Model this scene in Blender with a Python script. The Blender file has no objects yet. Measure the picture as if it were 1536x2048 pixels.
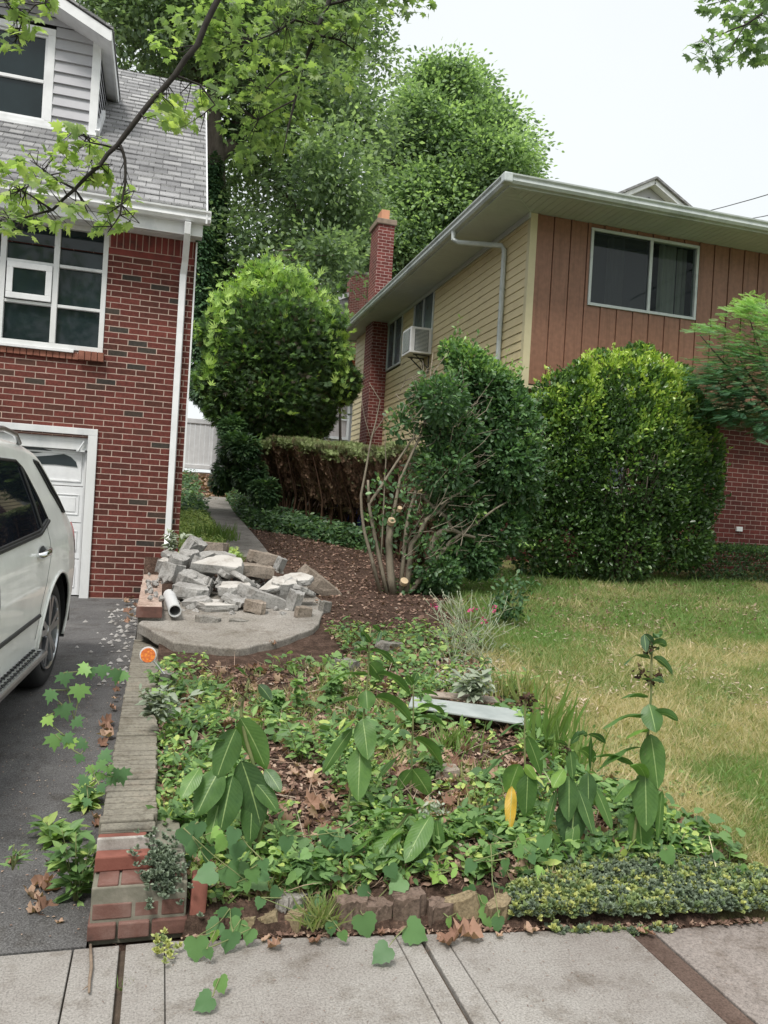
import bpy, bmesh, math, random
import numpy as np
from mathutils import Vector, Matrix
random.seed(7); rng = np.random.default_rng(11)
S = bpy.context.scene; COL = S.collection
# ------------------------------------------------------------------ camera, sky, sun, exposure
FPX, YAW, ROLL, EYE, CX, CY = 1570.0, math.radians(15.8), math.radians(3.35), 1.55, 768.0, 1024.0
fw = np.array([math.sin(YAW), math.cos(YAW), 0.0]); rt0 = np.array([math.cos(YAW), -math.sin(YAW), 0.0]); up0 = np.array([0, 0, 1.0])
RT = math.cos(ROLL)*rt0 + math.sin(ROLL)*up0; UP = -math.sin(ROLL)*rt0 + math.cos(ROLL)*up0
cam = bpy.data.cameras.new('camera'); camo = bpy.data.objects.new('camera', cam); COL.objects.link(camo)
cam.sensor_fit = 'HORIZONTAL'; cam.sensor_width = 36; cam.lens = 36*FPX/1536; cam.clip_start = 0.05; cam.clip_end = 500
camo.matrix_world = Matrix(((RT[0], UP[0], -fw[0], 0), (RT[1], UP[1], -fw[1], 0), (RT[2], UP[2], -fw[2], EYE), (0, 0, 0, 1)))
S.camera = camo
SUN_EL, SUN_AZ = 58, 215      # azimuth clockwise from +Y
w = bpy.data.worlds.new('World'); S.world = w; w.use_nodes = True
nt = w.node_tree; bg = nt.nodes['Background']; bg.inputs[1].default_value = 0.1
sky = nt.nodes.new('ShaderNodeTexSky'); sky.sky_type = 'NISHITA'; sky.sun_disc = False
sky.sun_elevation = math.radians(SUN_EL); sky.sun_rotation = math.radians(SUN_AZ); sky.dust_density = 3
tc = nt.nodes.new('ShaderNodeTexCoord'); sx = nt.nodes.new('ShaderNodeSeparateXYZ'); nt.links.new(tc.outputs['Generated'], sx.inputs[0])
cr = nt.nodes.new('ShaderNodeValToRGB'); nt.links.new(sx.outputs['Z'], cr.inputs[0])
cr.color_ramp.elements[0].color = (.72, .75, .75, 1); cr.color_ramp.elements[1].color = (1.5, 1.5, 1.5, 1); cr.color_ramp.elements[0].position = .58
nz = nt.nodes.new('ShaderNodeTexNoise'); nz.inputs['Scale'].default_value = 2.2; nz.inputs['Detail'].default_value = 4; nt.links.new(tc.outputs['Generated'], nz.inputs[0])
mr = nt.nodes.new('ShaderNodeMapRange'); mr.inputs[3].default_value = 9.6; mr.inputs[4].default_value = 11.0; nt.links.new(nz.outputs[0], mr.inputs[0])
vm = nt.nodes.new('ShaderNodeVectorMath'); vm.operation = 'SCALE'; nt.links.new(cr.outputs[0], vm.inputs[0]); nt.links.new(mr.outputs[0], vm.inputs['Scale'])
mx = nt.nodes.new('ShaderNodeMixRGB'); mx.inputs[0].default_value = .88; nt.links.new(sky.outputs[0], mx.inputs[1]); nt.links.new(vm.outputs[0], mx.inputs[2])
nt.links.new(mx.outputs[0], bg.inputs[0])
sl = bpy.data.lights.new('sun', 'SUN'); sl.energy = 2.4; sl.angle = math.radians(14); sl.color = (1, .96, .9)
so = bpy.data.objects.new('sun', sl); COL.objects.link(so)
az = math.radians(SUN_AZ); el = math.radians(SUN_EL)
so.rotation_euler = Vector((math.sin(az)*math.cos(el), math.cos(az)*math.cos(el), math.sin(el))).to_track_quat('Z', 'Y').to_euler()
S.view_settings.view_transform = 'Standard'; S.view_settings.look = 'None'; S.view_settings.exposure = 0.5; S.view_settings.gamma = 1
S.render.engine = 'CYCLES'
S.cycles.max_bounces = 6; S.cycles.transparent_max_bounces = 6

# ------------------------------------------------------------------ helpers
def at(px, py, X=None, Y=None, Z=None):
    """world point seen at photo pixel on a real plane of the place"""
    d = fw + (px-CX)/FPX*RT - (py-CY)/FPX*UP
    t = X/d[0] if X is not None else (Y/d[1] if Y is not None else (Z-EYE)/d[2])
    return np.array([0, 0, EYE]) + t*d
def V3(a): return Vector((float(a[0]), float(a[1]), float(a[2])))

def tag(o, label=None, cat=None, group=None, kind=None):
    if label: o['label'] = label
    if cat: o['category'] = cat
    if group: o['group'] = group
    if kind: o['kind'] = kind
    return o
def empty(name, loc, label=None, cat=None, group=None, rot=(0, 0, 0)):
    o = bpy.data.objects.new(name, None); COL.objects.link(o); o.location = [float(c) for c in loc]; o.rotation_euler = rot; o.empty_display_size = .1
    return tag(o, label, cat, group)
def link(name, me, mat=None, parent=None, smooth=False, bevel=0):
    o = bpy.data.objects.new(name, me); COL.objects.link(o)
    if mat: me.materials.append(mat)
    if parent is not None:
        # mesh is authored in world space: bring it into the parent's space
        pm = world_of(parent).inverted(); me.transform(pm); o.parent = parent
    if smooth:
        me.polygons.foreach_set('use_smooth', np.ones(len(me.polygons), dtype=bool))
    if bevel:
        b = o.modifiers.new('bevel', 'BEVEL'); b.width = bevel; b.segments = 2; b.limit_method = 'ANGLE'; b.angle_limit = math.radians(35)
    return o
def world_of(o):
    m = Matrix.LocRotScale(o.location, o.rotation_euler, o.scale)
    return world_of(o.parent) @ m if o.parent else m

class MB:
    def __init__(s): s.v = []; s.f = []; s.uv = None
    def vert(s, p): s.v.append((float(p[0]), float(p[1]), float(p[2]))); return len(s.v)-1
    def poly(s, pts): s.f.append([s.vert(p) for p in pts]); return s
    def box(s, x0, x1, y0, y1, z0, z1):
        b = len(s.v)
        for z in (z0, z1):
            for (x, y) in ((x0, y0), (x1, y0), (x1, y1), (x0, y1)): s.vert((x, y, z))
        for q in ((3, 2, 1, 0), (4, 5, 6, 7), (0, 1, 5, 4), (1, 2, 6, 5), (2, 3, 7, 6), (3, 0, 4, 7)): s.f.append([b+i for i in q])
        return s
    def bar(s, a, b_, w_, h_, upv=(0, 0, 1)):
        a = V3(a); b_ = V3(b_); d = (b_-a).normalized(); u = Vector(upv); x = d.cross(u)
        if x.length < 1e-4: x = d.cross(Vector((1, 0, 0)))
        x.normalize(); z = x.cross(d).normalized(); n = len(s.v)
        for p in (a, b_):
            for (i, j) in ((-1, -1), (1, -1), (1, 1), (-1, 1)): s.vert(p + x*i*w_/2 + z*j*h_/2)
        for q in ((0, 1, 2, 3), (7, 6, 5, 4), (0, 4, 5, 1), (1, 5, 6, 2), (2, 6, 7, 3), (3, 7, 4, 0)): s.f.append([n+i for i in q])
        return s
    def tube(s, path, r, n=8, cap=True):
        P = [V3(p) for p in path]; m = len(P)
        R = [r]*m if isinstance(r, (int, float)) else list(r)
        base = len(s.v); prev = None
        for i, p in enumerate(P):
            d = (P[min(i+1, m-1)]-P[max(i-1, 0)])
            d = d.normalized() if d.length > 1e-9 else Vector((0, 0, 1))
            if prev is None:
                x = d.orthogonal().normalized()
            else:
                x = (prev - d*prev.dot(d)); x = x.normalized() if x.length > 1e-6 else d.orthogonal().normalized()
            prev = x; y = d.cross(x)
            for k in range(n):
                a = 2*math.pi*k/n; s.vert(p + (x*math.cos(a)+y*math.sin(a))*R[i])
        for i in range(m-1):
            for k in range(n):
                a = base+i*n+k; b = base+i*n+(k+1) % n; s.f.append([a, b, b+n, a+n])
        if cap:
            s.f.append([base+k for k in range(n)][::-1]); s.f.append([base+(m-1)*n+k for k in range(n)])
        return s
    def prism(s, pts, off):
        """closed polygon pts (3d) pushed along off"""
        n = len(pts); b = len(s.v); o = np.array(off)
        for p in pts: s.vert(p)
        for p in pts: s.vert(np.array(p)+o)
        s.f.append([b+i for i in range(n)][::-1]); s.f.append([b+n+i for i in range(n)])
        for i in range(n): j = (i+1) % n; s.f.append([b+i, b+j, b+n+j, b+n+i])
        return s
    def build(s, name, mat, parent=None, smooth=False, bevel=0, weld=False, kind=None, label=None):
        me = bpy.data.meshes.new(name); me.from_pydata(s.v, [], s.f)
        bm = bmesh.new(); bm.from_mesh(me)
        if weld: bmesh.ops.remove_doubles(bm, verts=bm.verts, dist=1e-4)
        bmesh.ops.recalc_face_normals(bm, faces=bm.faces)
        uvl = bm.loops.layers.uv.new('UVMap')
        for f in bm.faces:
            n = f.normal; ax, ay, az_ = abs(n.x), abs(n.y), abs(n.z)
            for l in f.loops:
                c = l.vert.co
                l[uvl].uv = (c.x, c.z) if (ay >= ax and ay >= az_) else ((c.y, c.z) if ax >= az_ else (c.x, c.y))
        bm.to_mesh(me); bm.free()
        o = link(name, me, mat, parent, smooth, bevel)
        if kind: o['kind'] = kind
        if label: o['label'] = label
        return o

def vnoise(x, y, seed=0):
    """smooth value noise, numpy"""
    x = np.asarray(x, float); y = np.asarray(y, float)
    def h(i, j): 
        n = np.sin(i*127.1+j*311.7+seed*74.7)*43758.5453; return n-np.floor(n)
    xi, yi = np.floor(x), np.floor(y); u, v = x-xi, y-yi; u = u*u*(3-2*u); v = v*v*(3-2*v)
    return (h(xi, yi)*(1-u)+h(xi+1, yi)*u)*(1-v)+(h(xi, yi+1)*(1-u)+h(xi+1, yi+1)*u)*v

# ---- terrain
YB = [2.55, 2.8, 2.95, 3.3, 3.8, 4.5, 5.5, 6.3, 7, 8, 10, 18, 20, 22.5, 25, 32, 60, 100]; ZB = [.03, .03, .07, .15, .20, .26, .32, .37, .45, .60, .78, 1.30, 1.45, 1.95, 2.40, 2.7, 3.6, 4.5]
def drive_z(y): return np.clip((np.asarray(y, float)-2.85)*.0567, 0, .385)
def edge_y(x): return 2.86-np.clip(np.asarray(x, float)-.1, 0, 2.2)*.12
def gh(x, y):
    x = np.asarray(x, float); y = np.asarray(y, float)
    z = np.interp(y, YB, ZB) + (vnoise(x*1.3, y*1.3, 3)-.5)*.05*np.clip((y-2.6)*.8, 0, 1)
    z = z + .12*np.clip((y-8.8)*2, 0, 1)*np.clip((1.5-x)*2, 0, 1)*np.clip((11-y), 0, 1)
    d = drive_z(y)-.03
    z = np.where((x < np.where(y < 3.3, .16, .035)) & (y < 9.45) | (x < -.16) & (y < 9.7), d, z)
    return np.where(y < edge_y(x), -.03, z)

# ---- node materials
def newmat(name):
    m = bpy.data.materials.new(name); m.use_nodes = True; return m, m.node_tree, m.node_tree.nodes['Principled BSDF']
def ramp(nt, fac, stops, interp='LINEAR'):
    c = nt.nodes.new('ShaderNodeValToRGB'); e = c.color_ramp; e.interpolation = interp
    while len(e.elements) < len(stops): e.elements.new(.5)
    for el_, (p, col) in zip(e.elements, stops): el_.position = p; el_.color = (*col, 1)
    nt.links.new(fac, c.inputs[0]); return c.outputs[0]
def noise(nt, scale, detail=5, rough=.6, coord='Object', vec=None, stretch=None):
    t = nt.nodes.new('ShaderNodeTexCoord'); n = nt.nodes.new('ShaderNodeTexNoise')
    n.inputs['Scale'].default_value = scale; n.inputs['Detail'].default_value = detail; n.inputs['Roughness'].default_value = rough
    src = vec or t.outputs[coord]
    if stretch:
        mp = nt.nodes.new('ShaderNodeMapping'); mp.inputs['Scale'].default_value = stretch; nt.links.new(src, mp.inputs[0]); src = mp.outputs[0]
    nt.links.new(src, n.inputs['Vector']); return n.outputs['Fac']
def bump(nt, p, h, strength=.3, dist=.01):
    b = nt.nodes.new('ShaderNodeBump'); b.inputs['Strength'].default_value = strength; b.inputs['Distance'].default_value = dist
    nt.links.new(h, b.inputs['Height']); nt.links.new(b.outputs[0], p.inputs['Normal']); return b
def mix(nt, a, b, fac, mode='MIX'):
    m = nt.nodes.new('ShaderNodeMixRGB'); m.blend_type = mode
    for i, v in ((0, fac), (1, a), (2, b)):
        if isinstance(v, (int, float)): m.inputs[i].default_value = v
        elif isinstance(v, tuple): m.inputs[i].default_value = (*v, 1)
        else: nt.links.new(v, m.inputs[i])
    return m.outputs[0]
def mottled(name, cols, scale=8, rough=.8, bscale=None, bstr=.3, bdist=.01, coord='Object', spec=.3, metal=0, stretch=None, fine=None):
    m, nt, p = newmat(name); n = noise(nt, scale, 6, .65, coord, stretch=stretch)
    k = len(cols); st = [(.3+.4*i/(k-1) if k > 1 else .5, c) for i, c in enumerate(cols)]
    c = ramp(nt, n, st)
    if fine:
        f = noise(nt, fine[0], 2, .5, coord); c = mix(nt, c, ramp(nt, f, [(.35, (fine[1],)*3), (.65, (fine[2],)*3)]), 1.0, 'MULTIPLY')
    nt.links.new(c, p.inputs['Base Color']); p.inputs['Roughness'].default_value = rough; p.inputs['Specular IOR Level'].default_value = spec; p.inputs['Metallic'].default_value = metal
    if bscale: bump(nt, p, noise(nt, bscale, 6, .7, coord), bstr, bdist)
    return m
def brickmat(name, reds, mortar, bw=.213, rh=.0675, ms=.0048, dirt=.42, offs=(0, 0)):
    m, nt, p = newmat(name)
    t = nt.nodes.new('ShaderNodeTexCoord'); mp = nt.nodes.new('ShaderNodeMapping'); mp.inputs['Location'].default_value = (offs[0], offs[1], 0); nt.links.new(t.outputs['UV'], mp.inputs[0])
    wn = nt.nodes.new('ShaderNodeTexNoise'); wn.inputs['Scale'].default_value = 9; nt.links.new(mp.outputs[0], wn.inputs['Vector'])
    wv = nt.nodes.new('ShaderNodeVectorMath'); wv.operation = 'SCALE'; wv.inputs['Scale'].default_value = .006; nt.links.new(wn.outputs['Color'], wv.inputs[0])
    wa = nt.nodes.new('ShaderNodeVectorMath'); nt.links.new(mp.outputs[0], wa.inputs[0]); nt.links.new(wv.outputs[0], wa.inputs[1])
    b = nt.nodes.new('ShaderNodeTexBrick'); nt.links.new(wa.outputs[0], b.inputs['Vector'])
    b.inputs['Color1'].default_value = (0, 0, 0, 1); b.inputs['Color2'].default_value = (1, 1, 1, 1); b.inputs['Scale'].default_value = 1
    b.inputs['Mortar Size'].default_value = ms; b.inputs['Mortar Smooth'].default_value = .15; b.inputs['Brick Width'].default_value = bw; b.inputs['Row Height'].default_value = rh
    b.inputs['Mortar'].default_value = (.5, .5, .5, 1)
    c = ramp(nt, b.outputs['Color'], reds)
    n2 = noise(nt, 30, 5, .7, vec=mp.outputs[0]); c = mix(nt, c, ramp(nt, n2, [(.3, (1-dirt,)*3), (.7, (1.15,)*3)]), 1, 'MULTIPLY')
    n3 = noise(nt, 1.1, 4, .6, vec=mp.outputs[0]); c = mix(nt, c, ramp(nt, n3, [(.3, (.66, .66, .68)), (.65, (1.12, 1.08, 1.06))]), 1, 'MULTIPLY')
    mo = mix(nt, mortar, tuple(x*.62 for x in mortar), ramp(nt, noise(nt, 6, 5, .7, vec=mp.outputs[0]), [(.35, (0,)*3), (.7, (1,)*3)]))
    c = mix(nt, c, mo, b.outputs['Fac']); nt.links.new(c, p.inputs['Base Color']); p.inputs['Roughness'].default_value = .85; p.inputs['Specular IOR Level'].default_value = .25
    inv = nt.nodes.new('ShaderNodeMath'); inv.operation = 'SUBTRACT'; inv.inputs[0].default_value = 1; nt.links.new(b.outputs['Fac'], inv.inputs[1])
    ad = nt.nodes.new('ShaderNodeMath'); ad.operation = 'MULTIPLY_ADD'; ad.inputs[1].default_value = .25; nt.links.new(n2, ad.inputs[0]); nt.links.new(inv.outputs[0], ad.inputs[2])
    bump(nt, p, ad.outputs[0], .6, .006); return m
def leafmat(name, stops, rough=.5, trans=.3, spec=.35, midrib=False, tcol=1.25, sat=.92):
    m, nt, p = newmat(name)
    a = nt.nodes.new('ShaderNodeAttribute'); a.attribute_name = 'var'; hs = nt.nodes.new('ShaderNodeHueSaturation'); hs.inputs['Saturation'].default_value = sat; nt.links.new(ramp(nt, a.outputs['Fac'], stops), hs.inputs['Color']); c = hs.outputs[0]
    if midrib:
        t = nt.nodes.new('ShaderNodeTexCoord'); s = nt.nodes.new('ShaderNodeSeparateXYZ'); nt.links.new(t.outputs['UV'], s.inputs[0])
        mth = nt.nodes.new('ShaderNodeMath'); mth.operation = 'ABSOLUTE'; nt.links.new(s.outputs[0], mth.inputs[0])
        c = mix(nt, c, (.34, .46, .20), ramp(nt, mth.outputs[0], [(.008, (1,)*3), (.030, (0,)*3)]))
        wv = nt.nodes.new('ShaderNodeMath'); wv.operation = 'MULTIPLY_ADD'; wv.inputs[1].default_value = -.45; nt.links.new(mth.outputs[0], wv.inputs[0]); nt.links.new(s.outputs[1], wv.inputs[2])
        sn = nt.nodes.new('ShaderNodeMath'); sn.operation = 'MULTIPLY'; sn.inputs[1].default_value = 75; nt.links.new(wv.outputs[0], sn.inputs[0])
        s2 = nt.nodes.new('ShaderNodeMath'); s2.operation = 'SINE'; nt.links.new(sn.outputs[0], s2.inputs[0])
        c = mix(nt, c, (.16, .27, .09), ramp(nt, s2.outputs[0], [(.9, (0,)*3), (1, (.16,)*3)]))
        bl = noise(nt, 26, 5, .7); c = mix(nt, c, ramp(nt, bl, [(.3, (.75, .8, .8)), (.7, (1.12, 1.08, 1))]), 1, 'MULTIPLY'); bump(nt, p, s2.outputs[0], .12, .002)
    nt.links.new(c, p.inputs['Base Color']); p.inputs['Roughness'].default_value = rough; p.inputs['Specular IOR Level'].default_value = spec
    tr = nt.nodes.new('ShaderNodeBsdfTranslucent'); tcc = mix(nt, c, (tcol, tcol*1.1, tcol*.55), 1.0, 'MULTIPLY'); nt.links.new(tcc, tr.inputs[0])
    ms = nt.nodes.new('ShaderNodeMixShader'); ms.inputs[0].default_value = trans
    nt.links.new(p.outputs[0], ms.inputs[1]); nt.links.new(tr.outputs[0], ms.inputs[2]); nt.links.new(ms.outputs[0], nt.nodes['Material Output'].inputs[0]); return m
def plain(name, col, rough=.5, metal=0, spec=.5, coat=0):
    m, nt, p = newmat(name); n = noise(nt, 5, 5); c = mix(nt, col, tuple(x*.82 for x in col), ramp(nt, n, [(.4, (0,)*3), (.75, (1,)*3)]))
    nt.links.new(c, p.inputs['Base Color']); p.inputs['Roughness'].default_value = rough; p.inputs['Metallic'].default_value = metal; p.inputs['Specular IOR Level'].default_value = spec
    p.inputs['Coat Weight'].default_value = coat; p.inputs['Coat Roughness'].default_value = .03; return m

M = {}
M['brick'] = brickmat('red_brick', [(0, (.05, .045, .04)), (.04, (.06, .05, .04)), (.08, (.10, .038, .028)), (.5, (.135, .038, .030)), (1, (.175, .050, .039))], (.50, .38, .32), offs=(.05, .02))
M['brick_r'] = brickmat('dark_red_brick', [(0, (.09, .026, .022)), (1, (.14, .036, .03))], (.34, .26, .23), bw=.216, rh=.081)
M['brick_c'] = brickmat('chimney_brick', [(0, (.135, .038, .033)), (1, (.21, .055, .047))], (.48, .36, .32), bw=.205, rh=.078, ms=.006)
M['brick_far'] = brickmat('weathered_brick', [(0, (.14, .05, .04)), (1, (.26, .09, .07))], (.45, .36, .32), bw=.21, rh=.075, ms=.006)
M['white'] = plain('white_paint', (.74, .75, .76), .45)
M['aged_white'] = mottled('aged_white_paint', [(.50, .52, .53), (.66, .67, .67), (.60, .61, .60)], 3, .5, 20, .1, .003, stretch=(1, 1, .4))
M['gutter'] = mottled('grey_gutter_metal', [(.33, .37, .37), (.50, .54, .53), (.42, .46, .45)], 2.5, .42, spec=.5)
M['dark'] = plain('dark_interior', (.012, .014, .016), .6)
M['trim_dark'] = plain('dark_trim', (.03, .032, .035), .5)
def glassmat(name, col, rough=.04):
    m, nt, p = newmat(name); n = noise(nt, 1.6, 5, .6)
    c = ramp(nt, n, [(.35, col), (.7, tuple(x*1.8 for x in col))]); nt.links.new(c, p.inputs['Base Color'])
    p.inputs['Roughness'].default_value = rough; p.inputs['Specular IOR Level'].default_value = .38; bump(nt, p, noise(nt, .9, 2), .06, .05); return m
M['glass'] = glassmat('window_glass', (.010, .017, .019))
M['glass_grey'] = glassmat('screened_glass', (.05, .065, .075), .25)
M['carglass'] = glassmat('tinted_car_glass', (.006, .008, .012), .02)
M['siding'] = mottled('yellow_siding', [(.50, .42, .25), (.60, .515, .31), (.56, .475, .28)], 1.5, .55, 60, .08, .003, stretch=(1, 1, 3))
M['siding_w'] = mottled('grey_siding', [(.36, .36, .385), (.43, .43, .455)], 2, .5)
M['brown'] = mottled('brown_panel', [(.165, .082, .050), (.24, .122, .078), (.205, .102, .064)], 2, .42, 40, .15, .003, stretch=(6, 6, .35), fine=(14, .9, 1.08))
M['soffit'] = mottled('soffit_panel', [(.45, .48, .465), (.54, .57, .55)], 2, .5)
M['post'] = mottled('cream_post', [(.48, .43, .27), (.56, .50, .32)], 3, .5)
def shinglemat():
    m, nt, p = newmat('grey_shingle'); t = nt.nodes.new('ShaderNodeTexCoord')
    b = nt.nodes.new('ShaderNodeTexBrick'); nt.links.new(t.outputs['UV'], b.inputs['Vector']); b.inputs['Scale'].default_value = 1
    b.inputs['Color1'].default_value = (0, 0, 0, 1); b.inputs['Color2'].default_value = (1, 1, 1, 1); b.inputs['Mortar'].default_value = (0, 0, 0, 1)
    b.inputs['Mortar Size'].default_value = .0035; b.inputs['Brick Width'].default_value = .16; b.inputs['Row Height'].default_value = .13333; b.inputs['Mortar Smooth'].default_value = 0; b.offset = .37; b.offset_frequency = 2; b.squash = 1.4; b.squash_frequency = 3
    c = ramp(nt, b.outputs['Color'], [(0, (.19, .19, .195)), (.5, (.26, .26, .265)), (1, (.33, .33, .33))])
    c = mix(nt, c, ramp(nt, noise(nt, 1.3, 6, .7), [(.3, (.72,)*3), (.7, (1.12,)*3)]), 1, 'MULTIPLY'); c = mix(nt, c, ramp(nt, noise(nt, 90, 2), [(.3, (.7,)*3), (.7, (1.2,)*3)]), 1, 'MULTIPLY'); c = mix(nt, c, (.045, .045, .045), b.outputs['Fac'])  # near-black tab joints; the course lines paint in shadow under each row
    nt.links.new(c, p.inputs['Base Color']); p.inputs['Roughness'].default_value = .95; p.inputs['Specular IOR Level'].default_value = .15; return m
M['shingle'] = shinglemat()
def concmat(name, cols, fine=120, stain=True, lo=.55, hi=1.3):
    m, nt, p = newmat(name); n = noise(nt, 1.4, 7, .7); c = ramp(nt, n, [(.3, cols[0]), (.55, cols[1]), (.75, cols[2])])
    v = noise(nt, fine, 3, .8); c = mix(nt, c, ramp(nt, v, [(.32, (lo,)*3), (.5, (1,)*3), (.68, (hi,)*3)]), 1, 'MULTIPLY')
    if stain:
        s_ = noise(nt, 5, 6, .75); c = mix(nt, c, ramp(nt, s_, [(.3, (.6, .56, .52)), (.5, (1,)*3)]), 1, 'MULTIPLY')
    nt.links.new(c, p.inputs['Base Color']); p.inputs['Roughness'].default_value = .9; p.inputs['Specular IOR Level'].default_value = .2
    bump(nt, p, v, .35, .004); return m
M['sidewalk'] = concmat('sidewalk_concrete', [(.20, .18, .165), (.265, .25, .232), (.305, .29, .27)], 130)
M['apron'] = concmat('stained_concrete', [(.18, .155, .14), (.235, .207, .19), (.28, .255, .235)], 110)
M['asphalt'] = concmat('asphalt', [(.072, .070, .071), (.10, .098, .097), (.14, .135, .13)], 160, True, .45, 1.9)
M['slab'] = concmat('old_concrete', [(.15, .145, .125), (.25, .235, .215), (.32, .305, .285)], 70)
M['rubble'] = concmat('broken_concrete', [(.22, .215, .205), (.34, .33, .315), (.45, .44, .42)], 55, True, .6, 1.15)
M['rubble_tan'] = concmat('tan_broken_concrete', [(.17, .14, .11), (.28, .235, .195), (.36, .31, .265)], 55, True, .55, 1.2)
M['rubble_flat'] = concmat('smooth_concrete_face', [(.36, .34, .315), (.46, .44, .41), (.52, .50, .47)], 150, True, .85, 1.08)
M['dirt'] = mottled('joint_dirt', [(.05, .038, .028), (.10, .075, .055)], 20, .95, 60, .6, .01)
M['wood'] = mottled('weathered_wood', [(.16, .12, .09), (.25, .19, .14)], 6, .85, 30, .3, .004, stretch=(1, 8, 8))
M['bark'] = mottled('bark', [(.06, .05, .04), (.13, .11, .09)], 9, .95, 22, .7, .02, stretch=(1, 1, .3))
M['bark_dark'] = mottled('dark_branch_bark', [(.018, .016, .014), (.04, .035, .03)], 20, .9, 40, .5, .005)
M['bark_grey'] = mottled('grey_stem_bark', [(.11, .095, .07), (.22, .19, .145), (.16, .135, .10)], 14, .9, 50, .5, .005, stretch=(1, 1, .3))
M['twig_brown'] = mottled('brown_twigs', [(.05, .03, .02), (.13, .075, .045)], 12, .95)
M['cutwood'] = plain('fresh_cut_wood', (.55, .42, .27), .8)
M['chrome'] = plain('chrome', (.75, .76, .78), .12, 1)
M['alloy'] = plain('alloy_rim', (.55, .56, .58), .28, 1)
M['rubber'] = plain('tyre_rubber', (.018, .018, .019), .75)
M['carpaint'] = plain('white_car_paint', (.86, .87, .84), .3, 0, .4, .6)
M['blackplastic'] = plain('black_plastic', (.022, .023, .025), .5)
M['pvc'] = plain('grey_pvc', (.55, .56, .56), .4)
M['clay'] = plain('clay_flue', (.55, .27, .16), .8)
M['copper'] = mottled('chimney_cap_stone', [(.16, .12, .09), (.28, .22, .17)], 6, .9)
G = lambda *a: a
M['l_bush'] = leafmat('bush_leaves', [(0, (.03, .07, .022)), (.45, (.07, .15, .035)), (.7, (.20, .36, .05)), (1, (.46, .60, .09))], .32, .3, .6)
M['l_burn'] = leafmat('shrub_leaves', [(0, (.035, .08, .035)), (.6, (.075, .17, .06)), (.85, (.15, .29, .08)), (1, (.28, .45, .10))], .42, .3, .5)
M['l_yew'] = leafmat('yew_sprays', [(0, (.10, .07, .05)), (.12, (.04, .07, .035)), (.5, (.08, .16, .055)), (.75, (.20, .37, .08)), (1, (.46, .66, .13))], .6, .35)
M['l_hedge'] = leafmat('hedge_sprays', [(0, (.11, .07, .045)), (.35, (.34, .21, .135)), (.55, (.15, .15, .08)), (1, (.28, .36, .14))], .75, .15, .15)
M['l_tree'] = leafmat('tree_leaves', [(0, (.09, .14, .09)), (.5, (.19, .28, .155)), (1, (.36, .48, .25))], .5, .5)
M['l_tree2'] = leafmat('bright_tree_leaves', [(0, (.07, .12, .07)), (.5, (.20, .31, .15)), (1, (.42, .58, .27))], .5, .42)
M['l_ivy'] = leafmat('ivy_leaves', [(0, (.03, .07, .035)), (.6, (.07, .15, .06)), (1, (.18, .32, .10))], .4, .3)
M['l_maple'] = leafmat('maple_leaves', [(0, (.12, .19, .08)), (.5, (.26, .37, .12)), (1, (.46, .55, .17))], .45, .55)
M['l_mimosa'] = leafmat('mimosa_leaves', [(0, (.05, .14, .07)), (.6, (.12, .27, .12)), (1, (.30, .50, .14))], .5, .4)
M['l_weed'] = leafmat('weed_leaves', [(0, (.05, .11, .045)), (.5, (.13, .25, .075)), (.85, (.26, .42, .11)), (1, (.46, .56, .14))], .5, .35)
M['l_vine'] = leafmat('vine_leaves', [(0, (.045, .11, .05)), (.5, (.10, .22, .08)), (.85, (.22, .42, .09)), (1, (.34, .55, .10))], .5, .35)
M['l_milk'] = leafmat('milkweed_leaf', [(0, (.03, .065, .035)), (.35, (.07, .15, .045)), (.7, (.14, .27, .065)), (.9, (.28, .44, .06)), (.96, (.55, .36, .03)), (1, (.60, .38, .04))], .42, .3, .45, midrib=True, sat=1.0)
M['l_silver'] = leafmat('silver_leaves', [(0, (.20, .25, .18)), (1, (.42, .46, .36))], .8, .2)
M['l_sedum'] = leafmat('sedum', [(0, (.08, .13, .06)), (.6, (.17, .25, .11)), (.85, (.32, .38, .12)), (1, (.48, .50, .16))], .6, .15)
M['l_sedum_g'] = leafmat('grey_sedum', [(0, (.09, .13, .09)), (1, (.24, .30, .20))], .6, .1)
M['grass'] = leafmat('grass_blades', [(0, (.55, .46, .27)), (.3, (.42, .38, .18)), (.55, (.22, .27, .085)), (1, (.15, .28, .06))], .6, .4)
M['litter'] = leafmat('leaf_litter', [(0, (.11, .06, .045)), (.5, (.27, .165, .12)), (.85, (.43, .31, .23)), (1, (.58, .49, .40))], .85, .1, .15)
M['deadleaf'] = leafmat('dead_leaf', [(0, (.17, .085, .055)), (.5, (.33, .19, .13)), (1, (.52, .37, .26))], .8, .2, .15)
M['redleaf'] = leafmat('red_leaves', [(0, (.35, .05, .03)), (1, (.55, .16, .07))], .5, .3)
M['stem'] = mottled('green_stem', [(.12, .17, .06), (.22, .22, .10)], 10, .6)
M['stem_dark'] = mottled('withered_head', [(.035, .022, .018), (.09, .05, .035)], 30, .9)
M['orange'] = None

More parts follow.
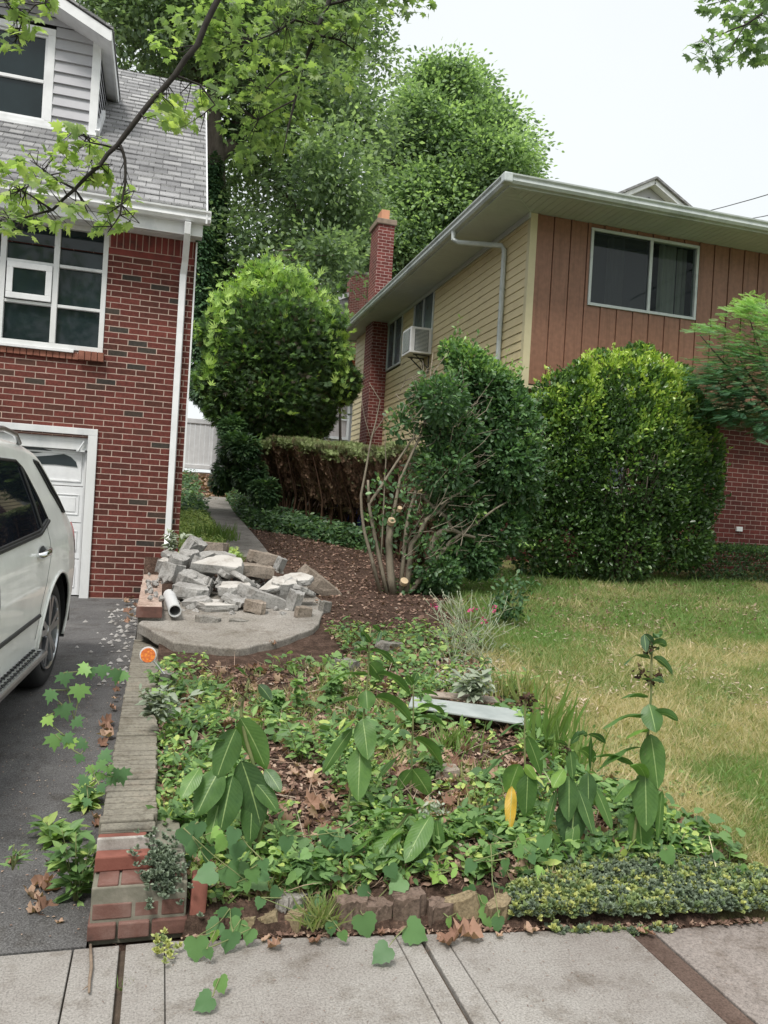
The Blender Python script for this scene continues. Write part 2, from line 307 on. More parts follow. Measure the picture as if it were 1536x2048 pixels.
# ---- leaf clouds
def fan(outline, c, z_c=0.0, droop=0.0):
    half = outline; full = list(half) + [(-x, y) for (x, y) in half[::-1] if abs(x) > 1e-6]
    v = [(c[0], c[1], z_c)] + [(x, y, -droop*((x)**2+(y-c[1])**2)) for x, y in full]; n = len(full)
    return dict(v=np.array(v), f=[(0, 1+i, 1+(i+1) % n) for i in range(n)])
T_MAPLE = fan([(0, 0), (.25, -.10), (.27, .06), (.60, .10), (.48, .26), (.68, .56), (.40, .50), (.27, .48), (.30, .72), (.14, .70), (0, 1.05)], (0, .33), .03, .18)
T_HEART = fan([(0, .06), (.16, -.05), (.38, 0), (.50, .20), (.44, .30), (.49, .42), (.36, .50), (.30, .70), (.14, .80), (0, 1.02)], (0, .35), -.05, .22)
T_OVAL = dict(v=np.array([(0, 0, 0), (.26, .35, .07), (.22, .72, .05), (0, 1, -.05), (-.22, .72, .05), (-.26, .35, .07), (0, .45, 0)]), f=[(0, 1, 6), (1, 2, 3, 6), (3, 4, 5, 6), (5, 0, 6)])
T_DIAM = dict(v=np.array([(0, 0, 0), (.3, .45, .06), (0, 1, 0), (-.3, .45, .06)]), f=[(0, 1, 2), (0, 2, 3)])
T_LANCE = dict(v=np.array([(0, 0, 0), (.11, .4, .03), (0, 1, -.12), (-.11, .4, .03)]), f=[(0, 1, 2), (0, 2, 3)])
T_BLADE = dict(v=np.array([(-.035, 0, 0), (.035, 0, 0), (.024, .55, .05), (-.024, .55, .05), (0, 1, .2)]), f=[(0, 1, 2, 3), (3, 2, 4)])
T_BLADE1 = dict(v=np.array([(-.05, 0, 0), (.05, 0, 0), (0, 1, .15)]), f=[(0, 1, 2)])
def spray(n=5, wd=.07):
    v = []; f = []
    for i in range(n):
        a = (i-(n-1)/2)*.42; y0 = .12*i/n; L = 1-abs(a)*.5; b = len(v); dx, dy = math.sin(a), math.cos(a)
        v += [(0, y0, 0), (dx*L*.5+dy*wd, y0+dy*L*.5-dx*wd, .03), (dx*L, y0+dy*L, -.05), (dx*L*.5-dy*wd, y0+dy*L*.5+dx*wd, .03)]; f.append((b, b+1, b+2, b+3))
    return dict(v=np.array(v), f=f)
T_SPRAY = spray()
def feather():
    v = []; f = []
    for i in range(14):
        y = .06+i*.068; L = .30*(1-((i-6)/9)**2)
        for s_ in (-1, 1):
            b = len(v); v += [(0, y, 0), (s_*L*.5, y-.005, .01), (s_*L, y+.05, -.05), (s_*L*.5, y+.055, .01)]; f.append((b, b+1, b+2, b+3))
    b = len(v); v += [(-.012, 0, 0), (.012, 0, 0), (0, 1.02, -.03)]; f.append((b, b+1, b+2)); return dict(v=np.array(v), f=f)
T_FEATHER = feather()
def unit(a): return a/np.maximum(np.linalg.norm(a, axis=1, keepdims=True), 1e-9)
def cloud(name, P, D, N, Sz, T, mat, parent=None, var=None, kind=None, label=None, widths=None):
    P = np.asarray(P, float); n = len(P); D = unit(np.asarray(D, float)); N = np.asarray(N, float)
    x = unit(np.cross(D, N)+1e-6); z = np.cross(x, D); Sz = np.broadcast_to(np.asarray(Sz, float), (n,))
    tv = T['v']; k = len(tv); W = np.ones(n) if widths is None else widths
    Vv = P[:, None, :] + Sz[:, None, None]*(tv[None, :, 0, None]*x[:, None, :]*W[:, None, None] + tv[None, :, 1, None]*D[:, None, :] + tv[None, :, 2, None]*z[:, None, :])
    Vv = Vv.reshape(-1, 3)
    if parent is not None:
        m = np.array(world_of(parent).inverted()); Vv = Vv@m[:3, :3].T + m[:3, 3]
    tot = np.array([len(f) for f in T['f']]); flat = np.concatenate([np.array(f) for f in T['f']])
    loops = (flat[None, :] + (np.arange(n)*k)[:, None]).ravel(); tots = np.tile(tot, n); starts = np.concatenate([[0], np.cumsum(tots)[:-1]])
    me = bpy.data.meshes.new(name); me.vertices.add(n*k); me.vertices.foreach_set('co', Vv.ravel())
    me.loops.add(len(loops)); me.loops.foreach_set('vertex_index', loops.astype(np.int32))
    me.polygons.add(len(tots)); me.polygons.foreach_set('loop_start', starts.astype(np.int32)); me.polygons.foreach_set('loop_total', tots.astype(np.int32))
    if var is None: var = rng.random(n)
    at_ = me.attributes.new('var', 'FLOAT', 'POINT'); at_.data.foreach_set('value', np.repeat(np.clip(var, 0, 1), k).astype(np.float32))
    me.update(calc_edges=True); me.validate()
    o = bpy.data.objects.new(name, me); COL.objects.link(o); me.materials.append(mat)
    if parent is not None: o.parent = parent
    if kind: o['kind'] = kind
    if label: o['label'] = label
    return o
def rsph(n): return unit(rng.normal(size=(n, 3)))

# ------------------------------------------------------------------ ground, sidewalk, driveway
def ground():
    xs = np.unique(np.concatenate([np.linspace(-70, -3, 24), np.linspace(-3, -.2, 10), [-.165, -.155, -.1, -.05, 0, .03, .04, .155, .165], np.linspace(.06, 6, 100), np.linspace(6, 12, 40), np.linspace(12, 80, 26)]))
    ys = np.unique(np.concatenate([np.linspace(-40, 2, 16), [3.29, 3.31, 9.44, 9.46], np.linspace(2.2, 4.5, 60), np.linspace(4.5, 12, 100), [9.69, 9.71], np.linspace(12, 28, 60), np.linspace(28, 120, 24)]))
    X, Y = np.meshgrid(xs, ys); Z = gh(X, Y); n, m_ = X.shape
    V = np.stack([X, Y, Z], -1).reshape(-1, 3); i, j = np.meshgrid(np.arange(n-1), np.arange(m_-1), indexing='ij'); a = (i*m_+j).ravel()
    me = bpy.data.meshes.new('ground'); me.from_pydata(V.tolist(), [], np.stack([a, a+1, a+m_+1, a+m_], 1).tolist())
    m, nt, p = newmat('soil_and_turf'); t = nt.nodes.new('ShaderNodeTexCoord')
    soil = ramp(nt, noise(nt, 9, 8, .75), [(.3, (.035, .024, .018)), (.5, (.085, .055, .042)), (.7, (.15, .10, .078))])
    ff = noise(nt, 55, 4, .8); soil = mix(nt, soil, ramp(nt, ff, [(.35, (.5,)*3), (.6, (1.1,)*3), (.72, (2.2, 2.0, 1.8))]), 1, 'MULTIPLY')
    turf = ramp(nt, noise(nt, 3, 6, .7), [(.3, (.07, .10, .03)), (.5, (.15, .16, .06)), (.7, (.27, .23, .12))])
    s = nt.nodes.new('ShaderNodeSeparateXYZ'); nt.links.new(t.outputs['Object'], s.inputs[0])
    # lawn to the right of x = 2.35 + .12 (y-3.5)
    k = nt.nodes.new('ShaderNodeMath'); k.operation = 'MULTIPLY_ADD'; k.inputs[1].default_value = -.16; nt.links.new(s.outputs[1], k.inputs[0]); nt.links.new(s.outputs[0], k.inputs[2])
    k2 = nt.nodes.new('ShaderNodeMath'); k2.operation = 'MULTIPLY_ADD'; k2.inputs[1].default_value = .5; nt.links.new(noise(nt, 2.5, 5), k2.inputs[0]); nt.links.new(k.outputs[0], k2.inputs[2])
    fac = ramp(nt, k2.outputs[0], [(0, (0,)*3), (1, (1,)*3)])
    mrr = nt.nodes.new('ShaderNodeMapRange'); mrr.inputs[1].default_value = 2.05; mrr.inputs[2].default_value = 2.35; nt.links.new(k2.outputs[0], mrr.inputs[0])
    c = mix(nt, soil, turf, mrr.outputs[0]); nt.links.new(c, p.inputs['Base Color']); p.inputs['Roughness'].default_value = 1; p.inputs['Specular IOR Level'].default_value = .1
    bump(nt, p, ff, .8, .02); o = link('ground', me, m, smooth=True); o['kind'] = 'structure'
ground()
def slab_piece(mb, x0, x1, y0, y1, zf, t=.12):
    P = [(x0, y0), (x1, y0), (x1, y1), (x0, y1)]; mb.prism([(x, y, zf(x, y)-t) for x, y in P], (0, 0, t))
mb = MB(); ap = MB(); jx = [float(at(235, 1985, Z=0)[0]), float(at(331, 1985, Z=0)[0]), float(at(905, 1985, Z=0)[0]), float(at(1395, 1985, Z=0)[0]), float(at(1505, 2010, Z=0)[0])]
xs = [-6, -4.2, -2.0, jx[0]-.30, jx[0]-.012, jx[1]-.004, jx[2]-.075, jx[2]-.006]
g = .007
cuts = [(-7, -4.2), (-4.2, -2.0), (-2.0, jx[0]-.16), (jx[0]-.155, jx[0]-.008), (jx[0]+.014, jx[1]-.003), (jx[1], jx[2]-.09), (jx[2]-.086, jx[2]-.006), (jx[2]+.010, jx[2]+.09), (jx[2]+.094, jx[3]-.012)]
for a, b in cuts:
    mb.prism([(a, -1.2, -.12), (b, -1.2, -.12), (b, edge_y(b)-.02, -.12), (a, edge_y(a)-.02, -.12)], (0, 0, .12))
st_p = MB(); st_p.prism([(jx[3], -1.2, -.125), (jx[4]-.05, -1.2, -.125), (jx[4]-.05, edge_y(jx[4])-.02, -.125), (jx[3], edge_y(jx[3])-.02, -.125)], (0, 0, .115)); st_p.build('sidewalk', concmat('muddy_concrete', [(.075, .05, .04), (.13, .092, .075), (.22, .19, .17)], 110), kind='structure', bevel=.004)
for a, b in ((jx[4]-.046, jx[4]+.9), (jx[4]+.905, jx[4]+2.4), (jx[4]+2.405, jx[4]+4.6)):
    ap.prism([(a, -1.2, -.125), (b, -1.2, -.125), (b, edge_y(b)-.02, -.125), (a, edge_y(a)-.02, -.125)], (0, 0, .12))
mb.build('sidewalk', M['sidewalk'], kind='structure', bevel=.004)
ap.build('sidewalk', M['apron'], kind='structure', bevel=.004)
d = MB(); d.box(-7, 12, -1.2, 2.84, -.1, -.022); d.build('joint_dirt', M['dirt'], kind='structure')
mb = MB(); nY = 30
for i in range(nY):
    y0, y1 = 2.85+i*6.75/nY, 2.85+(i+1)*6.75/nY; mb.poly([(-6.5, y0, drive_z(y0)), (-.165, y0, drive_z(y0)), (-.165, y1, drive_z(y1)), (-6.5, y1, drive_z(y1))])
mb.poly([(-6.5, 2.85, -.1), (-.165, 2.85, -.1), (-.165, 2.85, 0), (-6.5, 2.85, 0)])
mb.build('driveway', M['asphalt'], kind='structure', weld=True)
# walkway between the houses and the landing slab under the rubble
mb = MB(); wl = [(9.3, .78, 1.44), (12, .85, 1.50), (14, .92, 1.53), (16, .97, 1.56), (18.2, .97, 1.58), (21, .98, 1.60)]
def wz(y): return float(np.interp(y, YB, ZB))+.045
for (y0, a0, b0), (y1, a1, b1) in zip(wl, wl[1:]):
    mb.prism([(a0, y0, wz(y0)-.12), (b0, y0, wz(y0)-.12), (b1, y1-.012, wz(y1)-.12), (a1, y1-.012, wz(y1)-.12)], (0, 0, .12))
mb.build('path', M['slab'], kind='structure', bevel=.006)
def jag(poly, n=6, amp=.03):
    out = []
    for i in range(len(poly)):
        a = np.array(poly[i], float); b = np.array(poly[(i+1) % len(poly)], float)
        for k in range(n): out.append(a+(b-a)*k/n+rng.normal(size=2)*amp*(1 if k else .3))
    return out
mb = MB(); z0 = .40
pl = jag([at(275, 1268, Z=z0)[:2], at(345, 1292, Z=z0)[:2], at(400, 1296, Z=z0)[:2], at(480, 1300, Z=z0)[:2], at(560, 1290, Z=z0)[:2], at(625, 1276, Z=z0)[:2], at(655, 1250, Z=z0)[:2], at(630, 1228, Z=.44)[:2], at(600, 1200, Z=.48)[:2], (.1, 7.9)], 4, .012)
mb.prism([(p_[0], p_[1], .315+.115*(p_[1]-6.2)) for p_ in pl], (0, 0, .095)); mb.build('path', concmat('dirty_landing', [(.17, .155, .13), (.25, .23, .205), (.31, .295, .27)], 70), kind='structure', bevel=.012)

# ------------------------------------------------------------------ builders shared by the houses
def lap_wall(mb, axis, c, a0, a1, z0, z1, step, depth=.014, out=-1, holes=()):
    """lap siding; axis 'y': wall plane y=c spanning x, axis 'x': plane x=c spanning y"""
    n = max(1, int(round((z1-z0)/step))); st = (z1-z0)/n
    for i in range(n):
        za, zb = z0+i*st, z0+(i+1)*st; segs = [(a0, a1)]
        for (h0, h1, hz0, hz1) in holes:
            if zb > hz0+1e-6 and za < hz1-1e-6:
                segs = [s for (p, q) in segs for s in ((p, min(q, h0)), (max(p, h1), q)) if s[1]-s[0] > 1e-4]
        for (p, q) in segs:
            f = (lambda a, o, z: (a, c+out*o, z)) if axis == 'y' else (lambda a, o, z: (c+out*o, a, z))
            mb.poly([f(p, depth, za), f(q, depth, za), f(q, .002, zb), f(p, .002, zb)])
            mb.poly([f(p, -.002, za), f(q, -.002, za), f(q, depth, za), f(p, depth, za)])
def wall_grid(mb, axis, c, a0, a1, z0, z1, holes, reveal=.1, out=-1):
    A = sorted({a0, a1} | {h[0] for h in holes} | {h[1] for h in holes}); Zs = sorted({z0, z1} | {h[2] for h in holes} | {h[3] for h in holes})
    f = (lambda a, o, z: (a, c+out*o, z)) if axis == 'y' else (lambda a, o, z: (c+out*o, a, z))
    for p, q in zip(A, A[1:]):
        for r_, s in zip(Zs, Zs[1:]):
            if any(h[0] <= p+1e-6 and h[1] >= q-1e-6 and h[2] <= r_+1e-6 and h[3] >= s-1e-6 for h in holes): continue
            mb.poly([f(p, 0, r_), f(q, 0, r_), f(q, 0, s), f(p, 0, s)])
    for (p, q, r_, s) in holes:
        for (u_, v_) in (((p, r_), (q, r_)), ((q, r_), (q, s)), ((q, s), (p, s)), ((p, s), (p, r_))):
            mb.poly([f(u_[0], 0, u_[1]), f(v_[0], 0, v_[1]), f(v_[0], -reveal, v_[1]), f(u_[0], -reveal, u_[1])])
def frame(mb, axis, c, a0, a1, z0, z1, w_, t0, t1, out=-1):
    """rectangular frame; occupies offsets t0..t1 outward of plane c"""
    def bx(p, q, r_, s):
        lo, hi = sorted((c+out*t0, c+out*t1))
        if axis == 'y': mb.box(p, q, lo, hi, r_, s)
        else: mb.box(lo, hi, p, q, r_, s)
    bx(a0, a1, z0, z0+w_); bx(a0, a1, z1-w_, z1); bx(a0, a0+w_, z0+w_, z1-w_); bx(a1-w_, a1, z0+w_, z1-w_); return bx
GP = [(0, -.125), (.075, -.125), (.105, -.09), (.10, -.045), (.125, -.02), (.128, 0), (.118, 0), (.112, -.015), (.01, -.015), (0, -.015)]

# ------------------------------------------------------------------ left brick house
Yh = 9.5; XC = .21
lh = empty('brick_house', (-3.5, 9.5, .38), 'red brick house with grey shingle roof and a white garage door, behind the white car', 'house')
zr = [float(at(160, y, Y=Yh)[2]) for y in (694, 617, 537, 470)]
xw = [-2.92, -2.38, -1.83, -1.285, -.745]; wz0, wz1 = 3.165, 4.575
gx0, gx1, gz1 = -3.7, -.845, 2.19
mb = MB(); wall_grid(mb, 'y', Yh, -7.5, XC, .2, 4.30, [(xw[0], xw[-1], wz0, 4.30), (gx0, gx1, .2, gz1)], .12)
wall_grid(mb, 'x', XC, 9.5, 17.0, .2, 4.6, [], out=1)
mb.poly([(XC, 9.5, 4.6), (XC, 17, 4.6), (XC, 13.1, 7.95)]); mb.poly([(-7.5, 9.5, .2), (-7.5, 17, .2), (-7.5, 17, 4.6), (-7.5, 13.1, 7.95), (-7.5, 9.5, 4.6)]); mb.poly([(-7.5, 17, .2), (XC, 17, .2), (XC, 17, 4.6), (-7.5, 17, 4.6)])
mb.build('wall', M['brick'], lh)
# soldier course above: upright bricks, 2 mm proud
mb = MB(); x = -7.5
while x < XC-.01:
    if not (xw[0]-.03 < x < xw[-1]-.02): mb.box(x+.004, min(x+.0645, XC), Yh-.004, Yh+.06, 4.385, 4.57)
    x += .0705
for z in (4.315,): mb.box(-7.5, xw[0], Yh-.003, Yh+.06, 4.305, 4.375); mb.box(xw[-1], XC, Yh-.003, Yh+.06, 4.305, 4.375)
soldier = M['brick'].copy(); mb.build('soldier_course', mottled('soldier_brick', [(.07, .03, .026), (.17, .04, .033), (.22, .05, .042)], 7, .85, 30, .3, .004), lh)
mb = MB(); mb.box(-7.5, xw[0], Yh+.003, Yh+.055, 4.30, 4.60); mb.box(xw[-1], XC-.003, Yh+.003, Yh+.055, 4.30, 4.60); mb.box(xw[0], xw[-1], Yh+.02, Yh+.1, 4.56, 4.62); mb.build('mortar_band', mottled('mortar', [(.5, .38, .32), (.62, .48, .42)], 20, .9), lh)
mb = MB(); mb.box(XC+.002, XC+.02, 9.47, 9.50, 1.9, 4.57); mb.build('corner_trim', M['white'], lh)
# window
mb = MB(); bx = frame(mb, 'y', Yh, xw[0], xw[-1], wz0, wz1, .055, -.06, .012)
for x_ in xw[1:-1]: bx(x_-.03, x_+.03, wz0+.055, wz1-.055)
for (a, b) in zip(xw, xw[1:]):
    for zz in zr[1:3]: mb.box(a+.03, b-.03, Yh+.0, Yh+.058, zz-.017, zz+.017)
winf = mb.build('window_frame', M['aged_white'], lh, bevel=.004)
mb = MB(); mb.box(xw[0], xw[-1], Yh+.045, Yh+.05, wz0+.02, wz1-.02); mb.build('pane', M['glass'], winf)
mb = MB(); mb.box(xw[0], xw[-1], Yh+.07, Yh+.11, wz0+.02, wz1+.02); mb.build('window_backing', M['dark'], lh)
a, b = xw[2], xw[3]; mb = MB(); frame(mb, 'y', Yh, a+.045, b-.035, zr[1]+.025, zr[2]-.022, .065, 0, .03); ci = mb.build('casement', M['white'], lh, bevel=.004)
mb = MB(); mb.box(a+.11, b-.1, Yh-.012, Yh-.008, zr[1]+.09, zr[2]-.087); mb.build('pane', M['glass'], ci)
mb = MB(); mb.box(xw[0]-.03, -1.05, Yh-.055, Yh-.002, wz0-.035, wz0-.002); mb.build('sill_board', M['white'], lh, bevel=.003)
mb = MB(); x = xw[0]-.03
while x < xw[-1]+.0: mb.box(x, x+.0615, Yh-(.075 if x > -1.05 else .03), Yh-.002, wz0-.105, wz0-.037-(0 if x < -1.05 else -.033)); x += .0675
mb.build('window_sill', mottled('sill_brick', [(.16, .06, .04), (.30, .13, .09)], 8, .85, 30, .3, .004), lh, bevel=.003)
# garage
mb = MB(); mb.box(gx1, gx1+.10, Yh-.03, Yh+.1, .36, gz1+.03); mb.box(gx0-.1, gx0, Yh-.03, Yh+.1, .36, gz1+.03); mb.box(gx0-.1, gx1+.1, Yh-.03, Yh+.1, gz1+.03, gz1+.075+.03); mb.box(gx0, gx1, Yh+.03, Yh+.1, gz1-.14, gz1+.03); mb.build('garage_trim', M['aged_white'], lh, bevel=.004)
gd = MB(); Yd = Yh+.10; gtop = gz1-.14; n = 4; sh = (gtop-.39)/n
for i in range(n): gd.box(gx0, gx1, Yd, Yd+.04, .39+i*sh+.004, .39+(i+1)*sh-.004)
npan = 4; pw = (gx1-gx0)/npan
for i in range(n-1):
    for k in range(npan):
        x0, x1 = gx0+k*pw+.07, gx0+(k+1)*pw-.07; za, zb = .39+i*sh+.09, .39+(i+1)*sh-.09
        frame(gd, 'y', Yd, x0, x1, za, zb, .012, 0, .008); gd.box(x0+.035, x1-.035, Yd-.006, Yd, za+.035, zb-.035)
frame(gd, 'y', Yd, gx1-1.32, gx1-.06, .39+3*sh+.05, gtop-.03, .02, 0, .01); frame(gd, 'y', Yd, gx0+.06, gx0+1.32, .39+3*sh+.05, gtop-.03, .02, 0, .01)
door = gd.build('garage_door', M['white'], lh, bevel=.003)
def dpt(px, py): p_ = at(px, py, Y=Yd); return (p_[0], p_[2])
rays = [[(30, 884), (62, 889), (105, 902), (72, 906), (40, 905)], [(58, 914), (100, 911), (128, 908), (142, 914), (152, 924), (155, 934), (110, 929), (58, 927)], [(-40, 880), (10, 880), (20, 905), (-20, 905)], [(-60, 915), (40, 912), (42, 926), (-60, 922)]]
for r_ in rays:
    for mirror in (0, 1):
        P = [dpt(*q) for q in r_]; P = [((gx0+gx1-x_) if mirror else x_, z_) for x_, z_ in P]
        m2 = MB(); m2.prism([(x_, Yd-.004, z_) for x_, z_ in P], (0, -.004, 0)); m2.build('pane', M['glass'], door)
mb = MB(); mb.bar((gx1-.02, Yd-.03, gtop-.02), (gx1-.02, Yd-.03, .4), .03, .02); mb.box(gx1-.12, gx1-.03, Yh+.0, Yh+.03, gtop-.02, gtop+.0); mb.tube([(gx1-.1, Yh+.0, gtop-.01), (gx1-.04, Yh+.0, gtop+.10)], .012, 6); mb.build('door_track', M['aged_white'], lh)
# eave, gutter, downspout
mb = MB(); mb.box(-7.6, .20, 9.36, 9.497, 4.575, 4.62); mb.box(-7.6, .27, 9.17, 9.20, 4.54, 4.72); mb.poly([(-7.6, 9.2, 4.56), (.27, 9.2, 4.56), (.27, 9.5, 4.60), (-7.6, 9.5, 4.60)])
mb.poly([(.27, 9.17, 4.54), (.27, 9.5, 4.575), (.27, 9.5, 4.9), (.27, 9.17, 4.72)]); mb.build('soffit', M['aged_white'], lh)
mb = MB(); X0, X1 = -7.6, .345
P = [(X1, 9.17-o, 4.80+z) for o, z in GP]; mb.prism(P, (X0-X1, 0, 0)); mb.box(X1, X1+.004, 9.045, 9.17, 4.675, 4.80); mb.build('gutter', M['white'], lh)
mb = MB(); dX = float(at(352, 800, Y=9.44)[0])
mb.tube([(dX+.015, 9.10, 4.66), (dX+.015, 9.12, 4.55), (dX+.01, 9.36, 4.30), (dX, 9.44, 4.16), (dX, 9.44, 2.5), (dX, 9.44, 1.14), (dX-.0, 9.36, .98)], [.05]*7, 4); o = mb.build('downspout', M['white'], lh, bevel=.006)
# main roof with stepped courses, rake
sl_ = (8.15-4.78)/(13.0-9.05); mb = MB(); n = 30; dy = (13.05-9.05)/n
for i in range(n):
    y0 = 9.05+i*dy; y1 = y0+dy; za = 4.81+sl_*(y0-9.05); zb = 4.81+sl_*(y1-9.05)
    mb.poly([(-8, y0, za+.02), (.29, y0, za+.02), (.29, y1, zb), (-8, y1, zb)]); mb.poly([(-8, y0, za-.003), (.29, y0, za-.003), (.29, y0, za+.02), (-8, y0, za+.02)])
zt = 4.81+sl_*4.0; mb.poly([(-8, 13.05, zt+.01), (.29, 13.05, zt+.01), (.29, 17.1, 4.8), (-8, 17.1, 4.8)])
mb.poly([(.288, 9.05, 4.76), (.288, 13.05, zt-.05), (.288, 13.05, zt), (.288, 9.05, 4.81)]); roof = mb.build('roof', M['shingle'], lh)
mb = MB(); mb.prism([(.292, 9.06, 4.66), (.292, 13.05, zt-.16), (.292, 13.05, zt-.01), (.292, 9.06, 4.80)], (.02, 0, 0)); mb.build('rake_board', M['white'], lh)
# dormer
Yf = 10.44; dxr, dxc = -1.06, -2.16; dxl = 2*dxc-dxr
def rz(y): return 4.81+sl_*(y-9.05)
dm = MB(); wr, wl_ = -1.565, 2*dxc+1.565; ez = 7.20
lap_wall(dm, 'y', Yf, dxl+.09, dxr-.07, rz(Yf)+.02, 7.25, .14, .03, holes=[(wl_, wr, 0, 7.2)])
n = 6
for i in range(n):
    za, zb = 7.25+i*.1, 7.25+(i+1)*.1; hw = 1.1-(za-7.2)/.46*1.0
    if hw > .05: dm.poly([(dxc-hw, Yf-.018, za), (dxc+hw, Yf-.018, za), (dxc+max(hw-.2, 0.01), Yf, zb), (dxc-max(hw-.2, .01), Yf, zb)])
dw = dm.build('dormer_wall', M['siding_w'], lh)
dm = MB(); ns = 10
for X_, s_ in ((dxr, 1), (dxl, -1)):
    dm = MB()
    for i in range(ns):                                    # side cheeks, lapped
        za = rz(Yf)+i*.13; zb = za+.13
        if za > 7.15: break
        ya = 9.05+(za-4.81)/sl_; yb = 9.05+(zb-4.81)/sl_; dm.poly([(X_+s_*.016, Yf, za), (X_+s_*.016, ya, za), (X_, yb, zb), (X_, Yf, zb)])
    dm.build('dormer_cheek', M['siding_w'], lh)
tm = MB(); tm.box(dxr-.075, dxr+.02, Yf-.035, Yf+.05, rz(Yf)-.02, 7.22); tm.box(dxl-.02, dxl+.075, Yf-.035, Yf+.05, rz(Yf)-.02, 7.22); tm.box(dxl-.02, dxr+.02, Yf-.045, Yf+.0, rz(Yf)-.045, rz(Yf)+.015)
p0 = np.array([dxr+.03, Yf-.02, rz(Yf)+.03]); p1 = np.array([dxr+.03, 11.05, rz(11.05)+.06]); tm.bar(p0, p1, .05, .09)
# gable roof of dormer
ov = .30; tipx = -.93; tz = 7.17; rk = .47; pk = tz+(tipx-dxc)*rk; yb_ = 9.05+(tz-4.81)/sl_; yp = 9.05+(pk-4.81)/sl_
for s_ in (1, -1):
    X_ = lambda x_: x_ if s_ == 1 else 2*dxc-x_
    tm.prism([(X_(tipx), Yf-ov, tz-.13), (X_(dxc), Yf-ov, pk-.13), (X_(dxc), Yf-ov, pk), (X_(tipx), Yf-ov, tz)], (0, -.03, 0))
    tm.prism([(X_(tipx), Yf-ov-.03, tz-.13), (X_(tipx), yb_-.15, tz-.13), (X_(tipx), yb_+.05, tz), (X_(tipx), Yf-ov-.03, tz)], (.03*s_, 0, 0))
    tm.poly([(X_(tipx), Yf-ov, tz-.12), (X_(tipx), yb_-.1, tz-.12), (X_(dxr), yb_-.1, tz-.08), (X_(dxr), Yf-ov, tz-.08)])
    tm.poly([(X_(tipx), Yf-ov, tz-.12), (X_(dxc), Yf-ov, pk-.12), (X_(dxc), Yf, pk-.12), (X_(tipx), Yf, tz-.12)])
tm.build('dormer_trim', M['white'], lh)
rm = MB()
for s_ in (1, -1):
    X_ = lambda x_: x_ if s_ == 1 else 2*dxc-x_
    rm.prism([(X_(tipx+.045), Yf-ov-.05, tz+.0), (X_(dxc), Yf-ov-.05, pk+.02), (X_(dxc), yp, pk+.02), (X_(tipx+.045), yb_, tz+.0)], (0, 0, .03))
rm.build('dormer_roof', M['shingle'], lh)
wm = MB(); bx = frame(wm, 'y', Yf, wl_, wr, 5.99, 7.2, .085, -.03, .03); frame(wm, 'y', Yf, wl_+.085, wr-.085, 6.075, 7.115, .03, -.04, .005); wm.box(wl_+.11, wr-.11, Yf-.01, Yf+.03, 6.53, 6.57)
wf = wm.build('dormer_window', M['white'], lh, bevel=.004)
mb = MB(); mb.box(wl_+.08, wr-.08, Yf+.02, Yf+.03, 6.05, 7.12); mb.build('pane', M['glass'], wf)

# ------------------------------------------------------------------ right house (yellow siding, brown panels)
XW, YF = 5.22, 11.1
rh = empty('sided_house', (9, 16, .8), 'house with yellow lap siding, brown board front and wide grey eaves, on the right', 'house')
wA = (17.72, 18.95, 5.06, 6.27); wB = (15.49, 16.85, 5.06, 6.27)
mb = MB(); lap_wall(mb, 'x', XW, 11.15, 13.0, 3.64, 6.28, .142, .016); lap_wall(mb, 'x', XW, 13.0, 21.2, 1.936, 6.28, .142, .016, holes=[wA, wB])
mb.build('siding', M['siding'], rh)
mb = MB(); mb.box(XW-.015, XW+.10, YF-.03, YF+.07, 3.63, 6.28); mb.build('corner_post', M['post'], rh)
mb = MB(); wx0, wx1, wz_0, wz_1 = 6.25, 8.24, 4.99, 6.21; x = XW+.10; pwid = .294
while x < 14:
    x1 = x+pwid-.012
    for (a, b, dpt_) in ((x, x+.045, .012), (x+.045, x1, .0)):
        segs = [(3.66, 6.28)] if (b <= wx0 or a >= wx1) else [(3.66, wz_0), (wz_1, 6.28)]
        for s0, s1 in segs: mb.box(a, b-.001, YF-.02-dpt_, YF+.01, s0, s1)
    x += pwid
mb.build('front_panel', M['brown'], rh)
mb = MB(); mb.box(XW+.02, 14, YF+.012, YF+.03, 3.64, wz_0+.01); mb.box(XW+.02, 14, YF+.012, YF+.03, wz_1-.01, 6.28); mb.box(XW+.02, wx0, YF+.012, YF+.03, wz_0, wz_1); mb.box(wx1, 14, YF+.012, YF+.03, wz_0, wz_1); mb.build('panel_backing', M['trim_dark'], rh)
mb = MB(); mb.box(XW+.02, 14, YF-.035, YF+.4, 3.585, 3.635); mb.box(XW-.0, XW+.06, YF+.02, 13, 3.585, 3.635); mb.build('base_trim', M['post'], rh)
mb = MB(); lwx0, lwx1, lwz0, lwz1 = 6.2, 7.4, 2.15, 3.2
wall_grid(mb, 'y', 11.5, XW+.12, 14, .5, 3.585, [(lwx0, lwx1, lwz0, lwz1)], .08); wall_grid(mb, 'x', XW+.12, 11.5, 21, .5, 3.6, []); wall_grid(mb, 'y', 21.2, XW, 14, .5, 6.2, [], out=1); wall_grid(mb, 'x', 14, 11.5, 21.2, .5, 6.2, [], out=1)
mb.build('brick_wall', M['brick_r'], rh)
mb = MB(); bx = frame(mb, 'y', 11.5, lwx0, lwx1, lwz0, lwz1, .05, -.06, .01); bx((lwx0+lwx1)/2-.02, (lwx0+lwx1)/2+.02, lwz0+.05, lwz1-.05); lf = mb.build('window_frame', M['gutter'], rh)
mb = MB(); mb.box(lwx0+.02, lwx1-.02, 11.54, 11.55, lwz0, lwz1); mb.build('pane', M['glass_grey'], lf)
mb = MB(); mb.box(lwx0-.05, lwx1+.05, 11.44, 11.52, lwz0-.11, lwz0-.002); mb.build('window_sill', M['slab'], rh)
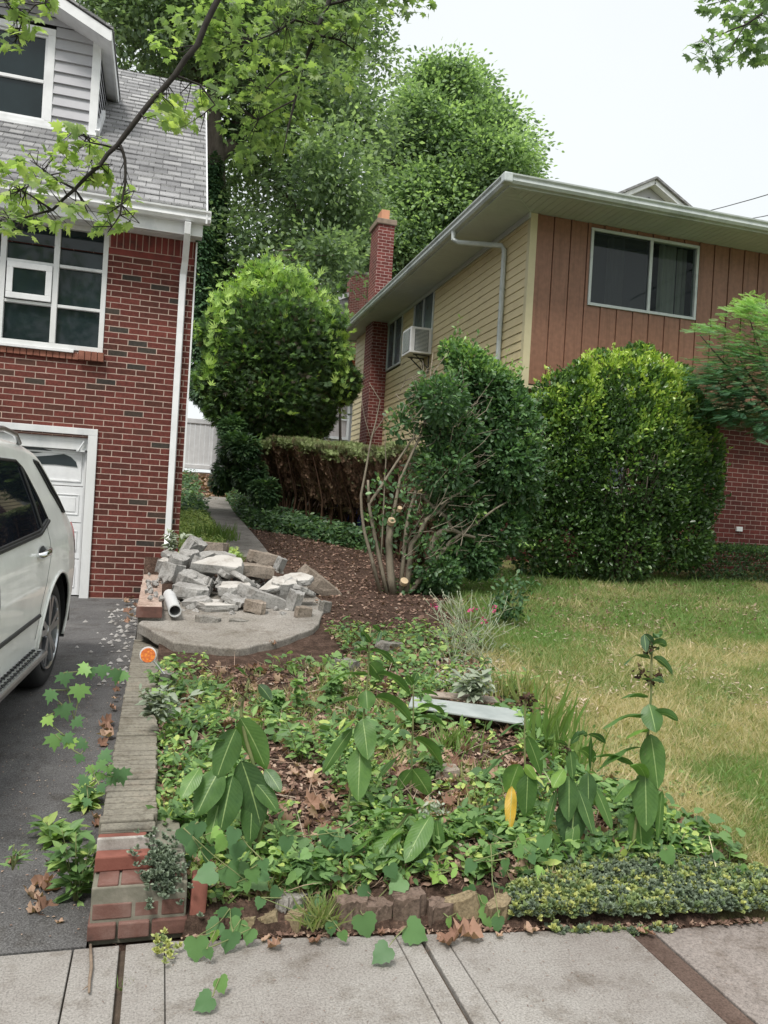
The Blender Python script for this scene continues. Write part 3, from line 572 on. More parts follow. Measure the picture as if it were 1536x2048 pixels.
mb = MB(); ox = at(1478, 1058, Y=11.49); mb.box(ox[0]-.06, ox[0]+.06, 11.47, 11.5, ox[2]-.04, ox[2]+.04); bo = mb.build('wall_outlet', M['white'], rh)
# front window with curtains behind real glass
mb = MB(); bx = frame(mb, 'y', YF, wx0, wx1, wz_0, wz_1, .045, -.05, .05); bx(7.32, 7.37, wz_0+.045, wz_1-.045); ff = mb.build('window_frame', M['gutter'], rh, bevel=.003)
mb = MB(); mb.poly([(wx0, YF+.35, wz_0-.05), (wx1, YF+.35, wz_0-.05), (wx1, YF+.35, wz_1+.05), (wx0, YF+.35, wz_1+.05)])
for (a, b) in (((wx0, wz_0), (wx1, wz_0)), ((wx1, wz_0), (wx1, wz_1)), ((wx1, wz_1), (wx0, wz_1)), ((wx0, wz_1), (wx0, wz_0))): mb.poly([(a[0], YF+.03, a[1]), (b[0], YF+.03, b[1]), (b[0], YF+.35, b[1]), (a[0], YF+.35, a[1])])
mb.build('window_backing', M['dark'], rh)
def curtain(x0, x1, y, z0, z1, mat):
    mb = MB(); n = int((x1-x0)/.02)
    P = [(x0+(x1-x0)*i/n, y+.03*math.sin(i*.9+math.sin(i*.31)*2)) for i in range(n+1)]
    for (a, b) in zip(P, P[1:]): mb.poly([(a[0], a[1], z0), (b[0], b[1], z0), (b[0], b[1], z1), (a[0], a[1], z1)])
    return mb.build('curtain', mat, rh, smooth=True, weld=True)
cm = mottled('curtain_cloth', [(.30, .32, .27), (.44, .45, .38)], 3, .9, stretch=(8, 8, .5))
curtain(7.62, 7.95, YF+.16, wz_0, wz_1, cm); curtain(8.0, 8.2, YF+.2, wz_0, wz_1, cm); curtain(6.7, 7.0, YF+.22, wz_0, wz_1, cm)
def clearglass(name, tint, f):
    m, nt, p = newmat(name); t = nt.nodes.new('ShaderNodeBsdfTransparent'); t.inputs[0].default_value = (*tint, 1)
    p.inputs['Base Color'].default_value = (.03, .04, .045, 1); p.inputs['Roughness'].default_value = .03; nn = noise(nt, .8, 2); bump(nt, p, nn, .05, .05)
    ms = nt.nodes.new('ShaderNodeMixShader'); ms.inputs[0].default_value = f; nt.links.new(t.outputs[0], ms.inputs[1]); nt.links.new(p.outputs[0], ms.inputs[2]); nt.links.new(ms.outputs[0], nt.nodes['Material Output'].inputs[0]); return m
mb = MB(); mb.poly([(7.36, YF+.0, wz_0+.04), (wx1-.04, YF+.0, wz_0+.04), (wx1-.04, YF+.0, wz_1-.04), (7.36, YF+.0, wz_1-.04)]); mb.build('pane', clearglass('clear_glass', (.62, .68, .68), .3), ff)
mb = MB(); mb.poly([(wx0+.04, YF-.02, wz_0+.04), (7.33, YF-.02, wz_0+.04), (7.33, YF-.02, wz_1-.04), (wx0+.04, YF-.02, wz_1-.04)]); mb.build('insect_screen', clearglass('screen', (.4, .42, .45), .6), ff)
for k, h_ in enumerate((wA, wB)):
    mb = MB(); bx = frame(mb, 'x', XW, h_[0], h_[1], h_[2], h_[3], .05, -.04, .035); c_ = (h_[0]+h_[1])/2; bx(c_-.02, c_+.02, h_[2]+.05, h_[3]-.05); wf_ = mb.build('window_frame', M['gutter'], rh, bevel=.003)
    mb = MB(); mb.box(XW-.005, XW+.0, h_[0]+.03, h_[1]-.03, h_[2]+.03, h_[3]-.03); mb.build('pane', M['glass_grey'], wf_)
    mb = MB(); mb.box(XW+.03, XW+.06, h_[0], h_[1], h_[2], h_[3]); mb.build('window_backing', M['dark'], rh)
# eaves: soffit strips, fascia, gutter, roof
ex, ey, eyb, ze = 4.50, 10.32, 21.45, 6.285
mb = MB(); st = .118; y = ey
while y < eyb-.02:
    y1 = min(y+st-.007, eyb); fx = lambda yy: (XW+.0) if yy >= YF else ex+(yy-ey)*(XW-ex)/(YF-ey)
    z_ = ze+.0; mb.prism([(ex, y, z_), (fx(y), y, z_), (fx(y1), y1, z_), (ex, y1, z_)], (0, 0, .01)); y += st
x = ex
while x < 14.5:
    x1 = x+st-.007; fy = lambda xx: YF if xx >= XW else ey+(xx-ex)*(YF-ey)/(XW-ex)
    mb.prism([(x, ey, ze), (x1, ey, ze), (x1, fy(x1), ze), (x, fy(x), ze)], (0, 0, .01)); x += st
mb.build('soffit', M['soffit'], rh)
mb = MB(); mb.bar((ex, ey, ze-.004), (XW, YF, ze-.004), .012, .008); mb.box(XW-.045, XW-.018, 11.07, 21.2, 6.20, 6.283); mb.build('soffit_trim', M['soffit'], rh)
mb = MB(); mb.box(ex-.0, 14.5, ey-.0, 20, ze+.012, ze+.03); mb.build('soffit_backing', M['trim_dark'], rh)
mb = MB(); mb.box(ex-.03, ex, ey-.03, eyb, ze-.03, ze+.13); mb.box(ex, 14.6, ey-.03, ey, ze-.03, ze+.13); mb.box(ex+.001, ex+.03, ey+.01, eyb, ze-.025, ze); mb.box(ex+.03, 14.6, ey+.001, ey+.03, ze-.025, ze); mb.box(ex, XW+1, eyb-.03, eyb, ze-.03, ze+.13); mb.build('fascia', M['gutter'], rh)
mb = MB(); P = GP; fx_ = ex-.03; fy_ = ey-.03; b0 = len(mb.v)
for (o, z) in P:
    for q in ((fx_-o, eyb+.02), (fx_-o, fy_-o), (14.6, fy_-o)): mb.vert((q[0], q[1], 6.40+z))
k = len(P)
for i in range(k):
    j = (i+1) % k
    for s_ in (0, 1): mb.f.append([b0+i*3+s_, b0+j*3+s_, b0+j*3+s_+1, b0+i*3+s_+1])
mb.f.append([b0+i*3 for i in range(k)]); mb.f.append([b0+i*3+2 for i in range(k)]); mb.build('gutter', M['gutter'], rh)
mb = MB(); mb.box(fx_-.135, fx_-.0, fy_-.135, fy_-.0, 6.265, 6.405); mb.build('gutter_corner', M['gutter'], rh, bevel=.02)
mb = MB(); rz0 = 6.405; cxr, rdg = 9.5, 8.0
A_ = (fx_-.02, fy_-.02, rz0); B_ = (14.6, fy_-.02, rz0); C_ = (14.6, eyb, rz0); D_ = (fx_-.02, eyb, rz0); R1_ = (cxr, fy_+5.1, rdg); R2_ = (cxr, eyb-5.1, rdg)
for q in ((A_, B_, R1_), (B_, C_, R2_, R1_), (C_, D_, R2_), (D_, A_, R1_, R2_), (A_, D_, C_, B_)): mb.poly(q)
mb.build('roof', M['shingle'], rh)
# downspouts
mb = MB(); mb.tube([(ex-.08, 12.35, 6.30), (ex-.08, 12.35, 6.15), (ex+.0, 12.3, 6.10), (XW-.10, 11.95, 6.03), (XW-.06, 11.92, 5.95), (XW-.06, 11.92, 3.7), (XW-.06, 11.92, 1.0)], .042, 8); mb.tube([(XW-.06, 11.92, 5.35), (XW-.06, 11.92, 5.31)], .047, 8)
mb.build('downspout', M['gutter'], rh, smooth=False)
# chimney
cx0 = 4.80; cy0, cy1 = 18.98, 19.7
mb = MB(); mb.box(cx0, XW-.005, cy0, cy1, .8, 8.72); ch = mb.build('chimney', M['brick_c'], rh)
mb = MB(); mb.box(cx0-.05, XW+.045, cy0-.05, cy1+.05, 8.72, 8.86); mb.build('chimney_cap', M['copper'], ch, bevel=.02)
mb = MB(); mb.box(cx0+.1, XW-.11, cy0+.15, cy1-.15, 8.86, 9.15); mb.build('flue', M['clay'], ch, bevel=.01)
mb = MB(); lap_wall(mb, 'x', 4.93, cy1+.05, 21.2, 1.9, 6.28, .142, .016); wall_grid(mb, 'y', 21.2, 4.93, XW, 1.9, 6.28, [], out=1); mb.build('siding', M['siding'], rh)
# air conditioner
ac = empty('air_conditioner', (5.0, 15.8, 4.87), 'white window air conditioner jutting from the yellow siding on a bracket', 'air conditioner')
mb = MB(); mb.box(4.74, 5.21, 15.50, 16.10, 4.88, 5.42); mb.build('casing', M['white'], ac, bevel=.012)
mb = MB()
for i in range(16): mb.box(4.84, 5.12, 15.490, 15.500, 4.94+i*.027, 4.955+i*.027)
for i in range(16): mb.box(4.730, 4.740, 15.58, 16.02, 4.94+i*.027, 4.955+i*.027)
mb.build('grille', M['gutter'], ac)
mb = MB(); mb.box(4.83, 5.13, 15.494, 15.502, 4.93, 5.37); mb.box(4.734, 4.742, 15.57, 16.03, 4.93, 5.37); mb.build('grille_backing', M['trim_dark'], ac)
for y_ in (15.62, 15.98): mb = MB(); mb.bar((4.85, y_, 4.865), (5.20, y_, 4.865), .03, .02); mb.bar((4.90, y_, 4.86), (5.20, y_, 4.60), .02, .02); mb.bar((5.195, y_, 4.87), (5.195, y_, 4.50), .02, .02); mb.build('bracket', M['trim_dark'], ac)

# ------------------------------------------------------------------ far house up the slope, gable beyond, wires, white fence, blue bin
def FP(px, py, Y): return at(px, py, Y=Y)
YF2 = 34.0
fh = empty('far_house', (8, 36, 2.8), 'pale hillside house with brick upper storey and old chimney seen between the two houses', 'house')
p = lambda px, py: FP(px, py, YF2)
mb = MB(); a = p(560, 880); b = p(800, 640); mb.box(a[0], b[0]+2, YF2, YF2+6, 2.0, b[2]); mb.build('brick_wall', M['brick_far'], fh)
gz = p(690, 650); mb = MB()
e0, e1 = p(560, 655), p(706, 590); mid = p(706, 590)
lap_wall(mb, 'y', YF2-.03, p(600, 640)[0], p(692, 640)[0], e0[2]-.1, p(690, 602)[2], .15, .02); mb.build('gable_siding', M['siding_w'], fh)
mb = MB(); mb.bar(p(560, 642)-np.array([0, .3, 0]), p(696, 594)-np.array([0, .3, 0]), .5, .16); mb.build('rake_board', M['white'], fh)
mb = MB(); q0, q1 = p(560, 640), p(696, 590); mb.prism([q0+(0, -.5, .05), q1+(0, -.5, .05), (q1[0]+4, YF2-.5, q0[2]), (q1[0]+4, YF2-.5, q0[2]-.2), q0+(0, -.5, -.05)], (0, 7, 0)); mb.build('roof', M['shingle'], fh)
mb = MB(); c0, c1 = p(689, 650), p(728, 560); mb.box(c0[0], c1[0], YF2-.75, YF2-.05, 2, c1[2]); cc = mb.build('chimney', M['brick_far'], fh)
mb = MB(); mb.box(c0[0]-.06, c1[0]+.06, YF2-.8, YF2+.0, c1[2], c1[2]+.12); mb.build('chimney_cap', M['slab'], cc)
mb = MB(); s0, s1 = p(620, 800), p(760, 782); mb.box(s0[0]-3, s1[0]+1, YF2-1.4, YF2-.02, s0[2], s1[2]); mb.build('porch_roof', M['gutter'], fh)
for (px0, px1) in ((640, 690), (697, 745)):
    a, b = p(px0, 880), p(px1, 806); mb = MB(); bx = frame(mb, 'y', YF2-1.0, a[0], b[0], a[2], b[2], .11, 0, .08); zm = (a[2]+b[2])/2; bx(a[0]+.1, b[0]-.1, zm-.04, zm+.04)
    f_ = mb.build('window_frame', M['white'], fh); mb = MB(); mb.box(a[0], b[0], YF2-1.01, YF2-.98, a[2], b[2]); mb.build('curtain', mottled('net_curtain', [(.42, .38, .38), (.58, .54, .53)], 3, .9, stretch=(9, 1, .6)), f_)
a, b = p(610, 886), p(790, 802); mb = MB(); mb.box(a[0]-2, b[0]+1, YF2-.97, YF2-.05, 2, b[2]+.02); mb.build('porch_wall', M['siding_w'], fh)
# gable top visible over the right roof
g0 = empty('gable_roof_house', (20, 38, 3.5), 'white gable peak rising just above the grey eave of the sided house', 'house')
yg = 38; A_, P_, B_ = at(1245, 396, Y=yg), at(1302, 372, Y=yg), at(1352, 408, Y=yg)
sc = 3.0; A2 = P_+(A_-P_)*sc; B2 = P_+(B_-P_)*sc; zz = min(A2[2], B2[2]); A2 = np.array([A2[0], yg, zz]); B2 = np.array([B2[0], yg, zz]); P_[0] = (A2[0]+B2[0])/2
mb = MB(); mb.prism([A2, B2, P_], (0, 8, 0)); mb.box(A2[0]+.5, B2[0]-.5, yg+.3, yg+8, 2.5, zz); mb.build('gable_wall', M['siding_w'], g0)
mb = MB(); mb.bar(A2-(0, .3, 0), P_-(0, .3, 0), .5, .22); mb.bar(B2-(0, .3, 0), P_-(0, .3, 0), .5, .22); mb.build('rake_board', M['white'], g0)
mb = MB(); mb.bar(A2+(-.1, 3.8, .2), P_+(0, 3.8, .2), 9, .12); mb.bar(B2+(.1, 3.8, .2), P_+(0, 3.8, .2), 9, .12); mb.build('roof', M['shingle'], g0)
mb = MB(); v0 = (P_[0], yg-.02, P_[2]-.75); mb.prism([(v0[0]-.6, yg-.06, v0[2]-.35), (v0[0]+.6, yg-.06, v0[2]-.35), (v0[0], yg-.06, v0[2]+.1)], (0, .03, 0)); mb.build('attic_vent', M['trim_dark'], g0)
for k_, ((ax_, ay_, Ya), (bx_, by_, Yb), lab) in enumerate((((1400, 425, 24), (1640, 352, 16), 'thin power line crossing the sky above the right eave, upper of two'), ((1480, 440, 24), (1700, 388, 15), 'thin power line just above the right eave, lower of two'))):
    A_, B_ = at(ax_, ay_, Y=Ya), at(bx_, by_, Y=Yb); d_ = B_-A_; A_ = A_-d_*1.2; B_ = B_+d_*1.5
    mb = MB(); mb.tube([A_+(B_-A_)*t+np.array([0, 0, -.5*4*t*(1-t)]) + np.array([0, 0, .42]) for t in np.linspace(0, 1, 16)], .014, 5); tag(mb.build('power_line', M['trim_dark']), lab, 'power line', 'power lines')
# vinyl fence
fe = empty('vinyl_fence', (1.0, 25, 2.4), 'white vinyl panel fence at the top of the path', 'fence')
fy = 25.0; zb_, zt_ = float(at(400, 938, Y=fy)[2]), float(at(400, 838, Y=fy)[2]); xg = float(at(428, 900, Y=fy)[0])
mb = MB(); x = xg-3.0
while x < xg-.05: mb.box(x, x+.145, fy, fy+.03, zb_+.12, zt_-.14); x += .15
mb.build('panel', M['white'], fe)
mb = MB(); mb.box(xg-3.05, xg-.06, fy-.03, fy+.06, zt_-.15, zt_); mb.box(xg-3.05, xg-.06, fy-.03, fy+.06, zb_, zb_+.13); mb.build('rail', M['white'], fe, bevel=.01)
mb = MB(); mb.box(xg-.06, xg+.08, fy-.06, fy+.08, zb_-.4, zt_+.08); mb.build('post', M['white'], fe, bevel=.01)
mb = MB(); x = fy+.1
for k in range(16): mb.box(xg+.1+k*.15, xg+.245+k*.15, fy+.25, fy+.28, zb_-.1, zt_-.06)
mb.build('panel', M['aged_white'], fe)
bb = empty('recycling_bin', (3.45, 15.0, 1.1), 'blue plastic bin half hidden behind the brown hedge', 'bin'); q = at(703, 1015, Y=15.6)
mb = MB(); mb.prism([(q[0]-.25, 15.4, 1.1), (q[0]+.25, 15.4, 1.1), (q[0]+.25, 15.9, 1.1), (q[0]-.25, 15.9, 1.1)], (0, 0, .75)); mb.build('tub', plain('blue_plastic', (.02, .05, .30), .5), bb, bevel=.03)
mb = MB(); mb.box(q[0]-.28, q[0]+.28, 15.36, 15.94, 1.86, 1.90); mb.build('lid', plain('blue_lid', (.02, .05, .26), .5), bb, bevel=.02)

# ------------------------------------------------------------------ low brick planter wall along the driveway
M['mossbrick'] = concmat('mossy_brick', [(.13, .115, .095), (.21, .195, .16), (.26, .215, .17)], 60, True, .6, 1.2)
M['redtop'] = mottled('fresh_red_brick', [(.17, .062, .045), (.27, .105, .08)], 9, .85, 40, .4, .004)
M['oldbrick'] = mottled('old_planter_brick', [(.09, .052, .043), (.15, .075, .06), (.21, .13, .11)], 7, .9, 40, .5, .005)
M['mortarm'] = mottled('mossy_mortar', [(.12, .12, .09), (.24, .22, .18)], 14, .95, 40, .5, .004)
pw = empty('planter_wall', (-.06, 4.8, .1), 'low mossy brick wall with broken end running beside the driveway', 'brick wall')
XL, XR = -.160, .045
def wtop(y): return .285+.012*(y-3)
mb = MB(); mb.box(XL+.006, XR-.006, 3.135, 7.0, -.02, .268); mb.prism([(XL+.006, 3.135, .26), (XR-.006, 3.135, .26), (XR-.006, 7.0, .31), (XL+.006, 7.0, .31)], (0, 0, .012)); mb.build('mortar_core', M['mortarm'], pw)
mb = MB(); y = 3.14; k = 0
while y < 6.98:
    t = wtop(y)+rng.normal()*.002; jx_ = rng.normal()*.003; mb.box(XL+jx_, XR+jx_+rng.normal()*.002, y, y+.058, t-.10, t); y += .066+rng.normal()*.0012; k += 1
mb.build('rowlock_cap', M['mossbrick'], pw, bevel=.006)
mb = MB(); mb.prism([(XL, 2.985, .19), (XR, 2.99, .19), (XR-.01, 3.045, .19), (XL, 3.05, .19)], (0, 0, .055)); mb.prism([(XL, 3.065, .2), (XR-.03, 3.07, .2), (XR-.03, 3.125, .2), (XL, 3.125, .2)], (0, 0, .075)); mb.build('broken_brick', M['redtop'], pw, bevel=.006)
mb = MB(); mb.prism([(XL, 3.05, .2), (XR, 3.05, .2), (XR, 3.068, .2), (XL, 3.068, .2)], (0, 0, .085)); mb.build('mortar_bead', M['rubble_flat'], pw, bevel=.004)
mb = MB()
for i in range(3):
    z = .0+i*.0655; y0 = 2.87+i*.012; xs_ = [XL-.01+.012*i, XL+.092+(.05 if i % 2 else 0), XL+.205+(.03 if i % 2 else 0), .175-.012*i]
    for a, b in zip(xs_, xs_[1:]): mb.box(a+.004, b-.004, y0+rng.normal()*.003, y0+.12, z+.004, z+.060)
mb.box(XR+.012, .15, 2.90, 3.25, .14, .205)
mb.build('end_courses', M['oldbrick'], pw, bevel=.005)
mb = MB(); mb.box(XL, .165, 2.885, 3.3, -.02, .182); mb.prism([(XR, 2.93, .18), (.155, 2.93, .18), (.14, 3.35, .18), (XR, 3.35, .18)], (0, 0, .055)); mb.build('end_mortar', M['mortarm'], pw, bevel=.005)
mb = MB()
for r_ in range(3):
    y = 3.0+(.1 if r_ % 2 else 0)
    while y < 6.9: mb.box(XL-.003, XL+.02, y+.004, y+.195, .0+r_*.067, .062+r_*.067); y += .203
mb.build('side_courses', M['oldbrick'], pw, bevel=.004)
uw = empty('retaining_wall', (-.03, 8.2, .3), 'upper brick topped retaining wall between the driveway and the rubble pile', 'retaining wall')
U0, U1 = -.155, .05
mb = MB(); mb.box(U0+.01, U1-.01, 7.02, 9.48, .1, .53); mb.build('concrete_base', M['slab'], uw, bevel=.01)
mb = MB(); y = 7.0
while y < 9.42: t = .625+.02*(y-7); mb.box(U0+rng.normal()*.002, U1, y, y+.062, t-.10, t); y += .068
mb.build('rowlock_cap', concmat('dusty_brick', [(.28, .19, .15), (.40, .31, .26), (.50, .43, .37)], 40, True, .7, 1.2), uw, bevel=.006)
mb = MB(); mb.box(U0-.005, U1+.005, 6.985, 7.0, .53, .625); mb.build('end_brick', M['oldbrick'], uw, bevel=.004)
mb = MB(); mb.box(.06, .95, 7.02, 7.16, .30, .50); mb.build('edging_slab', M['slab'], uw, bevel=.02)

# ------------------------------------------------------------------ rubble
def chunk_mesh(name, sx, sy, sz, seed, mat, rough=.05, sides=8, flatmat=None):
    r_ = np.random.default_rng(seed); mb = MB(); A = np.sort(r_.random(sides)*2*math.pi*.25+np.arange(sides)*2*math.pi/sides)
    rad = .80+.28*r_.random(sides)
    P = np.array([(math.cos(a)*q, math.sin(a)*q) for a, q in zip(A, rad)])*(sx/2, sy/2)
    Q = []
    for i in range(sides):
        a, b = P[i], P[(i+1) % sides]
        for t in (0, .33, .66): Q.append(a+(b-a)*t+r_.normal(size=2)*rough*.35*min(sx, sy)*(t > 0))
    n = len(Q); lay = [(-sz/2, .93), (-sz*.2, 1.0), (sz*.2, .99), (sz/2, .955)]
    for zi, (z, s_) in enumerate(lay):
        for q in Q: mb.vert((q[0]*s_*(1+r_.normal()*rough*.5), q[1]*s_*(1+r_.normal()*rough*.5), z+(r_.normal()*sz*(.10 if zi < 3 else .025))))
    for zi in range(3):
        for i in range(n): j = (i+1) % n; mb.f.append([zi*n+i, zi*n+j, (zi+1)*n+j, (zi+1)*n+i])
    ct, cb = mb.vert((0, 0, sz/2)), mb.vert((0, 0, -sz/2))
    for i in range(n): j = (i+1) % n; mb.f.append([3*n+i, 3*n+j, ct]); mb.f.append([j, i, cb])
    o = mb.build(name, mat)
    if flatmat:
        o.data.materials.append(flatmat)
        for pl_ in o.data.polygons:
            if pl_.normal.z > .9: pl_.material_index = 1
    return o
# px, py, Y, size x,y,z, tilt x, tilt y, rot z, material, label
RB = [
 (440, 1135, 8.05, .58, .40, .11, .30, -.12, .25, 'f', 'largest pale smooth topped concrete slab tilted across the top of the rubble pile'),
 (508, 1140, 8.25, .50, .42, .11, .03, .10, -.1, 't', 'flat tan edged slab on top of the pile, right of the largest slab'),
 (383, 1185, 7.75, .46, .36, .13, .12, .05, .3, 'f', 'wedge shaped grey slab at the left front of the rubble pile above the pipe'),
 (462, 1178, 7.75, .42, .36, .10, .10, -.05, -.15, 'f', 'smooth pale slab lying in the middle of the pile under the largest slab'),
 (430, 1212, 7.45, .46, .30, .07, .12, .02, .1, 'f', 'thin pale slab lying lowest at the front middle of the rubble pile'),
 (528, 1198, 7.55, .56, .17, .12, .05, .33, -.2, 'r', 'long rough grey slab sloping down to the right at the front of the pile'),
 (590, 1160, 8.05, .50, .30, .07, .22, -.15, .25, 'f', 'thin bright slab leaning up toward the right of the pile'),
 (568, 1180, 7.85, .36, .34, .20, .20, .10, -.3, 'f', 'thick block with a smooth pale face near the right of the pile'),
 (640, 1170, 8.25, .60, .17, .16, .10, .62, -.15, 't', 'long tan block leaning at the far right end of the rubble pile'),
 (590, 1203, 7.5, .17, .16, .20, .3, .1, .5, 'r', 'small upright jagged lump at the right foot of the pile'),
 (528, 1117, 8.7, .42, .22, .13, .05, .15, -.15, 't', 'pinkish rough edged block behind the pile on the path'),
 (560, 1128, 8.55, .14, .14, .14, .2, .3, .2, 'r', 'squarish grey lump at the right end of the pinkish block'),
 (425, 1096, 9.15, .40, .14, .13, .0, .02, .0, 't', 'straight tan kerb piece at the end of the grass strip'),
 (448, 1117, 8.75, .38, .22, .09, .25, .25, -.4, 'r', 'grey slab leaning at the back of the pile beside the path'),
 (384, 1096, 8.8, .28, .24, .22, .5, .35, .5, 'r', 'rounded grey lump standing highest at the back left of the pile'),
 (378, 1118, 8.5, .26, .22, .16, .2, -.2, .8, 'r', 'broken grey lump just below the highest lump at the back left'),
 (356, 1128, 8.35, .24, .22, .18, .4, .2, .1, 'r', 'blunt grey lump at the left edge of the pile near the brick wall'),
 (402, 1133, 8.3, .24, .20, .16, .1, .4, 1.0, 'r', 'grey lump tucked left of the largest slab'),
 (412, 1120, 8.6, .22, .18, .14, .3, -.3, .4, 'r', 'knobbly grey lump behind the largest slab'),
 (345, 1146, 8.1, .26, .2, .18, .1, .2, .6, 'r', 'grey lump lying on the left flank above the wall top'),
 (372, 1160, 7.95, .22, .2, .16, .4, .1, .2, 'r', 'small grey lump between the wedge slab and the largest slab'),
 (326, 1131, 8.6, .17, .15, .14, .4, .1, .2, 'f', 'small white chunk lying by the downspout foot'),
 (512, 1215, 7.35, .26, .2, .12, .1, .1, .2, 't', 'brown tinted block under the long sloping slab'),
 (475, 1250, 7.05, .2, .12, .10, .1, .1, .3, 's', 'mossy dark stone at the front edge of the landing, right one'),
 (415, 1246, 7.02, .26, .13, .12, .0, .1, .1, 's', 'mossy dark stone at the front edge of the landing, left one'),
 (607, 1225, 7.25, .20, .15, .10, .1, .1, .3, 't', 'small tan block lying right of the pile on the landing'),
 (650, 1215, 7.5, .15, .12, .12, .1, .1, .3, 's', 'small mossy stone right of the landing on the brown mulch'),
]
RB += [(400, 1160, 7.95, .34, .24, .05, .5, .3, .3, 'r', 'thin grey slab standing on edge behind the wedge slab'),
 (490, 1160, 7.9, .32, .26, .05, -.3, .5, -.4, 'r', 'thin grey slab wedged under the right part of the pile'),
 (545, 1172, 7.8, .36, .22, .05, .3, -.35, .2, 'f', 'thin tilted slab between the thick block and the long slope slab'),
 (470, 1200, 7.5, .30, .22, .05, .4, .2, .5, 'r', 'thin grey slab leaning at the front of the pile behind the lowest slab'),
 (395, 1205, 7.5, .30, .22, .06, .25, -.2, -.3, 'r', 'thin grey slab lying just right of the pipe'),
 (610, 1183, 7.7, .28, .2, .05, .1, .4, .6, 'r', 'thin grey slab propped against the long tan block'),
 (345, 1112, 8.8, .26, .16, .06, .5, .2, .1, 'r', 'thin grey slab at the back left corner of the pile'),
 (450, 1148, 7.95, .22, .16, .05, .6, .1, 1.2, 'r', 'small steep slab in front of the largest slab')]
mt = dict(f='rubble', r='rubble', t='rubble_tan', s='slab')
for i, (px, py, Y, a, b, c, tx, ty, tzz, k, lab) in enumerate(RB):
    o = chunk_mesh('concrete_chunk', a, b, c, 100+i, M[mt[k]], .05, 7 if k in 'ft' else 8, M['rubble_flat'] if k == 'f' else None)
    q = at(px, py, Y=Y); o.location = [float(v) for v in q]; o.rotation_euler = (tx, ty, tzz); tag(o, lab, 'concrete chunk', 'broken concrete pieces in the rubble pile')
    bv = o.modifiers.new('bevel', 'BEVEL'); bv.width = .006; bv.segments = 1
base = [chunk_mesh('rubble_lump', .2, .17, .13, 300+i, M['rubble'], .12, 6) for i in range(3)]
lumps = []
for i in range(120):
    x = rng.uniform(.10, 1.35); y = rng.uniform(7.3, 9.0); h_ = .20*max(0, 1-((x-.55)/.75)**2)*max(0, 1-((y-8.3)/1.0)**2)
    lumps.append((x, y, float(gh(x, y))+h_*rng.uniform(.3, .9), rng.choice([.2, .3, .4, .5, .7])))
for i in range(22): lumps.append((rng.uniform(-.1, .05), rng.uniform(7.1, 9.3), 0, rng.uniform(.15, .35)))
for i, (x, y, z, s_) in enumerate(lumps):
    o = base[i] if i < 3 else base[i % 3].copy()
    if i >= 3: COL.objects.link(o)
    if z == 0: z = .635+.02*(y-7)
    o.location = (x, y, z+.02); o.scale = (s_, s_, s_); o.rotation_euler = tuple(rng.uniform(-1, 1, 2))+(rng.uniform(0, 6),)
    tag(o, 'small grey rubble lump among the larger broken concrete pieces', 'rubble', 'small lumps of rubble')
mb = MB(); pa, pb = at(350, 1222, Y=7.0), at(338, 1192, Y=7.75); pb[2] = pa[2]+.05
mb.tube([pb, pa], .055, 20, cap=False); mb.tube([pb, pa], .046, 20, cap=False); 
n_ = len(mb.v)-80
for k in range(20): mb.f.append([20+k, 20+(k+1) % 20, 60+(k+1) % 20, 60+k])
tag(mb.build('plastic_pipe', M['pvc'], smooth=False), 'grey plastic pipe with open end sticking out of the rubble pile', 'pipe')
# scattered crumbs on the driveway edge
n = 190; P = np.stack([rng.uniform(-.75, -.17, n)**1, rng.uniform(6.0, 9.4, n), np.zeros(n)], 1); P[:, 0] = -.17-np.abs(rng.normal(size=n))*.16; P[:, 2] = drive_z(P[:, 1])+.004
T_GRAV = dict(v=np.array([(-.5, -.4, 0), (.5, -.4, 0), (.4, .5, 0), (-.4, .4, 0), (0, 0, .5)]), f=[(0, 1, 4), (1, 2, 4), (2, 3, 4), (3, 0, 4)])
cloud('gravel', P, np.c_[rng.normal(size=(n, 2)), np.zeros(n)], np.tile((0, 0, 1.0), (n, 1)), rng.uniform(.1, 1, n)**2*.045+.006, T_GRAV, M['rubble'], kind='stuff')

# ------------------------------------------------------------------ orange reflector on a stake, boards, flat stones
rf = empty('driveway_reflector', at(340, 1362, Y=5.2), 'round orange reflector on a thin leaning white stake beside the low brick wall', 'reflector')
Yr = 5.15; a, b = at(296, 1310, Y=Yr), at(348, 1372, Y=Yr+.15)
mb = MB(); mb.tube([a+(0, .02, 0), b, b+(b-a)*.3], .006, 8); mb.build('stake', M['white'], rf)
def disc(mb, c, r_, t, n=28):
    nrm = np.array([.05, -1, .12]); nrm /= np.linalg.norm(nrm); x = np.cross((0, 0, 1), nrm); x /= np.linalg.norm(x); z = np.cross(nrm, x)
    P = [c+x*r_*math.cos(q)+z*r_*math.sin(q) for q in np.linspace(0, 2*math.pi, n, endpoint=False)]; mb.prism(P, nrm*t)
mb = MB(); disc(mb, a+(0, .006, 0), .052, .014); mb.build('rim', M['white'], rf, bevel=.002)
m_, nt_, p_ = newmat('orange_reflector'); t_ = nt_.nodes.new('ShaderNodeTexCoord'); w_ = nt_.nodes.new('ShaderNodeTexVoronoi'); w_.inputs['Scale'].default_value = 60; nt_.links.new(t_.outputs['Object'], w_.inputs['Vector'])
nt_.links.new(ramp(nt_, w_.outputs['Distance'], [(.1, (.95, .30, .01)), (.6, (.70, .14, .005))]), p_.inputs['Base Color']); p_.inputs['Roughness'].default_value = .2; p_.inputs['Coat Weight'].default_value = 1; bump(nt_, p_, w_.outputs['Distance'], .5, .004)
mb = MB(); disc(mb, a+(0, -.008, 0), .045, .006); mb.build('lens', m_, rf)
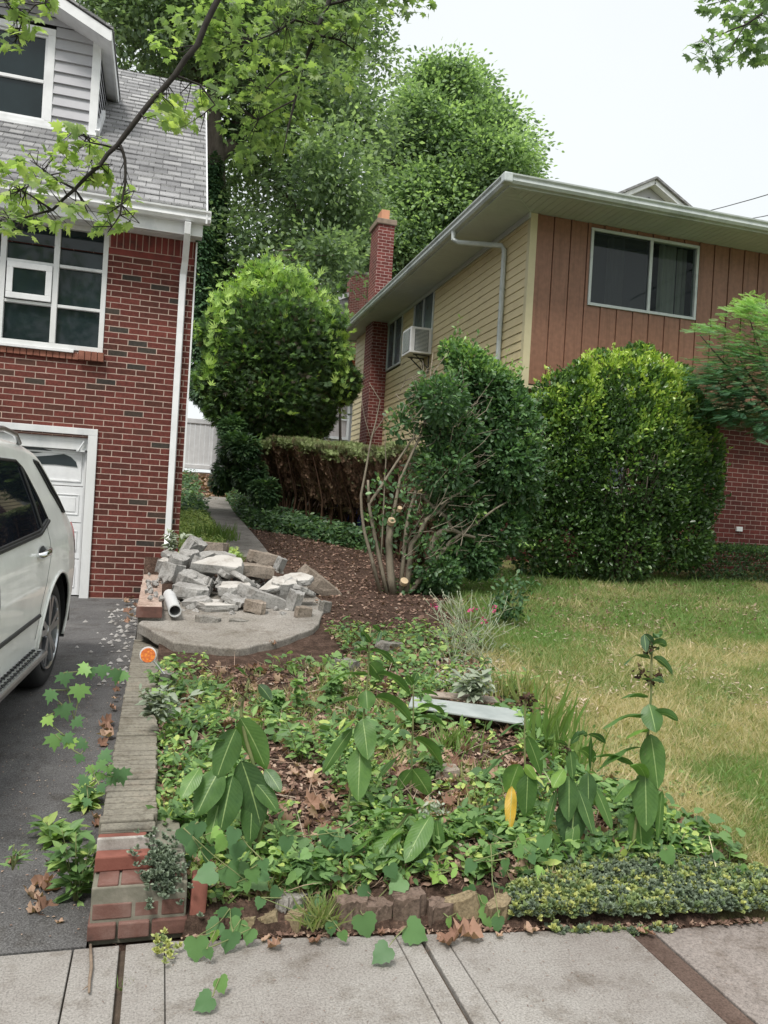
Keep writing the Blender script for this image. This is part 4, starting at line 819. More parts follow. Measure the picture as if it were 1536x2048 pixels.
def ghits(px, py):
    """where the rays through these photo pixels meet the ground"""
    px = np.atleast_1d(px).astype(float); py = np.atleast_1d(py).astype(float)
    d_ = fw[None]+((px-CX)/FPX)[:, None]*RT[None]-((py-CY)/FPX)[:, None]*UP[None]; T = 1.5*np.exp(np.linspace(0, 3.6, 500)); hit = np.full(len(px), T[-1])
    done = np.zeros(len(px), bool)
    for t in T:
        q = np.array([0, 0, EYE])+t*d_; h = (~done) & (q[:, 2] <= gh(q[:, 0], q[:, 1])); hit[h] = t; done |= h
    q = np.array([0, 0, EYE])+hit[:, None]*d_; q[:, 2] = gh(q[:, 0], q[:, 1]); return q
def on_ground(px, py, lift=0):
    q = ghits(px, py)[0]; q[2] += lift; return q
mb = MB(); P = [on_ground(*c, .085) for c in ((822, 1424), (1040, 1452), (1050, 1482), (815, 1446))]; mb.prism(P, (0, 0, .012))
M['board'] = mottled('grey_board', [(.25, .28, .275), (.37, .40, .39)], 5, .6, 30, .1, .003)
tag(mb.build('board', M['board'], bevel=.003), 'pale grey board lying in the weeds, the nearer of two', 'board', 'boards in the weeds')
mb = MB(); P = [on_ground(*c, .09) for c in ((845, 1414), (985, 1424), (1000, 1436), (850, 1424))]; mb.prism(P, (0, 0, .012)); tag(mb.build('board', M['rubble_tan'], bevel=.003), 'narrow dull board lying just behind the pale board', 'board', 'boards in the weeds')
for k, (px, py, a_, b_, c_, lab) in enumerate(((690, 1345, .22, .15, .12, 'pointed grey brown stone standing in the mulch behind the middle milkweed'), (780, 1300, .34, .14, .07, 'long flat grey stone lying at the edge of the mulch below the shrub'), (890, 1560, .22, .14, .05, 'flat pinkish stone among dead leaves in the bed'), (330, 1380, .16, .12, .16, 'rough grey stone behind the brick wall near the reflector'))):
    o = chunk_mesh('stone', a_, b_, c_, 500+k, M['rubble_tan'] if k == 2 else M['slab'], .08, 6); q = on_ground(px, py, .03); o.location = [float(v) for v in q]; o.rotation_euler = (.1, .1, .3*k); tag(o, lab, 'stone')
# edging stones at the front of the bed
ES = [(500, 1850, .10, .10, 'y'), (546, 1848, .10, .105, 'y'), (594, 1846, .10, .11, 'y'), (392, 1815, .055, .15, 'b'), (590, 1815, .15, .05, 'd'), (640, 1832, .10, .10, 'r'), (692, 1828, .15, .14, 'r'), (750, 1822, .14, .13, 'r'), (812, 1822, .16, .14, 'r'), (865, 1815, .13, .14, 'r'), (918, 1812, .15, .15, 'y'), (975, 1812, .14, .12, 'y')]
M['yel'] = concmat('yellowish_stone', [(.16, .125, .075), (.25, .20, .125), (.33, .28, .19)], 60)
M['reds'] = concmat('reddish_stone', [(.10, .07, .055), (.17, .125, .10), (.25, .20, .165)], 60)
labs = {'y': 'yellowish rounded edging stone at the front of the bed', 'r': 'reddish rough edging stone half buried in dead leaves at the sidewalk', 'b': 'upright red brick leaning against the end of the planter wall', 'd': 'dark flat stone above the yellowish edging stones'}
for k, (px, py, a_, h_, t) in enumerate(ES):
    if t == 'b':
        q = at(392, 1860, Y=2.90); mb = MB(); mb.prism([(q[0]-.03, 2.88, .0), (q[0]+.028, 2.885, .0), (q[0]+.03, 2.97, .0), (q[0]-.028, 2.965, .0)], (.008, .03, .175)); tag(mb.build('loose_brick', M['redtop'], bevel=.006), labs['b'], 'brick'); continue
    o = chunk_mesh('edging_stone' if t != 'b' else 'loose_brick', a_, .08 if t != 'b' else .06, h_, 700+k, {'y': M['yel'], 'r': M['reds'], 'b': M['redtop'], 'd': M['slab']}[t], .10, 9)
    q = at(px, 1850, Y=2.83); o.location = (float(q[0]), float(edge_y(q[0]))+(.045 if t != 'd' else .11), (h_/2-.02 if t != 'd' else .10)); o.location.z -= rng.uniform(.0, .035); o.location.y += rng.uniform(-.01, .02); o.rotation_euler = (rng.normal()*.14, rng.normal()*.12, rng.normal()*.2); tag(o, labs[t], 'brick' if t == 'b' else 'stone', 'edging stones in front of the bed' if t in 'yr' else None)
    o.modifiers.new('bevel', 'BEVEL').width = .012

# ------------------------------------------------------------------ white car
gz_ = float(drive_z(6.02)); slope = math.atan(.0567)
car = empty('parked_car', (-1.610, 6.09, gz_+.0), 'white four door estate car backed into the driveway beside the brick house', 'car', rot=(slope, 0, math.radians(-5.5)))
CM = world_of(car)
def Wz(z): return float(np.interp(z, [.25, .4, .6, .8, .95, 1.05, 1.12, 1.3, 1.5, 1.66, 1.8], [.90, .925, .945, .955, .945, .93, .905, .855, .79, .73, .66]))
def Py(y): return float(np.interp(y, [-3.85, -3.7, -3.4, -3.0, .3, .55, .75, .88, .95], [.62, .80, .93, 1, 1, .985, .945, .86, .74]))
def Zt(y): return float(np.interp(y, [-3.85, -3.8, -3.7, -3.3, -2.95, -2.8, -2.35, -2.0, -1.4, -.6, -.15, .05, .12, .35, .52, .66, .80, .90, .94, .95], [.45, .72, .82, .96, 1.06, 1.12, 1.45, 1.64, 1.73, 1.75, 1.72, 1.68, 1.64, 1.40, 1.22, 1.12, 1.05, .97, .80, .55]))
def side(y, z, o=0): return (Wz(z)*Py(y)+o, y, z)
RW, RA, FA = .385, .43, -2.915
def carbody():
    ys = np.unique(np.round(np.concatenate([np.linspace(-3.85, -2.6, 40), np.linspace(-2.6, -.6, 60), np.linspace(-.6, .6, 61), np.linspace(.6, .95, 20)]), 4)); mb = MB(); NS, NR = 44, 10; rows = []
    for y in ys:
        zt = Zt(y); zb = .26 if y > -3.7 and y < .9 else .34; r_ = min(.11, (zt-zb)*.3); row = []
        for i in range(NS):
            z = zb+(zt-r_-zb)*i/(NS-1); row.append(side(y, z))
        xe = row[-1][0]
        for i in range(1, NR+1):
            a = i/NR
            if i <= 6: t = i/6*math.pi/2; x_ = xe-r_*1.1*(1-math.cos(t)) ; z = zt-r_+r_*math.sin(t)*.86
            else: q = (i-6)/(NR-6); x_ = (xe-r_*1.1)*(1-q); z = zt-r_*.14*(1-q)**2
            row.append((x_, y, z))
        rows.append(row)
    # arch snapping: push points near the arch circle onto it
    def snap(p_):
        x_, y, z = p_
        for c in (0.0, FA):
            d_ = math.hypot(y-c, z-.385)
            if abs(d_-RA) < .014 and z < .95: s_ = RA/d_; y = c+(y-c)*s_; z = .385+(z-.385)*s_
        return (x_, y, z)
    W = len(rows[0])
    for s_ in (1, -1):
        idx = [[mb.vert((s_*q[0], q[1], q[2])) for q in map(snap, r_)] for r_ in rows]
        for i in range(len(rows)-1):
            for j in range(W-1):
                P = [rows[i][j], rows[i+1][j], rows[i+1][j+1], rows[i][j+1]]; cy = sum(q[1] for q in P)/4; cz = sum(q[2] for q in P)/4
                if j < NS-1 and any(math.hypot(cy-c, cz-.385) < RA for c in (0, FA)): continue
                mb.f.append([idx[i][j], idx[i+1][j], idx[i+1][j+1], idx[i][j+1]])
    for row in (rows[0], rows[-1]):
        mb.poly([(q[0], q[1], q[2]) for q in row]+[(-q[0], q[1], q[2]) for q in row[::-1][1:]])
    mb.v = [tuple(CM@Vector(v)) for v in mb.v]; return mb
def cbuild(mb, name, mat, parent=None, **k):
    mb.v = [tuple(CM@Vector(v)) for v in mb.v]; return mb.build(name, mat, parent or car, **k)
body = carbody().build('body', M['carpaint'], car, smooth=True, weld=True)
mb = MB(); mb.box(-.86, .86, -3.7, .85, .30, .60); mb.box(-.60, .60, -3.6, .7, .3, .95); cbuild(mb, 'chassis', M['blackplastic'])
for c in (0, FA):
    for s_ in (1, -1):
        mb = MB(); Pth = [(s_*.50, c+RA*1.0*math.cos(a), .385+RA*1.0*math.sin(a)) for a in np.linspace(-.3, math.pi+.3, 24)]
        for a, b in zip(Pth, Pth[1:]): mb.poly([a, b, (s_*.915, b[1], b[2]), (s_*.915, a[1], a[2])])
        cbuild(mb, 'wheel_arch', M['blackplastic'], smooth=True)
        mb = MB(); Pth = []
        for a in np.linspace(-.25, math.pi+.25, 36):
            y, z = c+(RA+.0)*math.cos(a), .385+(RA+.0)*math.sin(a); q = side(y, max(z, .27), .004); Pth.append((s_*q[0], y, z))
        mb.tube(Pth, .011, 6); cbuild(mb, 'arch_lip', M['carpaint'], smooth=True)
def wheel(c, s_):
    def ring(mb, prof, n=48):
        b = len(mb.v)
        for k in range(n):
            a = 2*math.pi*k/n
            for (r_, x_) in prof: mb.vert((s_*x_, c+r_*math.cos(a), .385+r_*math.sin(a)))
        m_ = len(prof)
        for k in range(n):
            k2 = (k+1) % n
            for i in range(m_-1): mb.f.append([b+k*m_+i, b+k*m_+i+1, b+k2*m_+i+1, b+k2*m_+i])
    mb = MB(); ring(mb, [(.25, .66), (.33, .655), (.372, .68), (.385, .72), (.385, .85), (.372, .885), (.345, .90), (.30, .905), (.262, .885), (.25, .86)]); ty = cbuild(mb, 'tyre', M['rubber'], smooth=True)
    mb = MB(); ring(mb, [(.25, .66), (.262, .90), (.256, .91), (.245, .90), (.235, .80), (.235, .70)])
    for k in range(5):
        for off in (-.13, .13):
            a = 2*math.pi*k/5+.3; a1 = a+off*1.3; a0 = a+off*.8
            p0 = (s_*.885, c+.05*math.cos(a0), .385+.05*math.sin(a0)); p1 = (s_*.893, c+.245*math.cos(a1), .385+.245*math.sin(a1)); mb.bar(p0, p1, .042, .03, (s_, 0, 0))
    ring(mb, [(0.001, .905), (.045, .903), (.062, .89), (.065, .85)], 24)
    wl__ = cbuild(mb, 'rim', M['alloy'], smooth=False)
    mb = MB(); ring(mb, [(.235, .78), (.001, .78)], 24); ring(mb, [(.15, .80), (.001, .80)], 24); cbuild(mb, 'brake_disc', plain('brake_metal', (.10, .10, .10), .5, .8), wl__)
for c in (0, FA):
    for s_ in (1, -1): wheel(c, s_)
# local (y,z) of a photo pixel on the car side
CMi = CM.inverted()
def cl(px, py, X=-.755): q = CMi@V3(at(px, py, X=X)); return (q.y, q.z)
def panel(poly, o, s_=1, t=.004, sub=6):
    """thin sheet following the body side inside polygon (y,z)"""
    P = [Vector((y, z, 0)) for y, z in poly]; bm = bmesh.new(); vs = [bm.verts.new(p_) for p_ in P]; bm.faces.new(vs); bmesh.ops.triangulate(bm, faces=bm.faces)
    bmesh.ops.subdivide_edges(bm, edges=bm.edges, cuts=sub, use_grid_fill=True); mb = MB(); bm.verts.ensure_lookup_table()
    for v in bm.verts: q = side(v.co.x, v.co.y, o); mb.vert((s_*q[0], q[1], q[2]))
    for f in bm.faces: mb.f.append([v.index for v in f.verts])
    bm.free(); return mb
def sline(pts, s_, r_, o=.0, n=6, sub=8):
    mb = MB(); Q = []
    for a, b in zip(pts, pts[1:]):
        for k in range(sub): t = k/sub; y, z = a[0]+(b[0]-a[0])*t, a[1]+(b[1]-a[1])*t; q = side(y, z, o); Q.append((s_*q[0], q[1], q[2]))
    q = side(*pts[-1], o); Q.append((s_*q[0], q[1], q[2])); mb.tube(Q, r_, n); return mb
g_rear = [(-1.35, 1.12), (-.42, 1.14), (-.15, 1.20), (-.27, 1.38), (-.40, 1.54), (-.5, 1.59), (-1.35, 1.62)]
g_front = [(-2.45, 1.12), (-1.42, 1.12), (-1.42, 1.62), (-1.9, 1.57), (-2.35, 1.27)]
g_wrap = [(-.06, 1.59), (.03, 1.575), (.22, 1.38), (.40, 1.21), (.32, 1.22), (.13, 1.38)]
for s_ in (1, -1):
    for nm, gp in (('side_window', g_rear), ('side_window', g_front), ('quarter_window', g_wrap)):
        o = cbuild(panel(gp, .004, s_), nm, M['carglass'], smooth=True)
        cbuild(sline(gp+[gp[0]], s_, .009, .005), 'window_seal', M['blackplastic'], o)
    cbuild(sline([(-2.4, 1.105), (-1.35, 1.105), (-.42, 1.12), (-.13, 1.185)], s_, .014, .006), 'belt_strip', M['blackplastic'])
    cbuild(sline([(-.36, 1.16), (-.45, 1.55)], s_, .012, .008), 'window_divider', M['blackplastic'])
    for pts in ([(-1.38, .33), (-1.38, 1.12)], [(-2.5, .35), (-2.5, 1.1)], [(-.52, .45), (-.47, .66), (-.36, .82), (-.25, .95), (-.20, 1.10), (-.17, 1.19)], [(.60, .62), (.62, 1.08)], [(-2.5, .35), (-.52, .35)]):
        cbuild(sline(pts, s_, .0045, -.0025), 'door_seam', M['trim_dark'])
    cbuild(sline([(-2.6, .60), (-.50, .60)], s_, .016, .0), 'rub_strip', M['blackplastic'])
    for y0 in (-.47, -1.66):
        mb = MB(); q0, q1 = side(y0-.11, 1.0, .03), side(y0+.10, 1.02, .03); mb.tube([(s_*(q0[0]-.035), y0-.125, 1.0), (s_*q0[0], y0-.10, 1.003), (s_*(q0[0]+.012), y0, 1.01), (s_*q1[0], y0+.09, 1.018), (s_*(q1[0]-.035), y0+.115, 1.02)], [.012, .02, .022, .02, .012], 10)
        hd = cbuild(mb, 'door_handle', M['chrome'], smooth=True)
        mb = MB(); c_ = side(y0, 1.01, .003); mb.prism([(s_*c_[0], y0+.075*math.cos(a), 1.01+.042*math.sin(a)) for a in np.linspace(0, 2*math.pi, 16, endpoint=False)], (.002*s_, 0, 0)); cbuild(mb, 'handle_recess', M['trim_dark'], hd)
    mb = MB(); mb.tube([(s_*.72, -2.1, 1.60), (s_*.735, -1.9, 1.70), (s_*.72, -1.2, 1.77), (s_*.71, -.6, 1.785), (s_*.70, -.3, 1.76), (s_*.70, -.2, 1.70)], .018, 8); cbuild(mb, 'roof_rail', M['alloy'], smooth=True)
    # running board with dark studs
    mb = MB(); mb.prism([(s_*.86, -2.45, .36), (s_*1.02, -2.40, .355), (s_*1.02, -.55, .355), (s_*.86, -.47, .36)], (0, 0, .035)); rbd = cbuild(mb, 'running_board', M['alloy'], bevel=.008)
    mb = MB()
    for i in range(30):
        for j in range(3):
            y = -2.3+i*.058+(.03 if j % 2 else 0); x_ = s_*(.90+j*.04); mb.prism([(x_+.013*math.cos(a), y+.013*math.sin(a), .395) for a in np.linspace(0, 2*math.pi, 8, endpoint=False)], (0, 0, .004))
    cbuild(mb, 'board_studs', M['rubber'], rbd)
    mb = MB(); mb.box(min(s_*.80, s_*.95), max(s_*.80, s_*.95), -2.48, -.42, .27, .37); cbuild(mb, 'sill', M['blackplastic'], bevel=.02)
    cbuild(panel([(.66, .86), (.80, .86), (.86, 1.0), (.78, 1.10), (.68, 1.12)], .006, s_, sub=3), 'tail_light', mottled('tail_lens', [(.35, .01, .01), (.5, .02, .02)], 4, .15, spec=.6), smooth=True)
    cbuild(panel([(-3.74, .62), (-3.55, .60), (-3.36, .78), (-3.48, .84), (-3.70, .76)], .008, s_, sub=3), 'headlight', M['glass_grey'], smooth=True)
    mb = MB(); mb.tube([(s_*.90, -2.75, 1.10), (s_*.98, -2.77, 1.11)], .02, 8); mb.box(min(s_*.97, s_*1.14), max(s_*.97, s_*1.14), -2.84, -2.73, 1.06, 1.21); cbuild(mb, 'wing_mirror', M['carpaint'], bevel=.03)
mb = MB(); hz = lambda y: Zt(y)+.006
for (y0, y1, w0, w1, nm) in ((.13, .45, .58, .68, 'rear_window'), (-2.76, -2.05, .74, .62, 'windscreen')):
    mb = MB(); nq = 8
    for k in range(nq):
        a, b = k/nq, (k+1)/nq; ya, yb__ = y0+(y1-y0)*a, y0+(y1-y0)*b; wa, wb = w0+(w1-w0)*a, w0+(w1-w0)*b; mb.poly([(-wa, ya, hz(ya)), (wa, ya, hz(ya)), (wb, yb__, hz(yb__)), (-wb, yb__, hz(yb__))])
    cbuild(mb, nm, M['carglass'], smooth=True, weld=True)
mb = MB(); mb.box(-.60, .60, -.02, .17, 1.655, 1.685); cbuild(mb, 'spoiler', M['carpaint'], bevel=.012)
mb = MB(); mb.prism([(x_, .93, .62) for x_ in (-.26, .26)]+[(.26, .985, .60), (-.26, .985, .60)], (0, 0, .12)); cbuild(mb, 'number_plate', M['white'], bevel=.004)
mb = MB(); mb.box(-.78, .78, .80, .99, .36, .58); cbuild(mb, 'rear_bumper', M['carpaint'], bevel=.05)
mb = MB(); mb.box(-.45, .45, -3.90, -3.84, .52, .80); cbuild(mb, 'grille', M['blackplastic'], bevel=.02)
mb = MB(); mb.box(-.80, .80, -3.90, -3.70, .32, .50); cbuild(mb, 'front_bumper', M['carpaint'], bevel=.05)

# ------------------------------------------------------------------ vegetation
def blob_points(circles, Yr, n, aniso=1.0, shell=0.0):
    """points in real 3d balls given as (px,py,rpx[,weight]) at depths Yr; balls are round in depth too"""
    C = []; R = []; Wt = []
    for c in circles:
        Y = rng.uniform(*Yr) if len(c) < 5 else c[4]; q = at(c[0], c[1], Y=Y); dist = np.dot(q-(0, 0, EYE), fw); r_ = c[2]*dist/FPX
        C.append(q); R.append(r_); Wt.append((c[3] if len(c) > 3 else 1)*r_**2)
    Wt = np.array(Wt)/sum(Wt); k = rng.choice(len(C), n, p=Wt); C = np.array(C); R = np.array(R)
    u_ = rsph(n); rr = rng.random(n)**(1/3 if shell == 0 else 1/(3+shell*10)); P = C[k]+u_*(rr*R[k])[:, None]*np.array([1, aniso, 1]); return P, u_, rr, k
def bark_tubes(name, paths, mat, parent, n=7, **kw):
    mb = MB()
    for pth, rad in paths:
        P = [np.array(q, float) for q in pth]; fine_p = []; fine_r = []
        for i in range(len(P)-1):
            for t in (0, .5): fine_p.append(P[i]+(P[i+1]-P[i])*t+(rng.normal(size=3)*rad[0]*.25 if t else 0)); fine_r.append(rad[i]+(rad[i+1]-rad[i])*t)
        fine_p.append(P[-1]); fine_r.append(rad[-1]); mb.tube(fine_p, fine_r, n)
    return mb.build(name, mat, parent, smooth=True, **kw)
def big_tree(name, label, circles, Yr, nclump, per, leaf, base, trunk_path, rad, mat, limbs, clump_r=.55, group=None, T=T_DIAM, shell=0, ts=.2):
    t = empty(name, base, label, 'tree', group)
    paths = [(trunk_path, rad)]; P, u_, rr, k = blob_points(circles, Yr, nclump, 1, shell)
    tp = np.array(trunk_path, float)
    for l in limbs: paths.append(l)
    node = [np.array(q) for l in limbs for q in l[0]] + [q for q in tp[len(tp)//3:]]; node = np.array(node)
    mbp = []
    for c in P[::max(1, nclump//130)]:
        d_ = np.linalg.norm(node-c, axis=1)+np.maximum(0, node[:, 2]-c[2])*2; a = node[np.argmin(d_)]
        m_ = (a+c)/2+(0, 0, .08*np.linalg.norm(c-a)); mbp.append(([a, m_, c], [rad[-1]*.5+.02, .03, .012]))
    bark_tubes('trunk', paths, M['bark'], t, 9); bark_tubes('branches', mbp, M['bark'], t, 5)
    # leaves around each clump centre, clumps flattened, with their own tone plus painted shading, tops lighter
    cl_ = np.repeat(np.arange(nclump), per); off = rng.normal(size=(len(cl_), 3))*np.array([1, 1, .62])*clump_r*rng.uniform(.6, 1.25, nclump)[cl_][:, None]
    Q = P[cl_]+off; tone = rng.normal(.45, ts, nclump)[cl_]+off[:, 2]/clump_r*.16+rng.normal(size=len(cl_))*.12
    D = unit(off+rng.normal(size=off.shape)*.6*clump_r+np.array([0, 0, -.25*clump_r])); N = unit(np.array([0, 0, 1.0])+rng.normal(size=off.shape)*.6)
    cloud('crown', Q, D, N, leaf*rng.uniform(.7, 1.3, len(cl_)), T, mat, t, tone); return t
def wpt(px, py, Y): return at(px, py, Y=Y)
# tall left tree, ivy on its trunk
Yt = 24
big_tree('shade_tree', 'tall loose crowned tree rising behind the brick house roof, ivy on its trunk',
 [(300, 40, 120), (450, 60, 130), (590, 60, 130), (690, 90, 85), (760, 150, 40, .6), (500, 220, 100), (620, 210, 100), (710, 250, 75), (250, -80, 120), (450, -90, 150), (650, -100, 140), (330, 130, 80), (480, 360, 85), (590, 370, 90), (680, 370, 70), (640, 300, 80), (430, 470, 60), (520, 500, 65), (620, 470, 70), (440, 590, 50), (560, 590, 60), (665, 520, 50), (700, 440, 50), (390, 250, 60)],
 (21.5, 28), 1000, 82, .175, wpt(470, 900, Yt), [wpt(480, 1000, Yt), wpt(455, 800, Yt), wpt(425, 560, Yt), wpt(432, 320, Yt), wpt(428, 180, Yt), wpt(470, 90, Yt), wpt(520, -60, Yt)], [.36, .32, .28, .26, .22, .16, .08], M['l_tree'],
 [([wpt(432, 320, Yt), wpt(500, 250, Yt+.5), wpt(580, 180, Yt+1), wpt(680, 120, Yt+1.5)], [.2, .15, .1, .04]), ([wpt(428, 180, Yt), wpt(340, 60, Yt-.5), wpt(280, -60, Yt-1)], [.17, .1, .05]), ([wpt(420, 560, Yt), wpt(500, 500, Yt+1), wpt(600, 440, Yt+2)], [.14, .1, .04])], .48)
iv = empty('ivy', wpt(405, 930, 23), 'dark ivy smothering the tall trunk beside the brick house gable', 'ivy')
P, u_, rr, k = blob_points([(425, y, 26+6*math.sin(y*.05), 1, 23.6) for y in range(330, 800, 26)]+[(400, y, 26, 1, 22.5) for y in range(470, 800, 28)]+[(505, 245, 18, 1, 24.3), (470, 270, 18, 1, 24.3), (450, 620, 26, 1, 23), (440, 700, 35, 1, 22), (420, 780, 40, 1, 22)], (23, 24), 26000)
cloud('foliage', P, u_+(0, 0, -.8), u_+(0, -.2, .6), rng.uniform(.08, .15, len(P)), T_OVAL, M['l_ivy'], iv, np.clip(rng.normal(.42, .22, len(P)), 0, 1))
Yt = 38
tr2 = [(890, 165, 42), (850, 175, 34), (935, 180, 42), (905, 225, 60), (960, 235, 42), (860, 260, 55), (930, 290, 65), (1010, 275, 42), (1040, 305, 28), (1000, 330, 55), (830, 330, 60), (900, 370, 80), (990, 380, 60), (780, 400, 60), (860, 440, 80), (950, 440, 60), (810, 500, 60), (880, 530, 60), (745, 480, 50), (1050, 345, 22), (1000, 240, 30), (820, 210, 25), (790, 290, 45)]
big_tree('oak_tree', 'dense bright green tree with a clumped crown standing behind the red chimney', tr2, (36, 41), 820, 115, .24, wpt(890, 900, Yt), [wpt(900, 1000, Yt), wpt(900, 800, Yt), wpt(890, 560, Yt), wpt(905, 380, Yt), wpt(895, 200, Yt)], [.5, .45, .35, .25, .06], M['l_tree2'],
 [([wpt(890, 560, Yt), wpt(950, 450, Yt), wpt(1000, 340, Yt)], [.2, .14, .05]), ([wpt(890, 600, Yt), wpt(840, 480, Yt), wpt(800, 350, Yt)], [.2, .14, .05])], .50, T=T_OVAL, shell=.35, ts=.26)
big_tree('background_tree', 'dark green trees low behind the red chimney and cone shaped shrub', [(620, 620, 60), (700, 560, 50), (740, 620, 60), (560, 660, 60), (480, 620, 60), (660, 500, 40), (800, 600, 60), (850, 620, 60), (420, 680, 60), (520, 560, 40), (720, 500, 35), (600, 540, 45)], (44, 52), 240, 150, .26, wpt(640, 800, 46), [wpt(640, 950, 46), wpt(640, 760, 46), wpt(650, 600, 46), wpt(660, 520, 46)], [.5, .4, .3, .1], M['l_tree'], [], .9)

def shrub(name, label, cat, circles, Yr, n, leaf, mat, T, tone, stems, base, stem_mat, shell=.6, updir=.3, light_top=.25, aniso=1, inner=.15, tone_fn=None, shoots=0, shoot_len=1.0):
    t = empty(name, base, label, cat); P, u_, rr, k = blob_points(circles, Yr, n, aniso, shell)
    inn = rng.random(n) < inner; P[inn] -= u_[inn]*rng.uniform(.1, .5, inn.sum())[:, None]*.3
    v = np.clip(rng.normal(tone, .17, n), 0, 1)
    if tone_fn is not None: v = tone_fn(P, u_, v)
    cloud('foliage', P, unit(u_+rng.normal(size=u_.shape)*.55+(0, 0, updir)), unit(u_+rng.normal(size=u_.shape)*.5+(0, 0, .6)), leaf*rng.uniform(.65, 1.3, n), T, mat, t, v)
    if stems: bark_tubes('stems', stems, stem_mat, t, 6)
    if shoots:
        cand = np.where((rr > .93))[0]; C0 = P.mean(0); dd = P[cand]-C0; ok = np.einsum('ij,ij->i', unit(dd), u_[cand]) > .45; cand = cand[ok]; sel = rng.choice(cand, min(shoots, len(cand)), replace=False); Q = []; D = []; V_ = []; tw = []
        for i in sel:
            d_ = u_[i]*.7+rng.normal(size=3)*.45+np.array([0, 0, .45]); d_ /= np.linalg.norm(d_); L = rng.uniform(.08, .30)*shoot_len; tw.append(([P[i]-d_*.05, P[i]+d_*L], [.003, .001]))
            for f in np.linspace(.15, 1.05, 9): Q.append(P[i]+d_*L*f+rng.normal(size=3)*.008); D.append(d_+rng.normal(size=3)*.75); V_.append(v[i]+.12*f)
        cloud('shoot_leaves', np.array(Q), np.array(D), rng.normal(size=(len(Q), 3))*.6+(0, 0, .8), leaf*rng.uniform(.5, 1.0, len(Q)), T, mat, t, np.clip(np.array(V_), 0, 1)); bark_tubes('shoots', tw, stem_mat, t, 4)
    return t
def twigs(circles, Yr, root, n, r0=.012, r1=.004):
    P, u_, rr, k = blob_points(circles, Yr, n); out = []
    for q in P:
        a = np.array(root)+rng.normal(size=3)*(.12, .12, .02); m_ = a+(q-a)*.5+rng.normal(size=3)*.12; out.append(([a, m_, q], [r0, (r0+r1)/2, r1]))
    return out
# cone shaped yew at the top of the path: new growth at its top and edges
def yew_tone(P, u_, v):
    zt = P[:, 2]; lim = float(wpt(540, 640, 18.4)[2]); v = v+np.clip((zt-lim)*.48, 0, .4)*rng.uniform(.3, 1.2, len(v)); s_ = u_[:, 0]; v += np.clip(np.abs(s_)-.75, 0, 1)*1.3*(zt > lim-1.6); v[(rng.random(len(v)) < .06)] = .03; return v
yc = [(432, 668, 36, .7, 18.4), (675, 765, 44, .9, 18.4), (520, 560, 34, .8, 18.4), (590, 585, 32, .8, 18.4), (655, 655, 34, .7, 18.4), (425, 760, 34, .7, 18.3), (545, 700, 118, 1, 18.4), (480, 760, 72, 1, 18.2), (610, 740, 80, 1, 18.4), (550, 790, 100, 1, 18.2), (470, 700, 58, 1, 18.4), (620, 690, 62, 1, 18.4), (520, 620, 52, 1, 18.4), (580, 625, 50, 1, 18.4), (545, 580, 30, .8, 18.4), (640, 760, 55, 1, 18.4), (460, 810, 48, 1, 18.2), (650, 720, 34, 1, 18.6), (470, 640, 36, .8, 18.4), (560, 860, 72, 1, 18.4), (620, 830, 50, 1, 18.4), (500, 860, 50, 1, 18.4)]
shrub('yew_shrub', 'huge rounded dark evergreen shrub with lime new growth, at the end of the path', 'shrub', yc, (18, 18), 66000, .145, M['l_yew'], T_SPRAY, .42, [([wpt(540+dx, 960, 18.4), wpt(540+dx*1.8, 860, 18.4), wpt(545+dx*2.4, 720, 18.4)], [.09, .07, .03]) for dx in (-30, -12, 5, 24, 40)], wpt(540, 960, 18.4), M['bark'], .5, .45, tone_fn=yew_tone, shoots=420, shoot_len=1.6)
# flat topped shoots sticking up and out of the yew
P = []; 
for (px, py, w_, h_, m_) in ((545, 565, 70, 35, 500), (500, 600, 60, 30, 350), (600, 610, 60, 30, 350), (680, 745, 22, 70, 420), (650, 680, 30, 50, 350), (425, 720, 16, 80, 300), (440, 640, 20, 60, 250)):
    for _ in range(m_): P.append(wpt(px+rng.normal()*w_*.5, py+rng.normal()*h_*.5, 18.4+rng.normal()*.45))
P = np.array(P); n = len(P); sh_ = empty('yew_regrowth', wpt(545, 560, 18.4), 'lime green feathery shoots growing out of the rounded evergreen shrub', 'shoots')
cloud('foliage', P, rng.normal(size=(n, 3))*.6+(0, 0, .9), rng.normal(size=(n, 3))+(0, -.6, .3), rng.uniform(.13, .25, n), T_SPRAY, M['l_yew'], sh_, np.clip(rng.normal(.88, .1, n), 0, 1))
# brown clipped hedge
he = empty('clipped_hedge', (3.0, 12, .95), 'flat topped hedge with bare brown side facing the path', 'hedge')
def hl(y): return np.interp(y, [9.8, 12, 14, 16, 17.4], [2.86, 2.80, 2.55, 2.08, 1.84])      # outer left face of the top
def htop(y): return np.interp(y, [9.8, 12, 14, 16, 17.4], [2.40, 2.46, 2.66, 2.92, 2.84])
n = 26000; y = rng.uniform(9.8, 17.4, n); t = rng.random(n)**.7; x = hl(y)+rng.random(n)*1.5; z = htop(y)-np.abs(rng.normal(size=n))*.07+.05*np.sin(y*3)*np.sin(x*4)-.3*np.clip(y-17, 0, 1)
P = np.c_[x, y, z]; cloud('foliage', P, rng.normal(size=(n, 3))*.6+(0, 0, .8), rng.normal(size=(n, 3))*.7+(0, -.3, 1), rng.uniform(.05, .10, n), T_SPRAY, M['l_hedge'], he, np.clip(rng.normal(.92, .14, n), 0, 1))
n = 30000; y = rng.uniform(9.8, 17.5, n); f = rng.random(n)**1.5; zt_ = htop(y); gz2 = gh(np.full(n, 2.5), y); z = zt_-f*(zt_-gz2)*.62; x = hl(y)+.04+f*.42+np.abs(rng.normal(size=n))*.12+.07*np.sin(y*5)+.05*np.sin(y*11)
